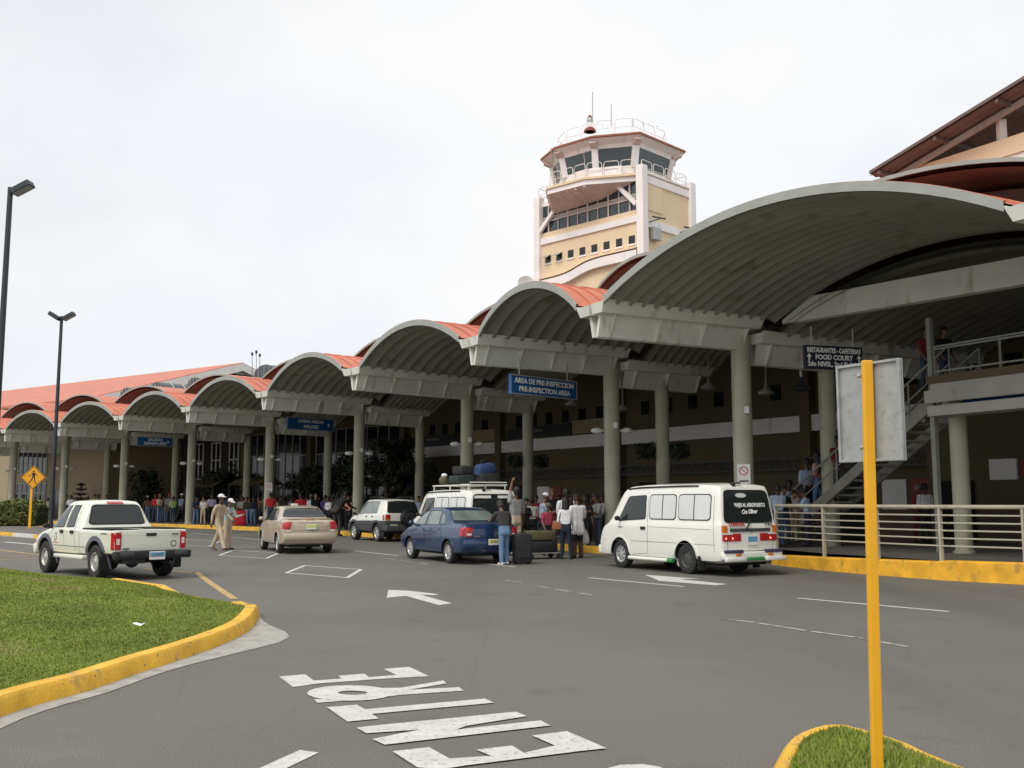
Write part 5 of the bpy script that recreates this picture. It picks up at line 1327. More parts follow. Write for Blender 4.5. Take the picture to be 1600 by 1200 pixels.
# ---- pickup
def make_pickup():
    root=empty('pickup_truck',(0,0,0),label='white double-cab pickup with grey wheel arches beside the lawn at the left',cat='pickup')
    wy=(1.60,-1.42);rw=.375
    st=[(-2.38,.78,.62,1.02,.79,1.075,.77),(-2.36,.83,.56,1.05,.83,1.085,.81),(-2.2,.85,.54,1.06,.85,1.09,.835),(-1.4,.86,.52,1.06,.855,1.09,.84),(-.62,.865,.50,1.06,.86,1.09,.845),(-.57,.865,.50,1.06,.86,1.13,.80),(-.36,.868,.49,1.06,.855,1.66,.60),(-.1,.868,.48,1.06,.855,1.725,.605),(.5,.868,.48,1.06,.855,1.73,.605),(.85,.868,.48,1.05,.85,1.665,.60),(1.50,.865,.48,1.02,.84,1.13,.66),(2.1,.85,.49,.92,.80,1.0,.62),(2.40,.80,.52,.80,.75,.86,.58),(2.46,.70,.56,.74,.66,.79,.5)]
    o,bvh=body(st,'carcream','carcream',.475,[(y,rw) for y in wy],rw,.86,parent=root)
    for y in wy:
        for x in(-.87,.87): wheel(root,x,y,rw,.25,.215,'steel','alloy')
    for s in 'LR':
        sg=-1 if s=='L' else 1
        win(bvh,s,[(-.12,1.13),(.34,1.12),(.36,1.60),(-.02,1.60)],root,'carglass',r=.12,fr=.018);win(bvh,s,[(.48,1.12),(1.28,1.10),(.90,1.56),(.50,1.60)],root,'carglass',r=.12,fr=.018)
        dr=[]
        seamline(bvh,s,[(-.20,1.62),(-.20,1.05),(-.22,.82),(-.34,.6)],root);seamline(bvh,s,[(.41,1.66),(.41,.55)],root);seamline(bvh,s,[(1.02,1.5),(1.38,1.06),(1.30,.6)],root);seamline(bvh,s,[(-.5,1.08),(-.52,.55)],root)
        seamline(bvh,s,[(1.05,.68),(-.85,.68)],root,.015)
        for y in(-.06,.56): decal(bvh,s,[(y-.10,.965),(y+.08,.965),(y+.08,1.04),(y-.10,1.04)],'seal','door_handle',root,.5,.025,6,5)
        for y in wy: flare(bvh,s,y,rw,.47,.57,'purplegrey',root,.022,-14,194)
        if s=='L':
            lg=decal(bvh,s,[(.86,.78),(1.0,.78),(1.0,.98),(.86,.98)],'textgrey','door_emblem',root,.8,.003,8,8)
            decal(bvh,s,[(.89,.81),(.97,.81),(.97,.95),(.89,.95)],'carcream','emblem_centre',lg,.8,.005,6,6)
            decal(bvh,s,[(.78,.735),(1.08,.735),(1.08,.755),(.78,.755)],'textred','emblem_caption',lg,0,.004,6,2)
            decal(bvh,s,[(-2.06,.985),(-1.72,.985),(-1.72,1.015),(-2.06,1.015)],'textgrey','side_badge',root,0,.003,6,2)
        b=MB().hexa([(sg*.60,.95,.40),(sg*.90,.95,.40),(sg*.90,-.80,.40),(sg*.60,-.80,.40)],[(sg*.60,.95,.50),(sg*.90,.95,.49),(sg*.90,-.80,.49),(sg*.60,-.80,.50)]);b.build('sill','carcream',root,clean=True,bevel=.03,smooth=40)
        mirror(root,sg*1.0,1.18,1.13)
        x0,x1=sorted((sg*.82,sg*.68));tl=decal(bvh,'B',[(x0,.66),(x1,.66),(x1,1.03),(x0,1.03)],'redlens','tail_light',root,.25,.012);decal(bvh,'B',[((x0+x1)/2-.035,.77),((x0+x1)/2+.035,.77),((x0+x1)/2+.035,.90),((x0+x1)/2-.035,.90)],'clearlens','reversing_lens',tl,.3,.015)
        decal(bvh,s,[(-2.375,.66),(-2.24,.66),(-2.27,1.03),(-2.37,1.03)],'redlens','tail_light_side',tl,.2,.012,5,6)
        x0,x1=sorted((sg*.78,sg*.45));decal(bvh,'F',[(x0,.72),(x1,.72),(x1,.86),(x0,.86)],'clearlens','headlight',root,.2,.012)
    wn=win(bvh,'B',[(-.66,1.20),(.66,1.20),(.53,1.60),(-.53,1.60)],root,'carglass',r=.2,fr=.03,off=.012)
    decal(bvh,'B',[(-.20,1.645),(.20,1.645),(.19,1.70),(-.19,1.70)],'redlens','high_brake_light',root,.15,.012)
    seamline(bvh,'B',[(-.69,1.06),(-.69,.63),(.69,.63),(.69,1.06)],root,.014)
    decal(bvh,'B',[(-.11,.945),(.11,.945),(.13,1.01),(-.13,1.01)],'seal','tailgate_handle',root,.3,.014)
    em=decal(bvh,'B',[(.46,.70),(.60,.70),(.60,.84),(.46,.84)],'textgrey','tailgate_emblem',root,.9,.004,8,8);decal(bvh,'B',[(.485,.725),(.575,.725),(.575,.815),(.485,.815)],'carcream','emblem_centre',em,.9,.006,8,8)
    text('lettering','D-CAB',.05,'textgrey',root,frame((.56,-2.395,.98),(1,0,0)),ext=.012);text('lettering','F-21',.075,'textgrey',root,frame((-.58,-2.40,.60),(1,0,0)),ext=.02,bold=.003);text('lettering','ISUZU',.05,'textgrey',root,frame((-.57,-2.395,.68),(1,0,0)),ext=.012)
    # load bed recess: its shade painted as a flat dark sheet, black rim
    b=MB().use('seal')
    for x in(-.80,.80): b.box((x,-1.45,1.093),(.10,1.62,.03))
    b.box((0,-.69,1.094),(1.50,.10,.03)).box((0,-2.29,1.094),(1.50,.06,.02))
    b.use('arch').box((0,-1.48,1.0885),(1.50,1.56,.012));b.build('bed_rim_and_shade',None,root)
    bp=rbox('rear_bumper','seal',root,(0,-2.47,.545),(1.74,.26,.17),.04);rbox('bumper_step','cargrey',bp,(-.62,-.11,.03),(.3,.06,.09),.01);rbox('bumper_step','cargrey',bp,(.62,-.11,.03),(.3,.06,.09),.01)
    plate(root,-2.615,.05,.53,'plateblue',.36,.18,'L 2401')
    win(bvh,'F',[(-.70,1.16),(.70,1.16),(.52,1.60),(-.52,1.60)],root,'carglass',r=.15)
    rbox('front_bumper','carcream',root,(0,2.44,.56),(1.66,.2,.26),.06);rbox('grille','seal',root,(0,2.44,.78),(.7,.05,.12),.02)
    rbox('underbody','arch',root,(0,0,.46),(1.3,4.3,.14),.02)
    MB().lathe([(.0,-.13),(.13,-.1),(.15,0),(.13,.1),(0,.13)],14,axis='Y',o=(0,-1.42,.36)).tube([(-.75,-1.42,.36),(.75,-1.42,.36)],.05,8).tube([(.45,-1.9,.38),(.45,-2.45,.36)],.035,8).box((-.3,-2.0,.40),(.5,.5,.1)).build('rear_axle','cargrey',root,smooth=40)
    for sg in(-1,1): MB().box((sg*.83,-1.92,.36),(.24,.02,.30)).build('mud_flap','arch',root)
    return root
pk=make_pickup();place_by_wheel(pk,(.87,-1.42),G(264,899),45,.93);pk.scale=(.92,.89,.93)
# ---- sedans
def make_sedan(name,label,cat,st,wy,rw,hw,mp__,spec):
    root=empty(name,(0,0,0),label=label,cat=cat)
    o,bvh=body(st,mp__,mp__,rw+.065,[(y,rw) for y in wy],rw,hw,parent=root)
    for y in wy:
        for x in(-hw+.02,hw-.02): wheel(root,x,y,rw,.19,rw*.66,spec['spokes'],'alloy')
    zb=spec['zb']
    for s in 'LR':
        sg=-1 if s=='L' else 1
        for q in spec['side']: win(bvh,s,q,root,spec['glass'],r=.12,fr=.016)
        for l in spec['seams']: seamline(bvh,s,l,root,.010,'seal')
        for (y,z) in spec['handles']: decal(bvh,s,[(y-.08,z-.02),(y+.08,z-.02),(y+.08,z+.02),(y-.08,z+.02)],spec.get('hm',mp__),'door_handle',root,.5,.02,6,4)
        if 'rub' in spec:
            for (y0,y1,z) in spec['rub']: decal(bvh,s,[(y0,z-.025),(y1,z-.025),(y1,z+.025),(y0,z+.025)],mp__,'rubbing_strip',root,.3,.016,10,3)
        for y in wy: flare(bvh,s,y,rw,rw+.055,rw+.09,mp__,root,.012,-5,185)
        mirror(root,sg*(hw+.05),spec['mir'][0],spec['mir'][1],spec.get('mm',mp__))
        T_=spec['tail'];x0,x1=sorted((sg*T_[0],sg*T_[1]))
        qa=[(x0,T_[2]),(x1,T_[2]),(x1,T_[3]),(x0,T_[3])]
        if sg<0: qa[1]=(qa[1][0]-T_[4],qa[1][1]);qa[2]=(qa[2][0]+0,qa[2][1])
        else: qa[0]=(qa[0][0]+T_[4],qa[0][1])
        tl=decal(bvh,'B',qa,'redlens','tail_light',root,.2,.012)
        decal(bvh,s,[(st[0][0]+.03,T_[2]),(st[0][0]+.15,T_[2]+.03),(st[0][0]+.13,T_[3]),(st[0][0]+.03,T_[3])],'redlens','tail_light_side',tl,.1,.010,5,6)
        cx=(T_[0]+T_[1])/2*sg;zc=T_[2]+(.05 if not spec.get('clearlow') else -.045)
        decal(bvh,'B',[(cx-.07,zc-.02),(cx+.07,zc-.02),(cx+.07,zc+.03),(cx-.07,zc+.03)],'clearlens','reversing_lens',tl,.4,.016)
        x0,x1=sorted((sg*(hw-.06),sg*(hw-.38)));decal(bvh,'F',[(x0,.58),(x1,.56),(x1,.70),(x0,.72)],'clearlens','headlight',root,.3,.012)
    win(bvh,'B',spec['rear'],root,spec['rglass'],r=.15,fr=.016,off=.012)
    win(bvh,'F',spec['wind'],root,'carglass',r=.12,fr=.016,off=.012)
    for l in spec['rseams']: seamline(bvh,'B',l,root,.010,'seal')
    plate(root,st[0][0]-(.03 if spec['plate'][1]>.7 else .068),spec['plate'][0],spec['plate'][1],spec['plate'][2],.30,.15,spec['plate'][3])
    rbox('rear_bumper',mp__,root,(0,st[0][0]+.06,spec['bz']),(hw*1.86,.22,.24),.075)
    rbox('front_bumper',mp__,root,(0,st[-1][0]-.09,.42),(hw*1.75,.24,.22),.08);rbox('grille','seal',root,(0,st[-1][0]-.02,.60),(.6,.05,.08),.02)
    rbox('underbody','arch',root,(0,0,.27),(1.2,st[-1][0]*1.8,.14),.02)
    MB().tube([(.35,st[0][0]+.4,.24),(.35,st[0][0]-.03,.23)],.025,8).build('exhaust','steel',root)
    return root,bvh
stb=[(-2.06,.70,.40,.82,.68,.90,.60),(-2.02,.78,.32,.90,.75,.985,.66),(-1.90,.815,.27,.925,.775,1.02,.69),(-1.52,.82,.24,.93,.78,1.035,.70),(-1.30,.82,.24,.93,.785,1.055,.68),(-.80,.822,.23,.93,.785,1.36,.575),(-.35,.822,.23,.93,.785,1.425,.575),(.2,.822,.23,.925,.785,1.43,.575),(.55,.822,.23,.92,.785,1.375,.57),(1.22,.82,.23,.88,.775,.965,.68),(1.72,.81,.25,.77,.74,.85,.64),(1.98,.76,.30,.66,.68,.73,.56),(2.06,.66,.36,.58,.58,.62,.48)]
blue,bb=make_sedan('blue_sedan','dark blue saloon car parked with a man in black at its boot','car',stb,(1.24,-1.20),.29,.82,'carblue',dict(spokes=7,zb=.92,glass='lightglass',rglass='lightglass',
  side=[[(.26,.965),(1.02,.945),(.56,1.30),(.24,1.335)],[(-.62,.975),(.17,.968),(.15,1.335),(-.50,1.32)],[(-.98,1.0),(-.70,.985),(-.60,1.28),(-.76,1.22)]],
  seams=[[(.22,1.36),(.21,.92),(.20,.32)],[(1.10,.90),(1.06,.6),(.98,.32)],[(-.66,1.33),(-.74,.92),(-.86,.62)]],handles=[(.36,.84),(-.60,.86)],rub=[(-.72,.16,.60),(.24,1.0,.59)],mir=(.98,1.0),
  tail=(.74,.50,.70,.93,.05),rear=[(-.64,1.09),(.64,1.09),(.53,1.34),(-.53,1.34)],wind=[(-.68,.99),(.68,.99),(.53,1.33),(-.53,1.33)],rseams=[[(-.62,.98),(-.60,.68),(.60,.68),(.62,.98)]],plate=(.05,.56,'plateyel','A 410'),bz=.52))
text('badge','CORSA',.05,'steel',blue,frame((-.40,-2.075,.70),(1,0,0)),ext=.008)
MB().sphere((0,-2.045,.86),(.045,.012,.045),10,6).build('badge','steel',blue,smooth=60)
place_by_wheel(blue,(-.82,-1.20),G(698,880.5),29,1.0)
stg=[(-2.16,.72,.42,.86,.70,.93,.60),(-2.12,.80,.34,.93,.77,1.00,.66),(-1.98,.845,.28,.95,.80,1.035,.70),(-1.58,.85,.25,.955,.81,1.05,.72),(-1.38,.85,.25,.955,.815,1.075,.70),(-.78,.852,.24,.955,.815,1.385,.57),(-.30,.852,.24,.955,.815,1.44,.575),(.25,.852,.24,.95,.815,1.435,.575),(.62,.852,.24,.94,.815,1.37,.57),(1.34,.85,.24,.90,.80,.98,.70),(1.86,.84,.26,.78,.76,.86,.66),(2.10,.79,.31,.67,.70,.74,.58),(2.18,.68,.37,.59,.6,.63,.5)]
gold,gb=make_sedan('champagne_sedan','champagne saloon car with red tail lights and dark rear window, seen from behind','car',stg,(1.32,-1.28),.30,.85,'cargold',dict(spokes=5,zb=.95,glass='carglass',rglass='carglass',
  side=[[(.30,.99),(1.12,.965),(.62,1.30),(.28,1.34)],[(-.62,1.0),(.21,.99),(.19,1.34),(-.50,1.33)],[(-1.02,1.03),(-.70,1.015),(-.58,1.28),(-.74,1.22)]],
  seams=[[(.25,1.37),(.24,.94),(.22,.33)],[(1.18,.92),(1.14,.6),(1.04,.33)],[(-.66,1.34),(-.76,.94),(-.90,.64)]],handles=[(.40,.86),(-.62,.88)],mir=(1.06,1.02),
  tail=(.78,.56,.74,.965,.06),clearlow=True,rear=[(-.66,1.11),(.66,1.11),(.53,1.355),(-.53,1.355)],wind=[(-.70,1.01),(.70,1.01),(.53,1.34),(-.53,1.34)],rseams=[[(-.55,.99),(-.52,.70),(.52,.70),(.55,.99)],[(-.4,.93),(.4,.93)]],plate=(.02,.81,'plateyel',None),bz=.52))
rbox('high_brake_light','redlens',gold,(0,-2.10,1.015),(.26,.03,.02),.004)
rbox('spoiler','cargold',gold,(0,-1.98,1.05),(1.3,.12,.03),.012)
sg_=rbox('roof_sign','trim',gold,(-.1,-.2,1.47),(.22,.12,.06),.02)
place_by_wheel(gold,(-.83,-1.28),G(432,864.5),24,1.0)
# ---- white off-road car with spare wheel
def make_suv():
    root=empty('off_road_car',(0,0,0),label='white off-road car with dark grey lower cladding and black spare wheel on the tailgate',cat='car')
    wy=(1.18,-1.06);rw=.345
    st=[(-1.78,.74,.50,.90,.76,.98,.66),(-1.76,.80,.42,1.02,.80,1.10,.72),(-1.70,.83,.40,1.04,.815,1.14,.71),(-1.48,.845,.38,1.05,.82,1.58,.61),(-1.36,.85,.37,1.05,.82,1.635,.61),(-.6,.85,.36,1.05,.82,1.66,.60),(.2,.85,.36,1.03,.82,1.645,.60),(.52,.85,.36,1.02,.815,1.58,.595),(1.08,.845,.36,.985,.80,1.06,.66),(1.60,.83,.38,.90,.76,.97,.64),(1.84,.78,.42,.78,.7,.85,.56),(1.90,.68,.48,.70,.6,.76,.5)]
    o,bvh=body(st,'cargrey','carwhite',.42,[(y,rw) for y in wy],rw,.85,parent=root,lowrow=3)
    for y in wy:
        for x in(-.85,.85): wheel(root,x,y,rw,.23,.225,5)
    for s in 'LR':
        sg=-1 if s=='L' else 1
        win(bvh,s,[(.16,1.09),(.92,1.06),(.54,1.53),(.16,1.55)],root,'lightglass',r=.1,fr=.015);win(bvh,s,[(-1.0,1.12),(.10,1.09),(.10,1.55),(-.96,1.55)],root,'lightglass',r=.1,fr=.015)
        seamline(bvh,s,[(-.16,1.6),(-.16,.5)],root);seamline(bvh,s,[(.98,1.04),(.9,.5)],root)
        for y in(-.06,-.62): decal(bvh,s,[(y-.07,.96),(y+.07,.96),(y+.07,1.0),(y-.07,1.0)],'seal','door_handle',root,.5,.02,6,4)
        for y in wy: flare(bvh,s,y,rw,.415,.50,'cargrey',root,.035,-10,190)
        decal(bvh,s,[(-.60,.64),(.70,.64),(.70,.74),(-.60,.74)],'cargrey','side_moulding',root,.2,.018)
        mirror(root,sg*.98,.82,1.08)
        x0,x1=sorted((sg*.80,sg*.60));tl=decal(bvh,'B',[(x0,.84),(x1,.84),(x1,1.06),(x0,1.06)],'redlens','tail_light',root,.25,.014);decal(bvh,'B',[(x0+.02,.84),(x1-.02,.84),(x1-.02,.91),(x0+.02,.91)],'amberlens','indicator',tl,.2,.018)
        decal(bvh,s,[(-1.74,.85),(-1.62,.85),(-1.60,1.06),(-1.72,1.06)],'redlens','tail_light_side',tl,.2,.012,4,5)
        b=MB().tube([(sg*.58,-1.2,1.68),(sg*.58,-1.1,1.73),(sg*.58,.1,1.73),(sg*.58,.2,1.68)],.018,8);b.build('roof_rail','seal',root,smooth=60)
    win(bvh,'B',[(-.66,1.14),(.66,1.14),(.54,1.56),(-.54,1.56)],root,'carglass',r=.12,fr=.03,off=.012)
    win(bvh,'F',[(-.70,1.08),(.70,1.08),(.54,1.54),(-.54,1.54)],root,'carglass',r=.12)
    sp=MB().use('blackpaint').lathe([(0,-.1),(.26,-.1),(.32,-.07),(.335,0),(.335,.1),(.2,.12),(0,.12)],30,axis='Y').build('spare_wheel',None,root,smooth=40,clean=True);sp.location=(.14,-1.92,.93)
    MB().lathe([(.15,-.105),(.18,-.112),(.2,-.105)],24,axis='Y').box((.0,-.108,.06),(.22,.01,.03)).build('cover_badge','cargrey',sp)
    plate(root,-1.86,-.47,.60,'plateyel',.30,.15,'I 062')
    rbox('rear_bumper','cargrey',root,(0,-1.79,.53),(1.62,.2,.24),.06);rbox('front_bumper','cargrey',root,(0,1.84,.53),(1.6,.2,.26),.06)
    for sg in(-1,1):
        x0,x1=sorted((sg*.72,sg*.42));decal(bvh,'F',[(x0,.70),(x1,.70),(x1,.82),(x0,.82)],'clearlens','headlight',root,.3,.012)
    rbox('underbody','arch',root,(0,0,.37),(1.3,3.2,.14),.02)
    for sg in(-1,1): MB().box((sg*.82,-1.5,.32),(.2,.02,.28)).build('mud_flap','cargrey',root)
    return root
suv=make_suv();place_by_wheel(suv,(-.84,-1.06),G(588,846.5),32,1.0)
# ------------------------------------------------------------------ people
SKIN=[mat('skin_brown',(.17,.085,.05),.6,0,.06,6.),mat('skin_dark',(.085,.043,.028),.6,0,.06,6.),mat('skin_tan',(.32,.18,.11),.6,0,.06,6.)]
CLO={}
def cl(name,c):
    if name not in CLO: CLO[name]=mat(name+'_cloth',c,.85,0,.16,5.,bump=.25)
    return CLO[name]
for k,c in dict(white=(.72,.72,.74),offwhite=(.60,.57,.52),lightblue=(.36,.47,.60),blue=(.05,.13,.42),navy=(.014,.018,.04),black=(.012,.012,.013),charcoal=(.038,.034,.036),grey=(.28,.28,.28),darkgrey=(.09,.09,.09),tan=(.46,.36,.25),khaki=(.50,.41,.29),cream=(.58,.50,.38),red=(.50,.02,.03),darkred=(.20,.015,.02),maroon=(.36,.05,.09),yellow=(.68,.58,.06),lime=(.34,.46,.14),brown=(.17,.09,.05),olive=(.12,.11,.05),pink=(.56,.27,.27),peach=(.58,.30,.20),lilac=(.52,.50,.64),jeans=(.12,.20,.33),darkjeans=(.035,.055,.10),palegreen=(.42,.52,.50),bluegrey=(.14,.19,.26),purple=(.1,.06,.2)).items(): cl(k,c)
HAIR=mat('black_hair',(.012,.01,.009),.6,0,.2,20.);GREYH=mat('grey_hair',(.25,.24,.23),.7,0,.2,20.);BRH=mat('brown_hair',(.16,.06,.025),.6,0,.2,20.)
REG=['head','hand','farm','uarm','torso','hip','thigh','shin','shoe','eye','lip','neck']
def limb(p,a,d,pitch,out):   # helper
    return p
def rotx(v,a): c,s=math.cos(a),math.sin(a);return Vector((v.x,v.y*c-v.z*s,v.y*s+v.z*c))
def roty(v,a): c,s=math.cos(a),math.sin(a);return Vector((v.x*c+v.z*s,v.y,-v.x*s+v.z*c))
def rotz(v,a): c,s=math.cos(a),math.sin(a);return Vector((v.x*c-v.y*s,v.x*s+v.y*c,v.z))
def make_base(name,pose,fem=False,loose=1.,long=False,belly=0.):
    """a 1.75 m figure facing +Y; pose: dict of joint angles in degrees. One continuous surface from a voxel remesh of tapered limbs."""
    g=lambda k,d=0.: R(pose.get(k,d))
    caps=[]   # (a,b,ra,rb,region, flat)
    hipz=.93
    lean=g('lean');tw=g('twist')
    pel=Vector((0,0,hipz))
    def up(v): return pel+rotz(rotx(v,-lean),tw)
    chest=up(Vector((0,.0,.36)));neckb=up(Vector((0,-.012,.52)));hd=rotx(Vector((0,.02,.20)),-lean*.6-g('nod'));headc=neckb+rotz(hd,tw)
    hw_=.155 if fem else .165;sw=.165 if fem else .195
    # torso: stacked ellipses as fat capsules side by side
    def wide(z0,z1,w0,w1,r0,r1,reg,y0=0,y1=0):
        for t in(-1,-.5,0,.5,1): caps.append((up(Vector((t*w0,y0,z0))),up(Vector((t*w1,y1,z1))),r0,r1,reg))
    wide(-.10,.06,.075,.07,.098,.098,'hip',-.01,0)
    wide(.06,.22,.065 if not fem else .055,.085,.095+belly*.04,.10,'torso',belly*.04,.0)
    wide(.22,.44,.09,.115 if not fem else .095,.098,.085,'torso',0,-.01)
    caps.append((up(Vector((-sw+.03,-.01,.455))),up(Vector((sw-.03,-.01,.455))),.062,.062,'torso'))
    if fem: 
        for s in(-1,1): caps.append((up(Vector((s*.07,.075,.33))),up(Vector((s*.06,.08,.32))),.055,.05,'torso'))
    caps.append((neckb-Vector((0,0,.03)),headc-Vector((0,0,.06)),.058,.052,'neck'))
    # head
    fz=lambda v: headc+rotz(rotz(rotx(v,-lean*.6-g('nod')),g('look')),tw)
    caps.append((fz(Vector((0,-.012,.035))),fz(Vector((0,.0,.02))),.092,.088,'head'));caps.append((fz(Vector((0,.03,-.045))),fz(Vector((0,.045,-.075))),.062,.04,'head'))
    caps.append((fz(Vector((0,.02,.0))),fz(Vector((0,.03,-.02))),.08,.07,'head'))
    caps.append((fz(Vector((0,.095,.005))),fz(Vector((0,.112,-.028))),.012,.017,'head'))
    for s in(-1,1):
        caps.append((fz(Vector((s*.088,-.005,.01))),fz(Vector((s*.092,-.01,-.03))),.018,.013,'head'))
        caps.append((fz(Vector((s*.033,.083,.012))),fz(Vector((s*.033,.084,.012))),.013,.013,'eye'))
    caps.append((fz(Vector((-.022,.088,-.058))),fz(Vector((.022,.088,-.058))),.011,.011,'lip'))
    grips={}
    for s,S_ in((-1,'L'),(1,'R')):
        sh=up(Vector((s*sw,-.01,.45)))
        fl,ab,el,tn=g('fl'+S_),g('ab'+S_,7),g('el'+S_,12),g('in'+S_,0)
        def ad(v): 
            v=rotx(v,fl);v=roty(v,-s*ab);return rotz(rotx(v,-lean*pose.get('armlean',.3)),tw)
        ud=ad(Vector((0,0,-1)));elb=sh+ud*.29
        f0=rotx(Vector((0,0,-1)),el);f0=rotz(f0,s*tn);fd_=ad(f0);wr=elb+fd_*.25
        lr=1.0 if not fem else .85
        caps.append((sh,sh+ud*.15,.066*lr,.062*lr*loose,'uarm'));caps.append((sh+ud*.15,elb,.060*lr*loose,.044*lr,'uarm'))
        caps.append((elb,elb+fd_*.09,.043*lr,.042*lr,'farm'));caps.append((elb+fd_*.09,wr,.041*lr,.028*lr,'farm'))
        # hand: palm, four fingers, thumb
        sidev=fd_.cross(Vector((s,0,0)));sidev=sidev.normalized() if sidev.length>.1 else Vector((0,1,0))
        nrm=sidev.cross(fd_).normalized()
        cur=g('curl',28);pm=wr+fd_*.075
        for k in(-1.2,-.4,.4,1.2): caps.append((wr+fd_*.02+sidev*.012*k,pm+sidev*.016*k,.017,.016,'hand'))
        inn=-Vector((s,0,0));inn=(inn-fd_*inn.dot(fd_)).normalized() if (inn-fd_*inn.dot(fd_)).length>.1 else nrm
        for k,ln in((-1.5,.058),(-.5,.072),(.5,.076),(1.5,.068)):
            b0=pm+sidev*.0185*k;d1=(fd_*math.cos(cur)+inn*math.sin(cur));d2=(fd_*math.cos(cur*2.2)+inn*math.sin(cur*2.2))
            caps.append((b0,b0+d1*ln*.55,.0115,.0108,'hand'));caps.append((b0+d1*ln*.55,b0+d1*ln*.55+d2*ln*.5,.0105,.009,'hand'))
        tb=wr+fd_*.03+sidev*.028;td=(fd_*.75+sidev*.6+inn*.3).normalized();caps.append((tb,tb+td*.04,.014,.012,'hand'));caps.append((tb+td*.04,tb+td*.04+(fd_*.9+sidev*.2+inn*.4).normalized()*.03,.012,.010,'hand'))
        grips[S_]=pm+fd_*.03+inn*.03
        # legs
        hj=pel+rotz(Vector((s*.085,0,-.05)),tw*.6);lf,lk,la=g('lf'+S_),g('lk'+S_,2),g('la'+S_,2.5)
        def ld(v): return rotz(roty(v,-s*la),tw*.6)
        td_=ld(rotx(Vector((0,0,-1)),lf));kn=hj+td_*.43;sd_=ld(rotx(Vector((0,0,-1)),lf-lk));an=kn+sd_*.40
        lo=loose if not fem else 1.
        caps.append((hj,kn,.092*(.95+.05*lo),.062*lo,'thigh'));caps.append((kn,kn+sd_*.2,.060*lo,.058*lo,'shin'));caps.append((kn+sd_*.2,an,.057*lo,.05*lo,'shin'))
        ft=rotz(ld(rotx(Vector((0,1,0)),(lf-lk)*.8)),-s*g('toe',8));ft.z*=.9
        hl=an+Vector((0,0,-.045))
        caps.append((hl-ft*.045,hl+ft*.09,.036,.036,'shoe'));caps.append((hl+ft*.06,hl+ft*.165-Vector((0,0,.012)),.036,.026,'shoe'));caps.append((hl+ft*.07+ft.cross(Vector((0,0,1)))*.012*s,hl+ft*.15+ft.cross(Vector((0,0,1)))*.012*s,.032,.026,'shoe'))
    if long: 
        for s in(-1,0,1): caps.append((up(Vector((s*.09,0,0))),up(Vector((s*.11,0,-.22))),.105,.115,'torso'))
    b=MB()
    for a,c,ra,rb,reg in caps:
        d=c-a;L=d.length
        if L<1e-4: b.sphere(a,ra,10,8);continue
        d=d/L;ref=Vector((0,0,1)) if abs(d.z)<.9 else Vector((1,0,0));x=d.cross(ref).normalized();y=d.cross(x);n=10
        rings=[]
        for t in(-90,-60,-30,0): rings.append((a+d*ra*math.sin(R(t)),ra*math.cos(R(t))))
        for t in(0,30,60,90): rings.append((c+d*rb*math.sin(R(t)),rb*math.cos(R(t))))
        vs=[p+(x*math.cos(6.28318*k/n)+y*math.sin(6.28318*k/n))*max(r,1e-4) for p,r in rings for k in range(n)]
        fs=[(i*n+k,i*n+(k+1)%n,(i+1)*n+(k+1)%n,(i+1)*n+k) for i in range(len(rings)-1) for k in range(n)]+[tuple(range(n))[::-1],tuple((len(rings)-1)*n+k for k in range(n))]
        b.add(vs,fs)
    tmp=b.build('tmp','black')
    md_=tmp.modifiers.new('r','REMESH');md_.mode='VOXEL';md_.voxel_size=.0115
    m2=tmp.modifiers.new('s','SMOOTH');m2.factor=.5;m2.iterations=2
    m3=tmp.modifiers.new('d','DECIMATE');m3.ratio=.32
    dg=bpy.context.evaluated_depsgraph_get();me=bpy.data.meshes.new_from_object(tmp.evaluated_get(dg));bpy.data.objects.remove(tmp)
    me.name='person_'+name
    me.materials.clear()
    for r_ in REG: me.materials.append(M['black'])
    nf=len(me.polygons);cn=np.zeros(nf*3);me.polygons.foreach_get('center',cn);cn=cn.reshape(-1,3)
    best=np.full(nf,1e9);idx=np.zeros(nf,int)
    for a,c,ra,rb,reg in caps:
        a=np.array(a);d=np.array(c)-a;L2=max(d@d,1e-9);t=np.clip((cn-a)@d/L2,0,1);dist=np.linalg.norm(cn-(a+t[:,None]*d),axis=1)-(ra+(rb-ra)*t)
        k=dist<best;best[k]=dist[k];idx[k]=REG.index(reg)
    zz=np.array([v.co.z for v in me.vertices]).min()
    me.polygons.foreach_set('material_index',idx.astype(np.int32));me.polygons.foreach_set('use_smooth',[True]*nf)
    me.transform(Matrix.Translation((0,0,-zz)))
    off=Vector((0,0,-zz))
    return dict(me=me,head=headc+off,hrot=(lean*.6+g('nod'),g('look')+tw),grip={k:v+off for k,v in grips.items()},chest=chest+off,h=None)
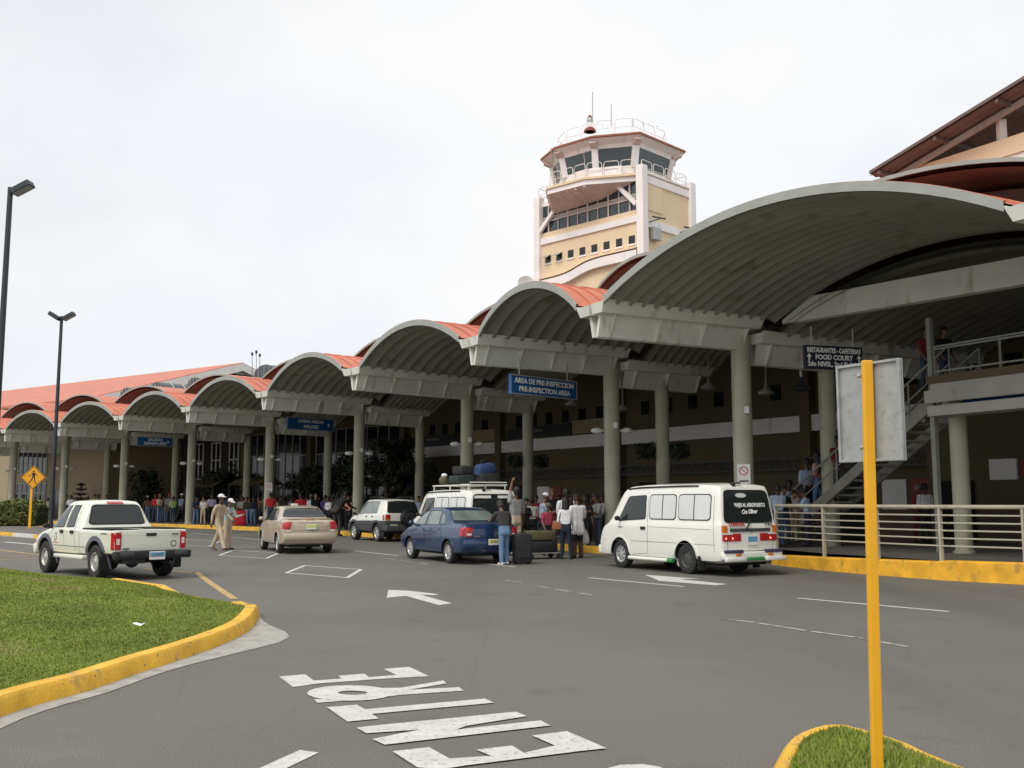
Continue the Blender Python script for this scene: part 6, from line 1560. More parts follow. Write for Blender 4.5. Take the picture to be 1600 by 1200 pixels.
POSES=dict(
 stand=dict(flL=4,flR=8,abL=8,abR=9,elL=14,elR=20,lkL=3),
 easy=dict(flL=-6,flR=12,abL=12,abR=7,elL=28,elR=30,lfL=6,lkL=10,laR=5,twist=8,nod=6),
 folded=dict(flL=18,flR=22,abL=4,abR=4,elL=95,elR=88,inL=-48,inR=-52,nod=4),
 hips=dict(flL=-18,flR=-12,abL=34,abR=14,elL=70,elR=30,inL=-30,laL=6,laR=6),
 walk=dict(flL=24,flR=-22,elL=28,elR=22,lfL=-16,lfR=24,lkL=14,lkR=6,lean=4),
 hold=dict(flL=26,flR=36,abL=8,abR=10,elL=78,elR=70,inL=-25,inR=-22,nod=16,lean=3),
 point=dict(flL=8,flR=46,abR=12,elL=20,elR=62,inR=-20,nod=2,lfL=8,lkL=12),
 raised=dict(flL=168,flR=4,abL=12,abR=10,elL=14,elR=16,nod=-12),
 bend=dict(lean=46,flL=58,flR=50,elL=22,elR=34,lfL=6,lfR=10,lkL=16,lkR=20,nod=8,armlean=.2),
 lean=dict(lean=17,flL=52,flR=14,abL=10,abR=16,elL=46,elR=10,inL=10,lfL=-3,lfR=12,lkL=4,lkR=14,nod=14,curl=60),
 carry=dict(flL=6,flR=16,abL=9,abR=14,elL=12,elR=26,curl=62,nod=20,lkR=8,lfR=6),
 lookdown=dict(flL=30,flR=20,abL=10,abR=8,elL=64,elR=36,inL=-30,nod=24,lean=5))
BASES={}
def base(p,fem=False,loose=1.,long=False,belly=0.):
    k=(p,fem,loose,long,belly)
    if k not in BASES: BASES[k]=make_base(p,POSES[p],fem,loose,long,belly)
    return BASES[k]
def headgear(par,B,kind,m,look=0):
    c=B['head'];M4=Matrix.Translation(c)@Matrix.Rotation(B['hrot'][1],4,'Z')@Matrix.Rotation(-B['hrot'][0],4,'X')
    b=MB();n=16
    def dome(r,z0,y0=-.008,sy=1.06,zs=1.):
        rows=[]
        for i in range(7):
            t=i/6*math.pi/2
            rows.append([Vector((r*math.cos(t)*math.cos(a),y0+r*sy*math.cos(t)*math.sin(a),z0+r*zs*math.sin(t))) for a in [2*math.pi*k/n for k in range(n+1)]])
        b.grid(rows)
    if kind=='cap':
        dome(.106,.045,-.008,1.06,.92)
        P=[];
        for i in range(9):
            a=R(25+130*i/8);P.append([Vector((.104*math.cos(a),.10*math.sin(a)-.005,.05)),Vector((.10*math.cos(a)*.95,.075+.115*math.sin(a),.035))])
        b.grid(P);b.grid([[p+Vector((0,0,.012)) for p in r] for r in P],True)
        o=b.build('cap',m,par,smooth=50,mw=M4);return o
    # hair: close cap that leaves the face free
    r=.104 if kind!='long' else .114
    rows=[]
    for i in range(8):
        t=i/7
        row=[]
        for k in range(n+1):
            a=2*math.pi*k/n;front=max(0,math.sin(a))
            low=-.055+front*.125 if kind!='long' else -.20+min(1,front*1.6)*.27
            zt=.045+r*.98;z=zt+(low-zt)*t
            rad=r*math.sqrt(max(0,1-((max(z,.03)-.03)/(zt-.03+1e-3))**2)) if z>.03 else r*(1-.25*max(0,(.0-z)) )
            row.append(Vector((rad*.96*math.cos(a),rad*1.06*math.sin(a)-.014,z)))
        rows.append(row)
    b.grid(rows,True)
    if kind=='bun': b.sphere((0,-.125,.04),.05,10,7)
    return b.build('hair',m,par,smooth=60,mw=M4)
NPERS=0
def person(x,Y,Z,face,H,pose,top,bottom,label,skin=0,sleeve='short',hair='short',hm=None,cap=None,fem=False,loose=1.08,long=False,shoe='black',belly=0.,group=None,bare=False):
    B=base(pose,fem,loose,long,belly);o=bpy.data.objects.new('person',B['me']);C.objects.link(o)
    sk=SKIN[skin];t=CLO[top];bt=CLO[bottom];sh=CLO[shoe] if shoe in CLO else M[shoe]
    mp=dict(head=sk,hand=sk,farm=t if sleeve=='long' else sk,uarm=t if sleeve!='none' else sk,torso=t,hip=bt if not long else t,thigh=bt,shin=sk if bare else bt,shoe=sh,eye=M['blackpaint'],lip=sk,neck=sk)
    for i,r_ in enumerate(REG): o.material_slots[i].link='OBJECT';o.material_slots[i].material=mp[r_]
    o.location=(x,Y,Z);o.rotation_euler=(0,0,R(face));s=H/1.80;o.scale=(s,s,s)
    tag(o,label=label,cat='person',group=group)
    if cap: headgear(o,B,'cap',CLO[cap])
    if hair and not cap: headgear(o,B,hair,hm or HAIR)
    elif hair=='long' : headgear(o,B,'long',HAIR)
    return o,B
# crowd on the pavement: photo column, head-top row, metres inwards from the column line
def crowd(x,yh,d,face,pose,top,bottom,label,Hd=1.72,**kw):
    p=side(x,d);Hh=1.6+(HOR-yh)/F*p.y*1.0-SW
    H=min(max(Hh,Hd-.14),Hd+.12)
    return person(p.x,p.y,SW,face,H,pose,top,bottom,label,**kw)
G1='people waiting under the far canopies'
cr=[
 (24,773,1.2,170,'stand','blue','darkjeans','person in a bright blue shirt behind the hedge at the far left',{}),
 (37,772,1.0,200,'hold','white','darkjeans','person in white shirt raising a hand to the face behind the hedge',{}),
 (55,777,2.2,150,'easy','brown','darkgrey','person in brown behind the yellow pedestrian sign post',{}),
 (62,775,.6,190,'hips','yellow','darkjeans','person in a yellow shirt right of the pedestrian sign post',{}),
 (75,781,.4,120,'easy','grey','darkjeans','person in grey beside the dark lamp post',dict(fem=True)),
 (104,771,.6,200,'stand','darkred','navy','person in dark red top beside the far left column',{}),
 (111,774,.2,10,'easy','white','darkjeans','person in white T-shirt seen over the pickup bonnet',{}),
 (121,777,1.5,160,'stand','peach','black','person in coral top by the small conifer',dict(fem=True,hair='long')),
 (137,776,2.2,90,'stand','offwhite','black','person in off-white right of the small conifer',{}),
 (148,773,1.0,200,'easy','yellow','black','person in pale yellow seen just above the pickup roof',dict(hair='short')),
 (154,773,2.6,180,'stand','grey','black','person in grey above the pickup roof beside the beige wall',{}),
 (166,774,1.4,150,'stand','olive','black','person in olive above the pickup roof',{}),
 (183,778,1.2,180,'easy','palegreen','black','person in pale green above the pickup rear roof edge',{}),
 (231,775,1.4,200,'stand','brown','jeans','person with a beige hat just right of the pickup cab',dict(cap='khaki')),
 (243,772,1.0,170,'easy','red','darkjeans','person in red right of the pickup rear window',dict(fem=True,hair='long')),
 (250,772,.5,240,'stand','cream','jeans','person in cream shirt beside the person in red',dict(fem=True,hair='long',hm=BRH)),
 (257,776,1.6,150,'stand','navy','jeans','person in navy behind the pickup tailgate',{}),
 (265,769,1.4,200,'stand','grey','darkgrey','person in a red cap and grey shirt behind the pickup tailgate',dict(cap='red')),
 (271,776,.3,30,'easy','lime','darkjeans','person in lime green shirt behind the pickup tailgate',{}),
 (283,771,.6,330,'walk','bluegrey','black','person with white cap and blue-grey shirt left of the third column',dict(cap='white')),
 (307,783,-.5,210,'easy','navy','jeans','person in dark blue jacket leaning at the column by the kerb',{}),
 (318,780,-.6,190,'folded','offwhite','khaki','woman in cream blouse and beige trousers with folded arms at the kerb',dict(fem=True,hair='bun',skin=2)),
 (331,772,.9,200,'easy','lilac','black','person in lilac white shirt behind the men in tan',{}),
 (365,778,1.2,170,'stand','olive','brown','person in olive behind the shorter man in a white cap',{}),
 (378,776,.6,190,'stand','grey','black','person in grey-beige shirt above the red suitcase',{}),
 (386,781,.3,150,'easy','black','jeans','person in black right of the red suitcase',{}),
 (396,778,.0,30,'stand','navy','jeans','person in navy with pale jeans left of the champagne sedan',{}),
 (404,778,1.1,190,'stand','brown','darkgrey','person in brown beside the column left of the champagne sedan',{}),
 (423,770,-.3,20,'stand','red','darkjeans','person in red shirt with pale collar beside the column by the champagne sedan',dict(skin=1)),
 (431,779,.8,140,'easy','cream','black','person in cream just above the champagne sedan left roof edge',{}),
 (444,780,1.6,170,'stand','charcoal','black','person in charcoal behind the champagne sedan roof',{}),
 (456,781,1.8,190,'easy','lilac','black','person in pale lilac behind the champagne sedan roof',dict(fem=True)),
 (470,771,.4,20,'hips','red','black','person in bright red behind the champagne sedan roof sign',{}),
 (486,773,1.4,160,'stand','white','black','person in white at the right of the sedan roof sign',dict(hm=GREYH)),
 (493,771,.3,210,'easy','black','black','person in black suit behind the champagne sedan roof',dict(sleeve='long',skin=2)),
 (508,774,1.5,170,'stand','purple','navy','person in purple behind the bending person in black',{}),
 (513,780,.6,150,'stand','white','navy','person in white beside the bending person in black',dict(fem=True)),
 (537,772,.8,190,'easy','pink','black','person in pink right of the bending person in black',dict(fem=True,hair='long')),
 (545,776,.2,160,'folded','peach','black','woman in peach top left of the white off-road car',dict(fem=True,hair='long',hm=BRH,skin=2)),
 (552,775,1.0,200,'stand','black','black','person in black at the column by the off-road car',{}),
 (654,776,1.2,170,'stand','lightblue','darkjeans','person in sky blue right of the spare wheel',{}),
 (664,779,.8,190,'easy','darkgrey','black','person in dark grey between the two white vehicles',{}),
 (673,773,1.6,140,'easy','white','black','person in white shirt between the two white vehicles',{}),
]
for x,yh,d,fc,ps,t,b_,lb,kw in cr:
    kw=dict(kw);kw.setdefault('skin',random.choice([0,0,1,2]));crowd(x,yh,d,fc,ps,t,b_,lb,group=G1,**kw)

LM=[(196,'behind the SALIDAS column'),(214,'just right of the SALIDAS column'),(236,'behind the pickup tailgate'),(262,'between the pickup and the third column'),(290,'left of the column by the two men in tan'),(312,'behind the woman with folded arms'),(349,'between the two men in tan'),(372,'behind the red suitcase'),(391,'right of the red suitcase'),(412,'behind the column by the champagne sedan'),(438,'above the left edge of the champagne sedan'),(450,'above the middle of the champagne sedan'),(463,'left of the sedan roof sign'),(479,'right of the sedan roof sign'),(500,'above the right edge of the champagne sedan'),(519,'behind the bending person in black'),(531,'right of the bending person'),(560,'above the bonnet of the off-road car'),(645,'beside the spare wheel'),(683,'behind the windscreen of the luggage van'),(838,'behind the luggage trolley'),(870,'behind the man with the backpack'),(897,'behind the man in the long white T-shirt'),(918,'near the nose of the passenger van'),(944,'behind the windscreen of the passenger van')]
CN=['black','grey','white','navy','brown','charcoal','lightblue','offwhite','darkred','olive','bluegrey','cream','darkgrey']
rngf=random.Random(21)
for i,(x,wh) in enumerate(LM):
    for k in range(2 if 230<x<560 else 1):
        top=CN[(i*3+k*5)%len(CN)];d=(1.9 if x<600 else 1.2)+k*1.3+rngf.uniform(-.3,.3)
        crowd(x+rngf.uniform(-3,3)+k*6,774+rngf.uniform(-1,5),d,rngf.choice([160,185,200,230,20,100]),rngf.choice(['stand','easy','hips','hold','folded']),top,rngf.choice(['black','darkjeans','navy','darkgrey','jeans']),('%s person in %s %s'%(('back-row','far-row')[k],{'lightblue':'light blue','offwhite':'off-white','darkred':'dark red','bluegrey':'blue-grey','darkgrey':'dark grey'}.get(top,top),wh)),skin=rngf.choice([0,0,1,2]),fem=rngf.random()<.4,hair=rngf.choice(['short','short','long','bun']),group=G1)
def at_px(x,yf,Z,yh,face,pose,top,bottom,label,**kw):   # feet row known
    p=G(x,yf,Z);H=1.6+(HOR-yh)/F*p.y-Z
    return person(p.x,p.y,Z,face,H*kw.pop('hs',1.),pose,top,bottom,label,**kw)
at_px(341,861,0,772,250,'walk','tan','khaki','taller man in white cap and tan long-sleeved uniform walking on the road',sleeve='long',cap='white',skin=1,loose=1.18,shoe='brown')
at_px(355,859,0,779,240,'hold','palegreen','khaki','shorter man in white cap, pale green shirt and khaki trousers on the road',sleeve='long',cap='white',skin=0,loose=1.15)
at_px(525,838,0,768,330,'bend','black','charcoal','person in black jacket bending forward between the champagne sedan and the off-road car',sleeve='long',skin=1,hs=1.12)
man,Bm=at_px(788,883,0,786,28,'lean','charcoal','jeans','man in dark T-shirt and blue jeans leaning to the boot of the blue sedan',skin=0,loose=1.2,shoe='white',hs=1.06)
at_px(806,868,0,761,32,'raised','grey','khaki','man in pale grey shirt reaching up to the luggage on the white van',skin=0,loose=1.15)
at_px(820,862,0,778,200,'hold','black','black','person in black holding a small yellow parcel beside the luggage van',fem=True,skin=2)
at_px(831,858,0,777,10,'easy','offwhite','black','person in off-white shirt partly hidden behind the white cap man',skin=1)
at_px(848,864,0,770,280,'hold','lightblue','navy','man in white cap and light blue shirt holding a parcel',cap='white',skin=0,loose=1.15)
at_px(862,858,0,763,190,'hold','black','charcoal','tall person in black with brown hair behind the man in light blue',hm=BRH,skin=2)
at_px(856,868,0,786,200,'easy','maroon','black','man in raspberry polo shirt and olive cap behind the luggage trolley',cap='olive',skin=0)
at_px(885,866,0,764,10,'stand','white','charcoal','man in white shirt with a dark backpack seen from behind',skin=1,loose=1.15)
wm,Bw=at_px(884,874,0,779,350,'easy','white','navy','woman with black hair, white blouse and navy trousers carrying a tan handbag',fem=True,hair='long',skin=0,sleeve='long',loose=1.12)
bigm,Bb=at_px(903,872,0,772,25,'carry','white','black','man in dark cap and long white T-shirt carrying a white plastic bag',cap='black',skin=1,loose=1.3,long=True,bare=True,belly=.6)
at_px(914,862,0,774,180,'stand','black','black','person in black left of the passenger van nose',skin=1)
at_px(935,861,0,771,110,'hold','grey','darkjeans','man in grey shirt beside the passenger van windscreen',skin=0)
at_px(926,857,0,778,160,'stand','darkgrey','black','person in dark grey behind the man in grey beside the van',skin=1)
G2='people behind the railing'
at_px(1217,854,PZ,757,12,'folded','lightblue','darkjeans','man in light blue shirt and jeans at the left end of the railing',skin=1,loose=1.12,group=G2)
at_px(1227,851,PZ,760,190,'easy','black','darkjeans','person in black facing the man in light blue at the railing',skin=0,group=G2)
at_px(1240,849,PZ,766,200,'hold','offwhite','tan','person in off-white blouse behind the railing between the two men in light blue',fem=True,skin=2,group=G2)
at_px(1250,848,PZ,764,170,'hold','cream','olive','grey haired person in cream behind the railing left of the dark haired man',hm=GREYH,skin=2,group=G2)
at_px(1263,853,PZ,762,60,'lookdown','lightblue','navy','dark haired man in light blue shirt and navy trousers behind the second railing post',skin=0,loose=1.12,group=G2)
at_px(1308,849,PZ,771,50,'lookdown','grey','khaki','man in grey shirt and beige trousers stooping behind the railing',skin=0,group=G2)
at_px(1448,851,PZ,756,15,'stand','white','black','man in white shirt and black trousers, right of the yellow post',skin=1,loose=1.12,group=G2)
at_px(1437,848,PZ,759,200,'easy','maroon','darkred','grey haired person in dark red beside the man in white shirt',hm=GREYH,skin=0,group=G2)
G3='people on the staircase'
def on_stair(x,yh,t,face,pose,top,bottom,label,**kw):
    t=.85+t*.5
    k=STP(x,t);k=min(max(k,.0),.98);p=ST(k,t);H=1.6+(HOR-yh)/F*p.y-p.z
    kk=math.floor(k*NS)/NS;z=PZ+rise_*kk
    return person(p.x,p.y,z,face,min(max(H,1.5),1.82),pose,top,bottom,label,group=G3,**kw)
on_stair(1211,726,.9,170,'easy','lightblue','jeans','man in light blue shirt at the foot of the staircase behind the van roof',skin=1)
on_stair(1263,674,1.3,200,'hold','charcoal','black','man in dark clothes holding a drink beside the stair rail',skin=1)
on_stair(1279,700,.5,30,'easy','pink','jeans','woman in pink top and jeans climbing the staircase',fem=True,hair='long',skin=0)
on_stair(1262,715,.4,20,'stand','lightblue','black','man in light blue shirt and black trousers on the lower stairs',skin=1)
on_stair(1293,660,.8,20,'stand','black','black','person all in black on the upper stairs',skin=1)
on_stair(1311,650,.6,200,'easy','darkred','darkgrey','person in dark red shirt on the upper stairs left of the grey sign panel',skin=0)
for x,yh,t,top,lb in ((1458,512,1.4,'darkred','person in dark red standing on the upper terrace by the railing'),(1487,520,1.8,'black','dark haired person in black standing on the upper terrace beside the table')):
    r,fy,uz=ray(x,HOR);dv=Vector((r,fy));e=-md;o_=M0+mi*t;k=(o_.x*(-e.y)+e.x*o_.y)/(dv.x*(-e.y)+e.x*dv.y);p=dv*k
    person(p.x,p.y,zc1,190,1.70,'easy',top,'darkjeans',lb,skin=0,group='people on the upper terrace')
# ------------------------------------------------------------------ bags and luggage
def suitcase(name,m,loc,rz,d,label,wheels=True,handle=.0,cat='suitcase',group=None,tilt=0):
    root=MB().box((0,0,d[2]/2+.04),d).build(name,m,None,clean=True,bevel=min(d)*.16,smooth=40,label=label,cat=cat,group=group);root.location=loc;root.rotation_euler=(tilt,0,rz)
    f=MB().box((0,-d[1]/2-.012,d[2]*.38+.04),(d[0]*.72,.024,d[2]*.42)).build('pocket',m,root,clean=True,bevel=.01)
    b=MB().tube([(-d[0]*.2,0,d[2]+.03),(-d[0]*.2,0,d[2]+.075),(d[0]*.2,0,d[2]+.075),(d[0]*.2,0,d[2]+.03)],.012,6)
    if handle: b.tube([(-d[0]*.22,d[1]*.3,d[2]),(-d[0]*.22,d[1]*.3,d[2]+handle),(d[0]*.22,d[1]*.3,d[2]+handle),(d[0]*.22,d[1]*.3,d[2])],.009,6)
    b.build('handle','seal',root,smooth=60)
    if wheels:
        for sx in(-1,1):
            for sy in (-1,1): MB().lathe([(.0,-.015),(.038,-.015),(.038,.015),(0,.015)],12,axis='X',o=(sx*d[0]*.36,sy*d[1]*.28,.038)).build('caster','rubber',root)
    return root
p=G(816,881.5);suitcase('suitcase','blackcase',p,R(20),(.46,.30,.72),'large upright black suitcase held by the man in jeans')
p=side(375,-.75);suitcase('suitcase','redcase',(p.x,p.y,SW),R(20),(.66,.32,.80),'bright red suitcase standing at the kerb')
def trolley():
    p=G(846,873);root=empty('luggage_trolley',p,R(-68),label='grey luggage trolley with a folded handle behind the black suitcase',cat='luggage trolley')
    b=MB()
    for x in(-.28,.28): b.tube([(x,-.5,.16),(x,.45,.16),(x*.9,.52,1.0)],.018,8)
    b.tube([(-.27,.52,1.0),(.27,.52,1.0)],.024,8)
    for y in(-.5,-.2,.1,.4): b.tube([(-.28,y,.16),(.28,y,.16)],.014,6)
    b.tube([(-.26,.49,.6),(.26,.49,.6)],.012,6);b.build('trolley_frame','steel',root,smooth=60)
    MB().box((0,.54,.90),(.36,.02,.14)).build('plate','steel',root)
    for x,y in((-.28,-.42),(.28,-.42),(-.28,.40),(.28,.40)): MB().lathe([(0,-.02),(.075,-.02),(.075,.02),(0,.02)],16,axis='X',o=(x,y,.076)).build('wheel','rubber',root,smooth=40)
    return root
tr=trolley()
m=Matrix.Rotation(R(-68),3,'Z');c=tr.location
def on_tr(v): return c+m@Vector(v)
suitcase('holdall','blackcase',on_tr((0,-.05,.15)),R(-68),(.60,.85,.30),'black holdall lying at the bottom of the trolley',wheels=False,cat='bag')
suitcase('holdall','olivecase',on_tr((0,-.05,.47)),R(-68),(.56,.80,.26),'olive green bag lying on the black holdall on the trolley',wheels=False,cat='bag')
# luggage on the van roof
vm=Matrix.Translation(van2.location)@Matrix.Rotation(R(27),4,'Z')@Matrix.Scale(.98,4)
def onvan(x,y,z): return vm@Vector((x,y,z))
suitcase('suitcase','greencase',onvan(-.30,-.55,2.13),R(27),(.56,.75,.24),'dark green suitcase lying flat on the left of the van roof rack',wheels=False)
suitcase('suitcase','blackcase',onvan(-.24,-.60,2.40),R(33),(.50,.62,.26),'black suitcase lying on the dark green one on the van roof',wheels=False)
suitcase('suitcase','blackcase',onvan(.30,-1.1,2.13),R(24),(.62,.8,.30),'black suitcase under the blue bag on the van roof rack',wheels=False)
b=MB().hexa([(-.36,-.22,0),(.36,-.22,0),(.36,.22,0),(-.36,.22,0)],[(-.26,-.17,.34),(.30,-.17,.30),(.30,.17,.30),(-.26,.17,.34)]);o=b.build('duffel_bag','bluecase',smooth=60,clean=True,bevel=.07,label='blue duffel bag on top of the luggage on the van roof',cat='bag');o.location=onvan(.28,-1.1,2.46);o.rotation_euler=(R(8),R(-12),R(30))
MB().tube([(-.12,.0,.34),(-.1,0,.42),(.1,0,.42),(.12,0,.34)],.015,6).build('handle','seal',o,smooth=60)
b=MB().sphere((0,0,.14),(.16,.16,.16),12,8);o=b.build('duffel_bag','olivecase',smooth=60,label='small olive and white bundle at the left front of the van roof rack',cat='bag');o.location=onvan(-.52,.35,2.13)
MB().sphere((.02,-.03,.30),(.10,.10,.07),10,7).build('knot','platewhite',o,smooth=60)
# things carried
def world_of(o,v): return Matrix.Translation(o.location)@o.rotation_euler.to_matrix().to_4x4()@Matrix.Diagonal((*o.scale,1))@v
q=world_of(bigm,Bb['grip']['R'])
b=MB()
rows=[]
for z,rx,ry in ((0,.015,.012),(-.08,.035,.03),(-.16,.10,.06),(-.30,.16,.09),(-.44,.17,.10),(-.52,.14,.085),(-.545,.02,.02)):
    rows.append([Vector((rx*math.cos(a)*(1+.08*math.sin(5*a+z*20)),ry*math.sin(a),z)) for a in [2*math.pi*k/16 for k in range(17)]])
o=b.grid(rows).build('plastic_bag','plastic',smooth=70,label='white plastic carrier bag hanging from the hand of the man in the long white T-shirt',cat='bag');o.location=q+Vector((.06,-.02,.02));o.rotation_euler=(0,0,R(20))
q=world_of(wm,Vector((-.24,-.06,1.02)))
o=MB().hexa([(-.16,-.05,-.13),(.16,-.05,-.13),(.16,.05,-.13),(-.16,.05,-.13)],[(-.12,-.025,.11),(.12,-.025,.11),(.12,.025,.11),(-.12,.025,.11)]).build('handbag','tanbag',smooth=60,clean=True,bevel=.02,label='tan leather handbag at the hip of the woman in the white blouse',cat='handbag');o.location=q
sh_=world_of(wm,Vector((-.10,-.06,1.52)))-q
MB().tube([(.05,.0,.08),sh_*.5+Vector((.0,-.05,0)),sh_+Vector((0,-.0,.0)),sh_*.5+Vector((-.02,.10,0)),(-.05,.02,.08)],.011,6).build('strap','seal',o,smooth=60)
bp_=[o_ for o_ in C.objects if o_.get('label','').startswith('man in white shirt with a dark backpack')][0]
q=world_of(bp_,Vector((0,-.19,1.30)))
o=MB().box((0,0,0),(.32,.17,.46)).build('backpack','blackcase',clean=True,bevel=.05,smooth=40,label='dark backpack on the man in white seen from behind',cat='backpack');o.location=q;o.rotation_euler=bp_.rotation_euler
b=MB()
for s in(-1,1): b.tube([(s*.11,.06,.2),(s*.12,.14,.26),(s*.13,.26,.22),(s*.13,.32,.05)],.02,6)
b.build('strap','purplegrey',o,smooth=60)
# ------------------------------------------------------------------ street furniture
sp=empty('sign_post',(G(1366,1200,0.).x,5.15,.10),label='bright yellow square post carrying a grey sign panel seen from the back',cat='sign')
ps=DK(1357.5,563,5.15);zb=ps.z
sp.location=(ps.x+.012,5.15,0)
pr_=MB().box((0,0,(zb+.05)/2),(.054,.034,zb-.05),M4=None).build('post','yellow',sp,clean=True,bevel=.006)
pr_.rotation_euler=(0,R(.95),R(6));pr_.location.x=-.059
cs=[DK(1318,578,5.26),DK(1418,546,4.92),DK(1427,716,4.92),DK(1325,724,5.26)]
ctr=sum(cs,Vector((0,0,0)))/4;e=((cs[1]+cs[2])/2-(cs[0]+cs[3])/2);e.z=0;wd=e.length;ht=((cs[0]-cs[3]).length+(cs[1]-cs[2]).length)/2
mf=frame(ctr-Vector((sp.location.x,5.15,0))+Vector((0,.095,0)),e)
pn=MB().box((0,0,0),(wd,ht,.006)).build('sign_panel','steel',sp,mw=mf)
b=MB();t=.014
for sx in(-1,1): b.box((sx*(wd/2-t/2),0,.004),(t,ht,.034))
for sy in(-1,1): b.box((0,sy*(ht/2-t/2),.0035),(wd-2*t-.001,t,.032))
b.build('sign_edge','steel',sp,mw=mf,clean=True,bevel=.002)
MB().box((0,0,-.0045),(wd-.03,ht-.03,.003)).build('sign_face','platewhite',pn)
for y in(-ht*.36,ht*.36): MB().lathe([(.012,0),(.012,.012),(.006,.018)],8,o=(-.018,y,.05)).build('bolt','steel',sp,mw=mf)
# pedestrian crossing sign
gp_=G(46,826,.15);pd=empty('pedestrian_sign',gp_,label='yellow diamond pedestrian crossing sign with a black walking figure',cat='sign')
zc=DK(50,746,gp_.y).z-.15;dg_=18.5/F*gp_.y
MB().box((0,0,(zc-dg_*.4)/2),(.13,.06,zc-dg_*.4+zc*.0)).build('post','yellow',pd,clean=True,bevel=.01)
fx=frame((.08,-.05,zc),(1,0.12,0))
MB().box((0,0,0),(dg_*1.414,dg_*1.414,.02)).build('sign_plate','amber',pd,clean=True,bevel=.008,mw=fx@Matrix.Rotation(R(45),4,'Z'))
b=MB();k=dg_*.62
def pl(pts): b.add([(x*k,y*k,.012) for x,y in pts],[tuple(range(len(pts)))])
cpts=[(.02+.12*math.cos(a),.80+.13*math.sin(a)) for a in [i*math.pi/6 for i in range(12)]];pl(cpts)
pl([(-.15,.62),(.2,.62),(.22,.1),(-.12,.1)]);pl([(-.13,.62),(-.1,.45),(-.42,.18),(-.62,.36),(-.66,.26),(-.42,.05)]);pl([(.18,.62),(.36,.42),(.55,.30),(.5,.2),(.28,.32),(.12,.48)])
pl([(-.12,.12),(.05,.12),(-.12,-.35),(-.5,-.8),(-.62,-.8),(-.62,-.72),(-.3,-.35)]);pl([(.05,.12),(.22,.12),(.26,-.3),(.34,-.72),(.48,-.76),(.46,-.84),(.24,-.84),(.12,-.35)])
b.build('walking_figure','blackpaint',pd,mw=fx)
b=MB()
for s in range(4): 
    a=R(90*s);c=Vector((math.cos(a),math.sin(a),0))*dg_*.93;d_=Vector((math.cos(a+R(90)),math.sin(a+R(90)),0))*dg_*.93
    b.bar(c+Vector((0,0,.012)),d_+Vector((0,0,.012)),.025,.004,Vector((0,0,1)))
b.build('border','blackpaint',pd,mw=fx)
# lamp posts
def lamppost(px,Y,ytop,label,heads):
    tp_=DK(px,ytop,Y);root=empty('lamp_post',(tp_.x,Y,0),label=label,cat='lamp post',group='tall dark floodlight posts')
    H=tp_.z
    MB().lathe([(.22,0),(.22,.04),(.11,.06),(.10,1.2),(.075,H)],16).build('pole','darkmetal',root,smooth=40)
    for a,tilt in heads:
        h=MB().box((.42,0,0),(.62,.36,.20)).build('floodlight','darkmetal',root,clean=True,bevel=.03)
        h.matrix_local=Matrix.Translation((0,0,H-.22))@Matrix.Rotation(a,4,'Z')@Matrix.Rotation(-tilt,4,'Y')
        MB().box((.42,0,-.103),(.54,.30,.01)).build('lens','steel',h)
        MB().bar((0,0,0),(.14,0,0),.07).build('bracket','darkmetal',h)
lamppost(16.5,29,293,'tall dark lamp post with one floodlight at the far left, leaving the frame',[(R(-5),R(27))])
lamppost(96.5,50,494,'tall dark lamp post with two floodlights behind the pedestrian sign',[(R(0),R(30)),(R(180),R(32))])
# hedge
def leafcloud(pts,size,m,name,par=None,seed=1,up=.4,**kw):
    rng=random.Random(seed);b=MB()
    for p in pts:
        d=Vector((rng.gauss(0,1),rng.gauss(0,1),rng.gauss(0,.6))).normalized();e=d.cross(Vector((rng.gauss(0,1),rng.gauss(0,1),rng.gauss(0,1)))).normalized();s=size*rng.uniform(.6,1.4)
        p=Vector(p);b.add([p-d*s,p+e*s*.45,p+d*s,p-e*s*.45],[(0,1,2,3)])
    return b.build(name,m,par,**kw)
h0=G(-150,822,.14);h1=G(55,822,.14)
rng=random.Random(5);hd=h1-h0;hn=Vector((-hd.y,hd.x,0)).normalized();HL=hd.length
pts=[]
for i in range(15000):
    t=rng.random();ww=1.1*(1-.0*t);zt=1.32+.10*math.sin(t*17)+.07*math.sin(t*41+1)
    u=rng.uniform(-1,1);z=rng.random()
    f=rng.random()
    if f<.45: u=-1+rng.random()**2*.3
    elif f<.8: z=1-rng.random()**2*.25
    endf=1-max(0,(t-.93)/.07)**3*.5
    pts.append(h0+hd*t+hn*(u*ww+.9)*1.0+Vector((0,0,.1+z*zt*(1-.18*abs(u)**4)*endf)))
hg=leafcloud(pts,.095,'leaf','hedge',seed=2,label='clipped green hedge with reddish blossoms at the far left',cat='hedge')
b=MB().hexa([h0+hn*.25,h1+hn*.25,h1+hn*1.6,h0+hn*1.6],[h0+hn*.3+Vector((0,0,1.15)),h1+hn*.3+Vector((0,0,1.05)),h1+hn*1.5+Vector((0,0,1.05)),h0+hn*1.5+Vector((0,0,1.15))]).build('twig_core','leafdark',hg)
fl_=[h0+hd*rng.uniform(.35,.95)+hn*(rng.uniform(-.25,.0))+Vector((0,0,rng.uniform(.35,1.15))) for _ in range(130)]
fl_=[p for p in fl_ if math.sin(p.x*3.1)+math.sin(p.z*7+p.x)>.2]
leafcloud(fl_,.07,'leafred','blossom',hg,seed=3)
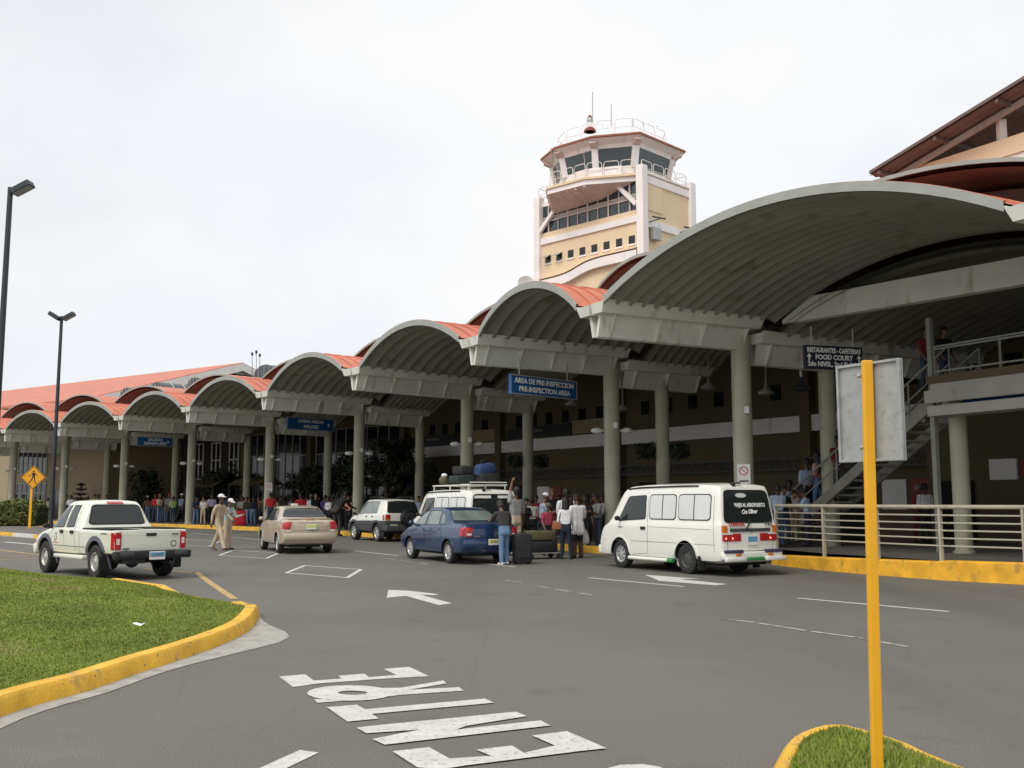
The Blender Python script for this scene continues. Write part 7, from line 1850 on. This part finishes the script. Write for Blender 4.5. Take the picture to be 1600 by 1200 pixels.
# small conifer in a pot before the beige wall
p=side(126,2.2);cf=empty('conifer',(p.x,p.y,SW),label='small dark tiered conifer in front of the beige wall',cat='tree')
MB().lathe([(.05,0),(.035,1.5),(.01,2.7)],8).build('trunk','bark',cf,smooth=60)
pts=[];rng=random.Random(9)
for lv in range(6):
    z=.75+lv*.36;rr_=.95-.145*lv
    for k in range(6):
        a=k*math.pi/3+lv*.5
        for j in range(34):
            q=rr_*rng.random()**.7;pts.append((q*math.cos(a)+rng.gauss(0,.05),q*math.sin(a)+rng.gauss(0,.05),z+.14*q+rng.gauss(0,.03)))
for j in range(40): pts.append((rng.gauss(0,.04),rng.gauss(0,.04),rng.uniform(2.3,2.75)))
leafcloud(pts,.07,'leafdark','crown',cf,seed=4);MB().lathe([(.18,0),(.26,.4),(.28,.42),(.1,.42)],16).build('pot','concrete',cf,smooth=40)
# dark trees inside the arcade
def darktree(x,d,H,rad,label,seed):
    p=side(x,d);root=empty('courtyard_tree',(p.x,p.y,SW),label=label,cat='tree',group='dark trees in the shade behind the columns')
    rng=random.Random(seed);b=MB().tube([(0,0,0),(.05,.03,H*.3),(-.03,.08,H*.65)],[.14,.11,.05],8)
    for k in range(6): a=k*1.05;b.tube([(0,0,H*(.3+.05*k)),(math.cos(a)*rad*.5,math.sin(a)*rad*.5,H*(.45+.06*k))],[.05,.02],6)
    b.build('trunk','bark',root,smooth=60)
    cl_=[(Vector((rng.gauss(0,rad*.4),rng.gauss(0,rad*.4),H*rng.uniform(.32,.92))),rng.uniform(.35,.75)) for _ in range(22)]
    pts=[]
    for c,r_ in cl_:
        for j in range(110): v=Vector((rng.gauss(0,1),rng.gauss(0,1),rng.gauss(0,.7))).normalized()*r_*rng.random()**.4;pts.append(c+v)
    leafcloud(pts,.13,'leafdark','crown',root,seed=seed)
darktree(602,5.2,5.0,1.7,'dark leafy tree in the shade behind the white off-road car',1)
darktree(545,5.0,4.3,1.4,'dark tree in the shade left of the off-road car column',2)
darktree(628,6.4,4.6,1.3,'dark tree in the shade right of the larger one behind the spare wheel',3)
darktree(487,5.5,3.4,1.3,'low dark tree in the shade under the AIRLINES sign',4)
darktree(225,4.5,3.6,1.3,'dark tree in the shade between the pickup and the SALIDAS sign',5)
darktree(345,5.6,3.6,1.4,'dark tree in the shade above the two men in tan',6)
# sunshade awnings inside the arcade
def awning(x0,x1,d,z,label):
    a=side(x0,d);c=side(x1,d);q=Vector((-(c-a).y,(c-a).x)).normalized()*-2.0;root=empty('awning',V3((a+c)/2,0),label=label,cat='awning',group='awnings behind the columns');iv=Matrix.Translation(-root.location)
    mid=(a+c)/2
    b=MB();rows=[]
    for v in(0,.25,.5,.75,1):
        rows.append([V3(a.lerp(c,t)+q*v,z+.55*(1-abs(2*v-1))-.04*math.sin(t*math.pi*6)**2) for t in [i/12 for i in range(13)]])
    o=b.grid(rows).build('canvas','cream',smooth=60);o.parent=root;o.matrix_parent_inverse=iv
    for t in(.04,.96):
        for v in(.04,.96): w_=a.lerp(c,t)+q*v;o=MB().bar(V3(w_,SW),V3(w_,z),.07).build('pole','darkmetal');o.parent=root;o.matrix_parent_inverse=iv
awning(325,372,6.2,2.5,'pale awning in the shade behind the two men in tan')
awning(395,445,6.0,2.6,'pale awning in the shade behind the column by the champagne sedan')
# litter on the lawn
for i,(x,y) in enumerate([(100,937),(216,979)]):
    p=G(x,y,.27);rng=random.Random(i);b=MB();P=[[Vector((u*.07+rng.gauss(0,.01),v*.05+rng.gauss(0,.01),rng.uniform(.01,.05))) for v in(-1,-.3,.4,1)] for u in(-1,-.2,.5,1)]
    o=b.grid(P).build('paper_scrap','plastic',label=['white crumpled paper scrap on the left lawn','tiny white paper scrap near the kerb of the left lawn'][i],cat='litter');o.location=p
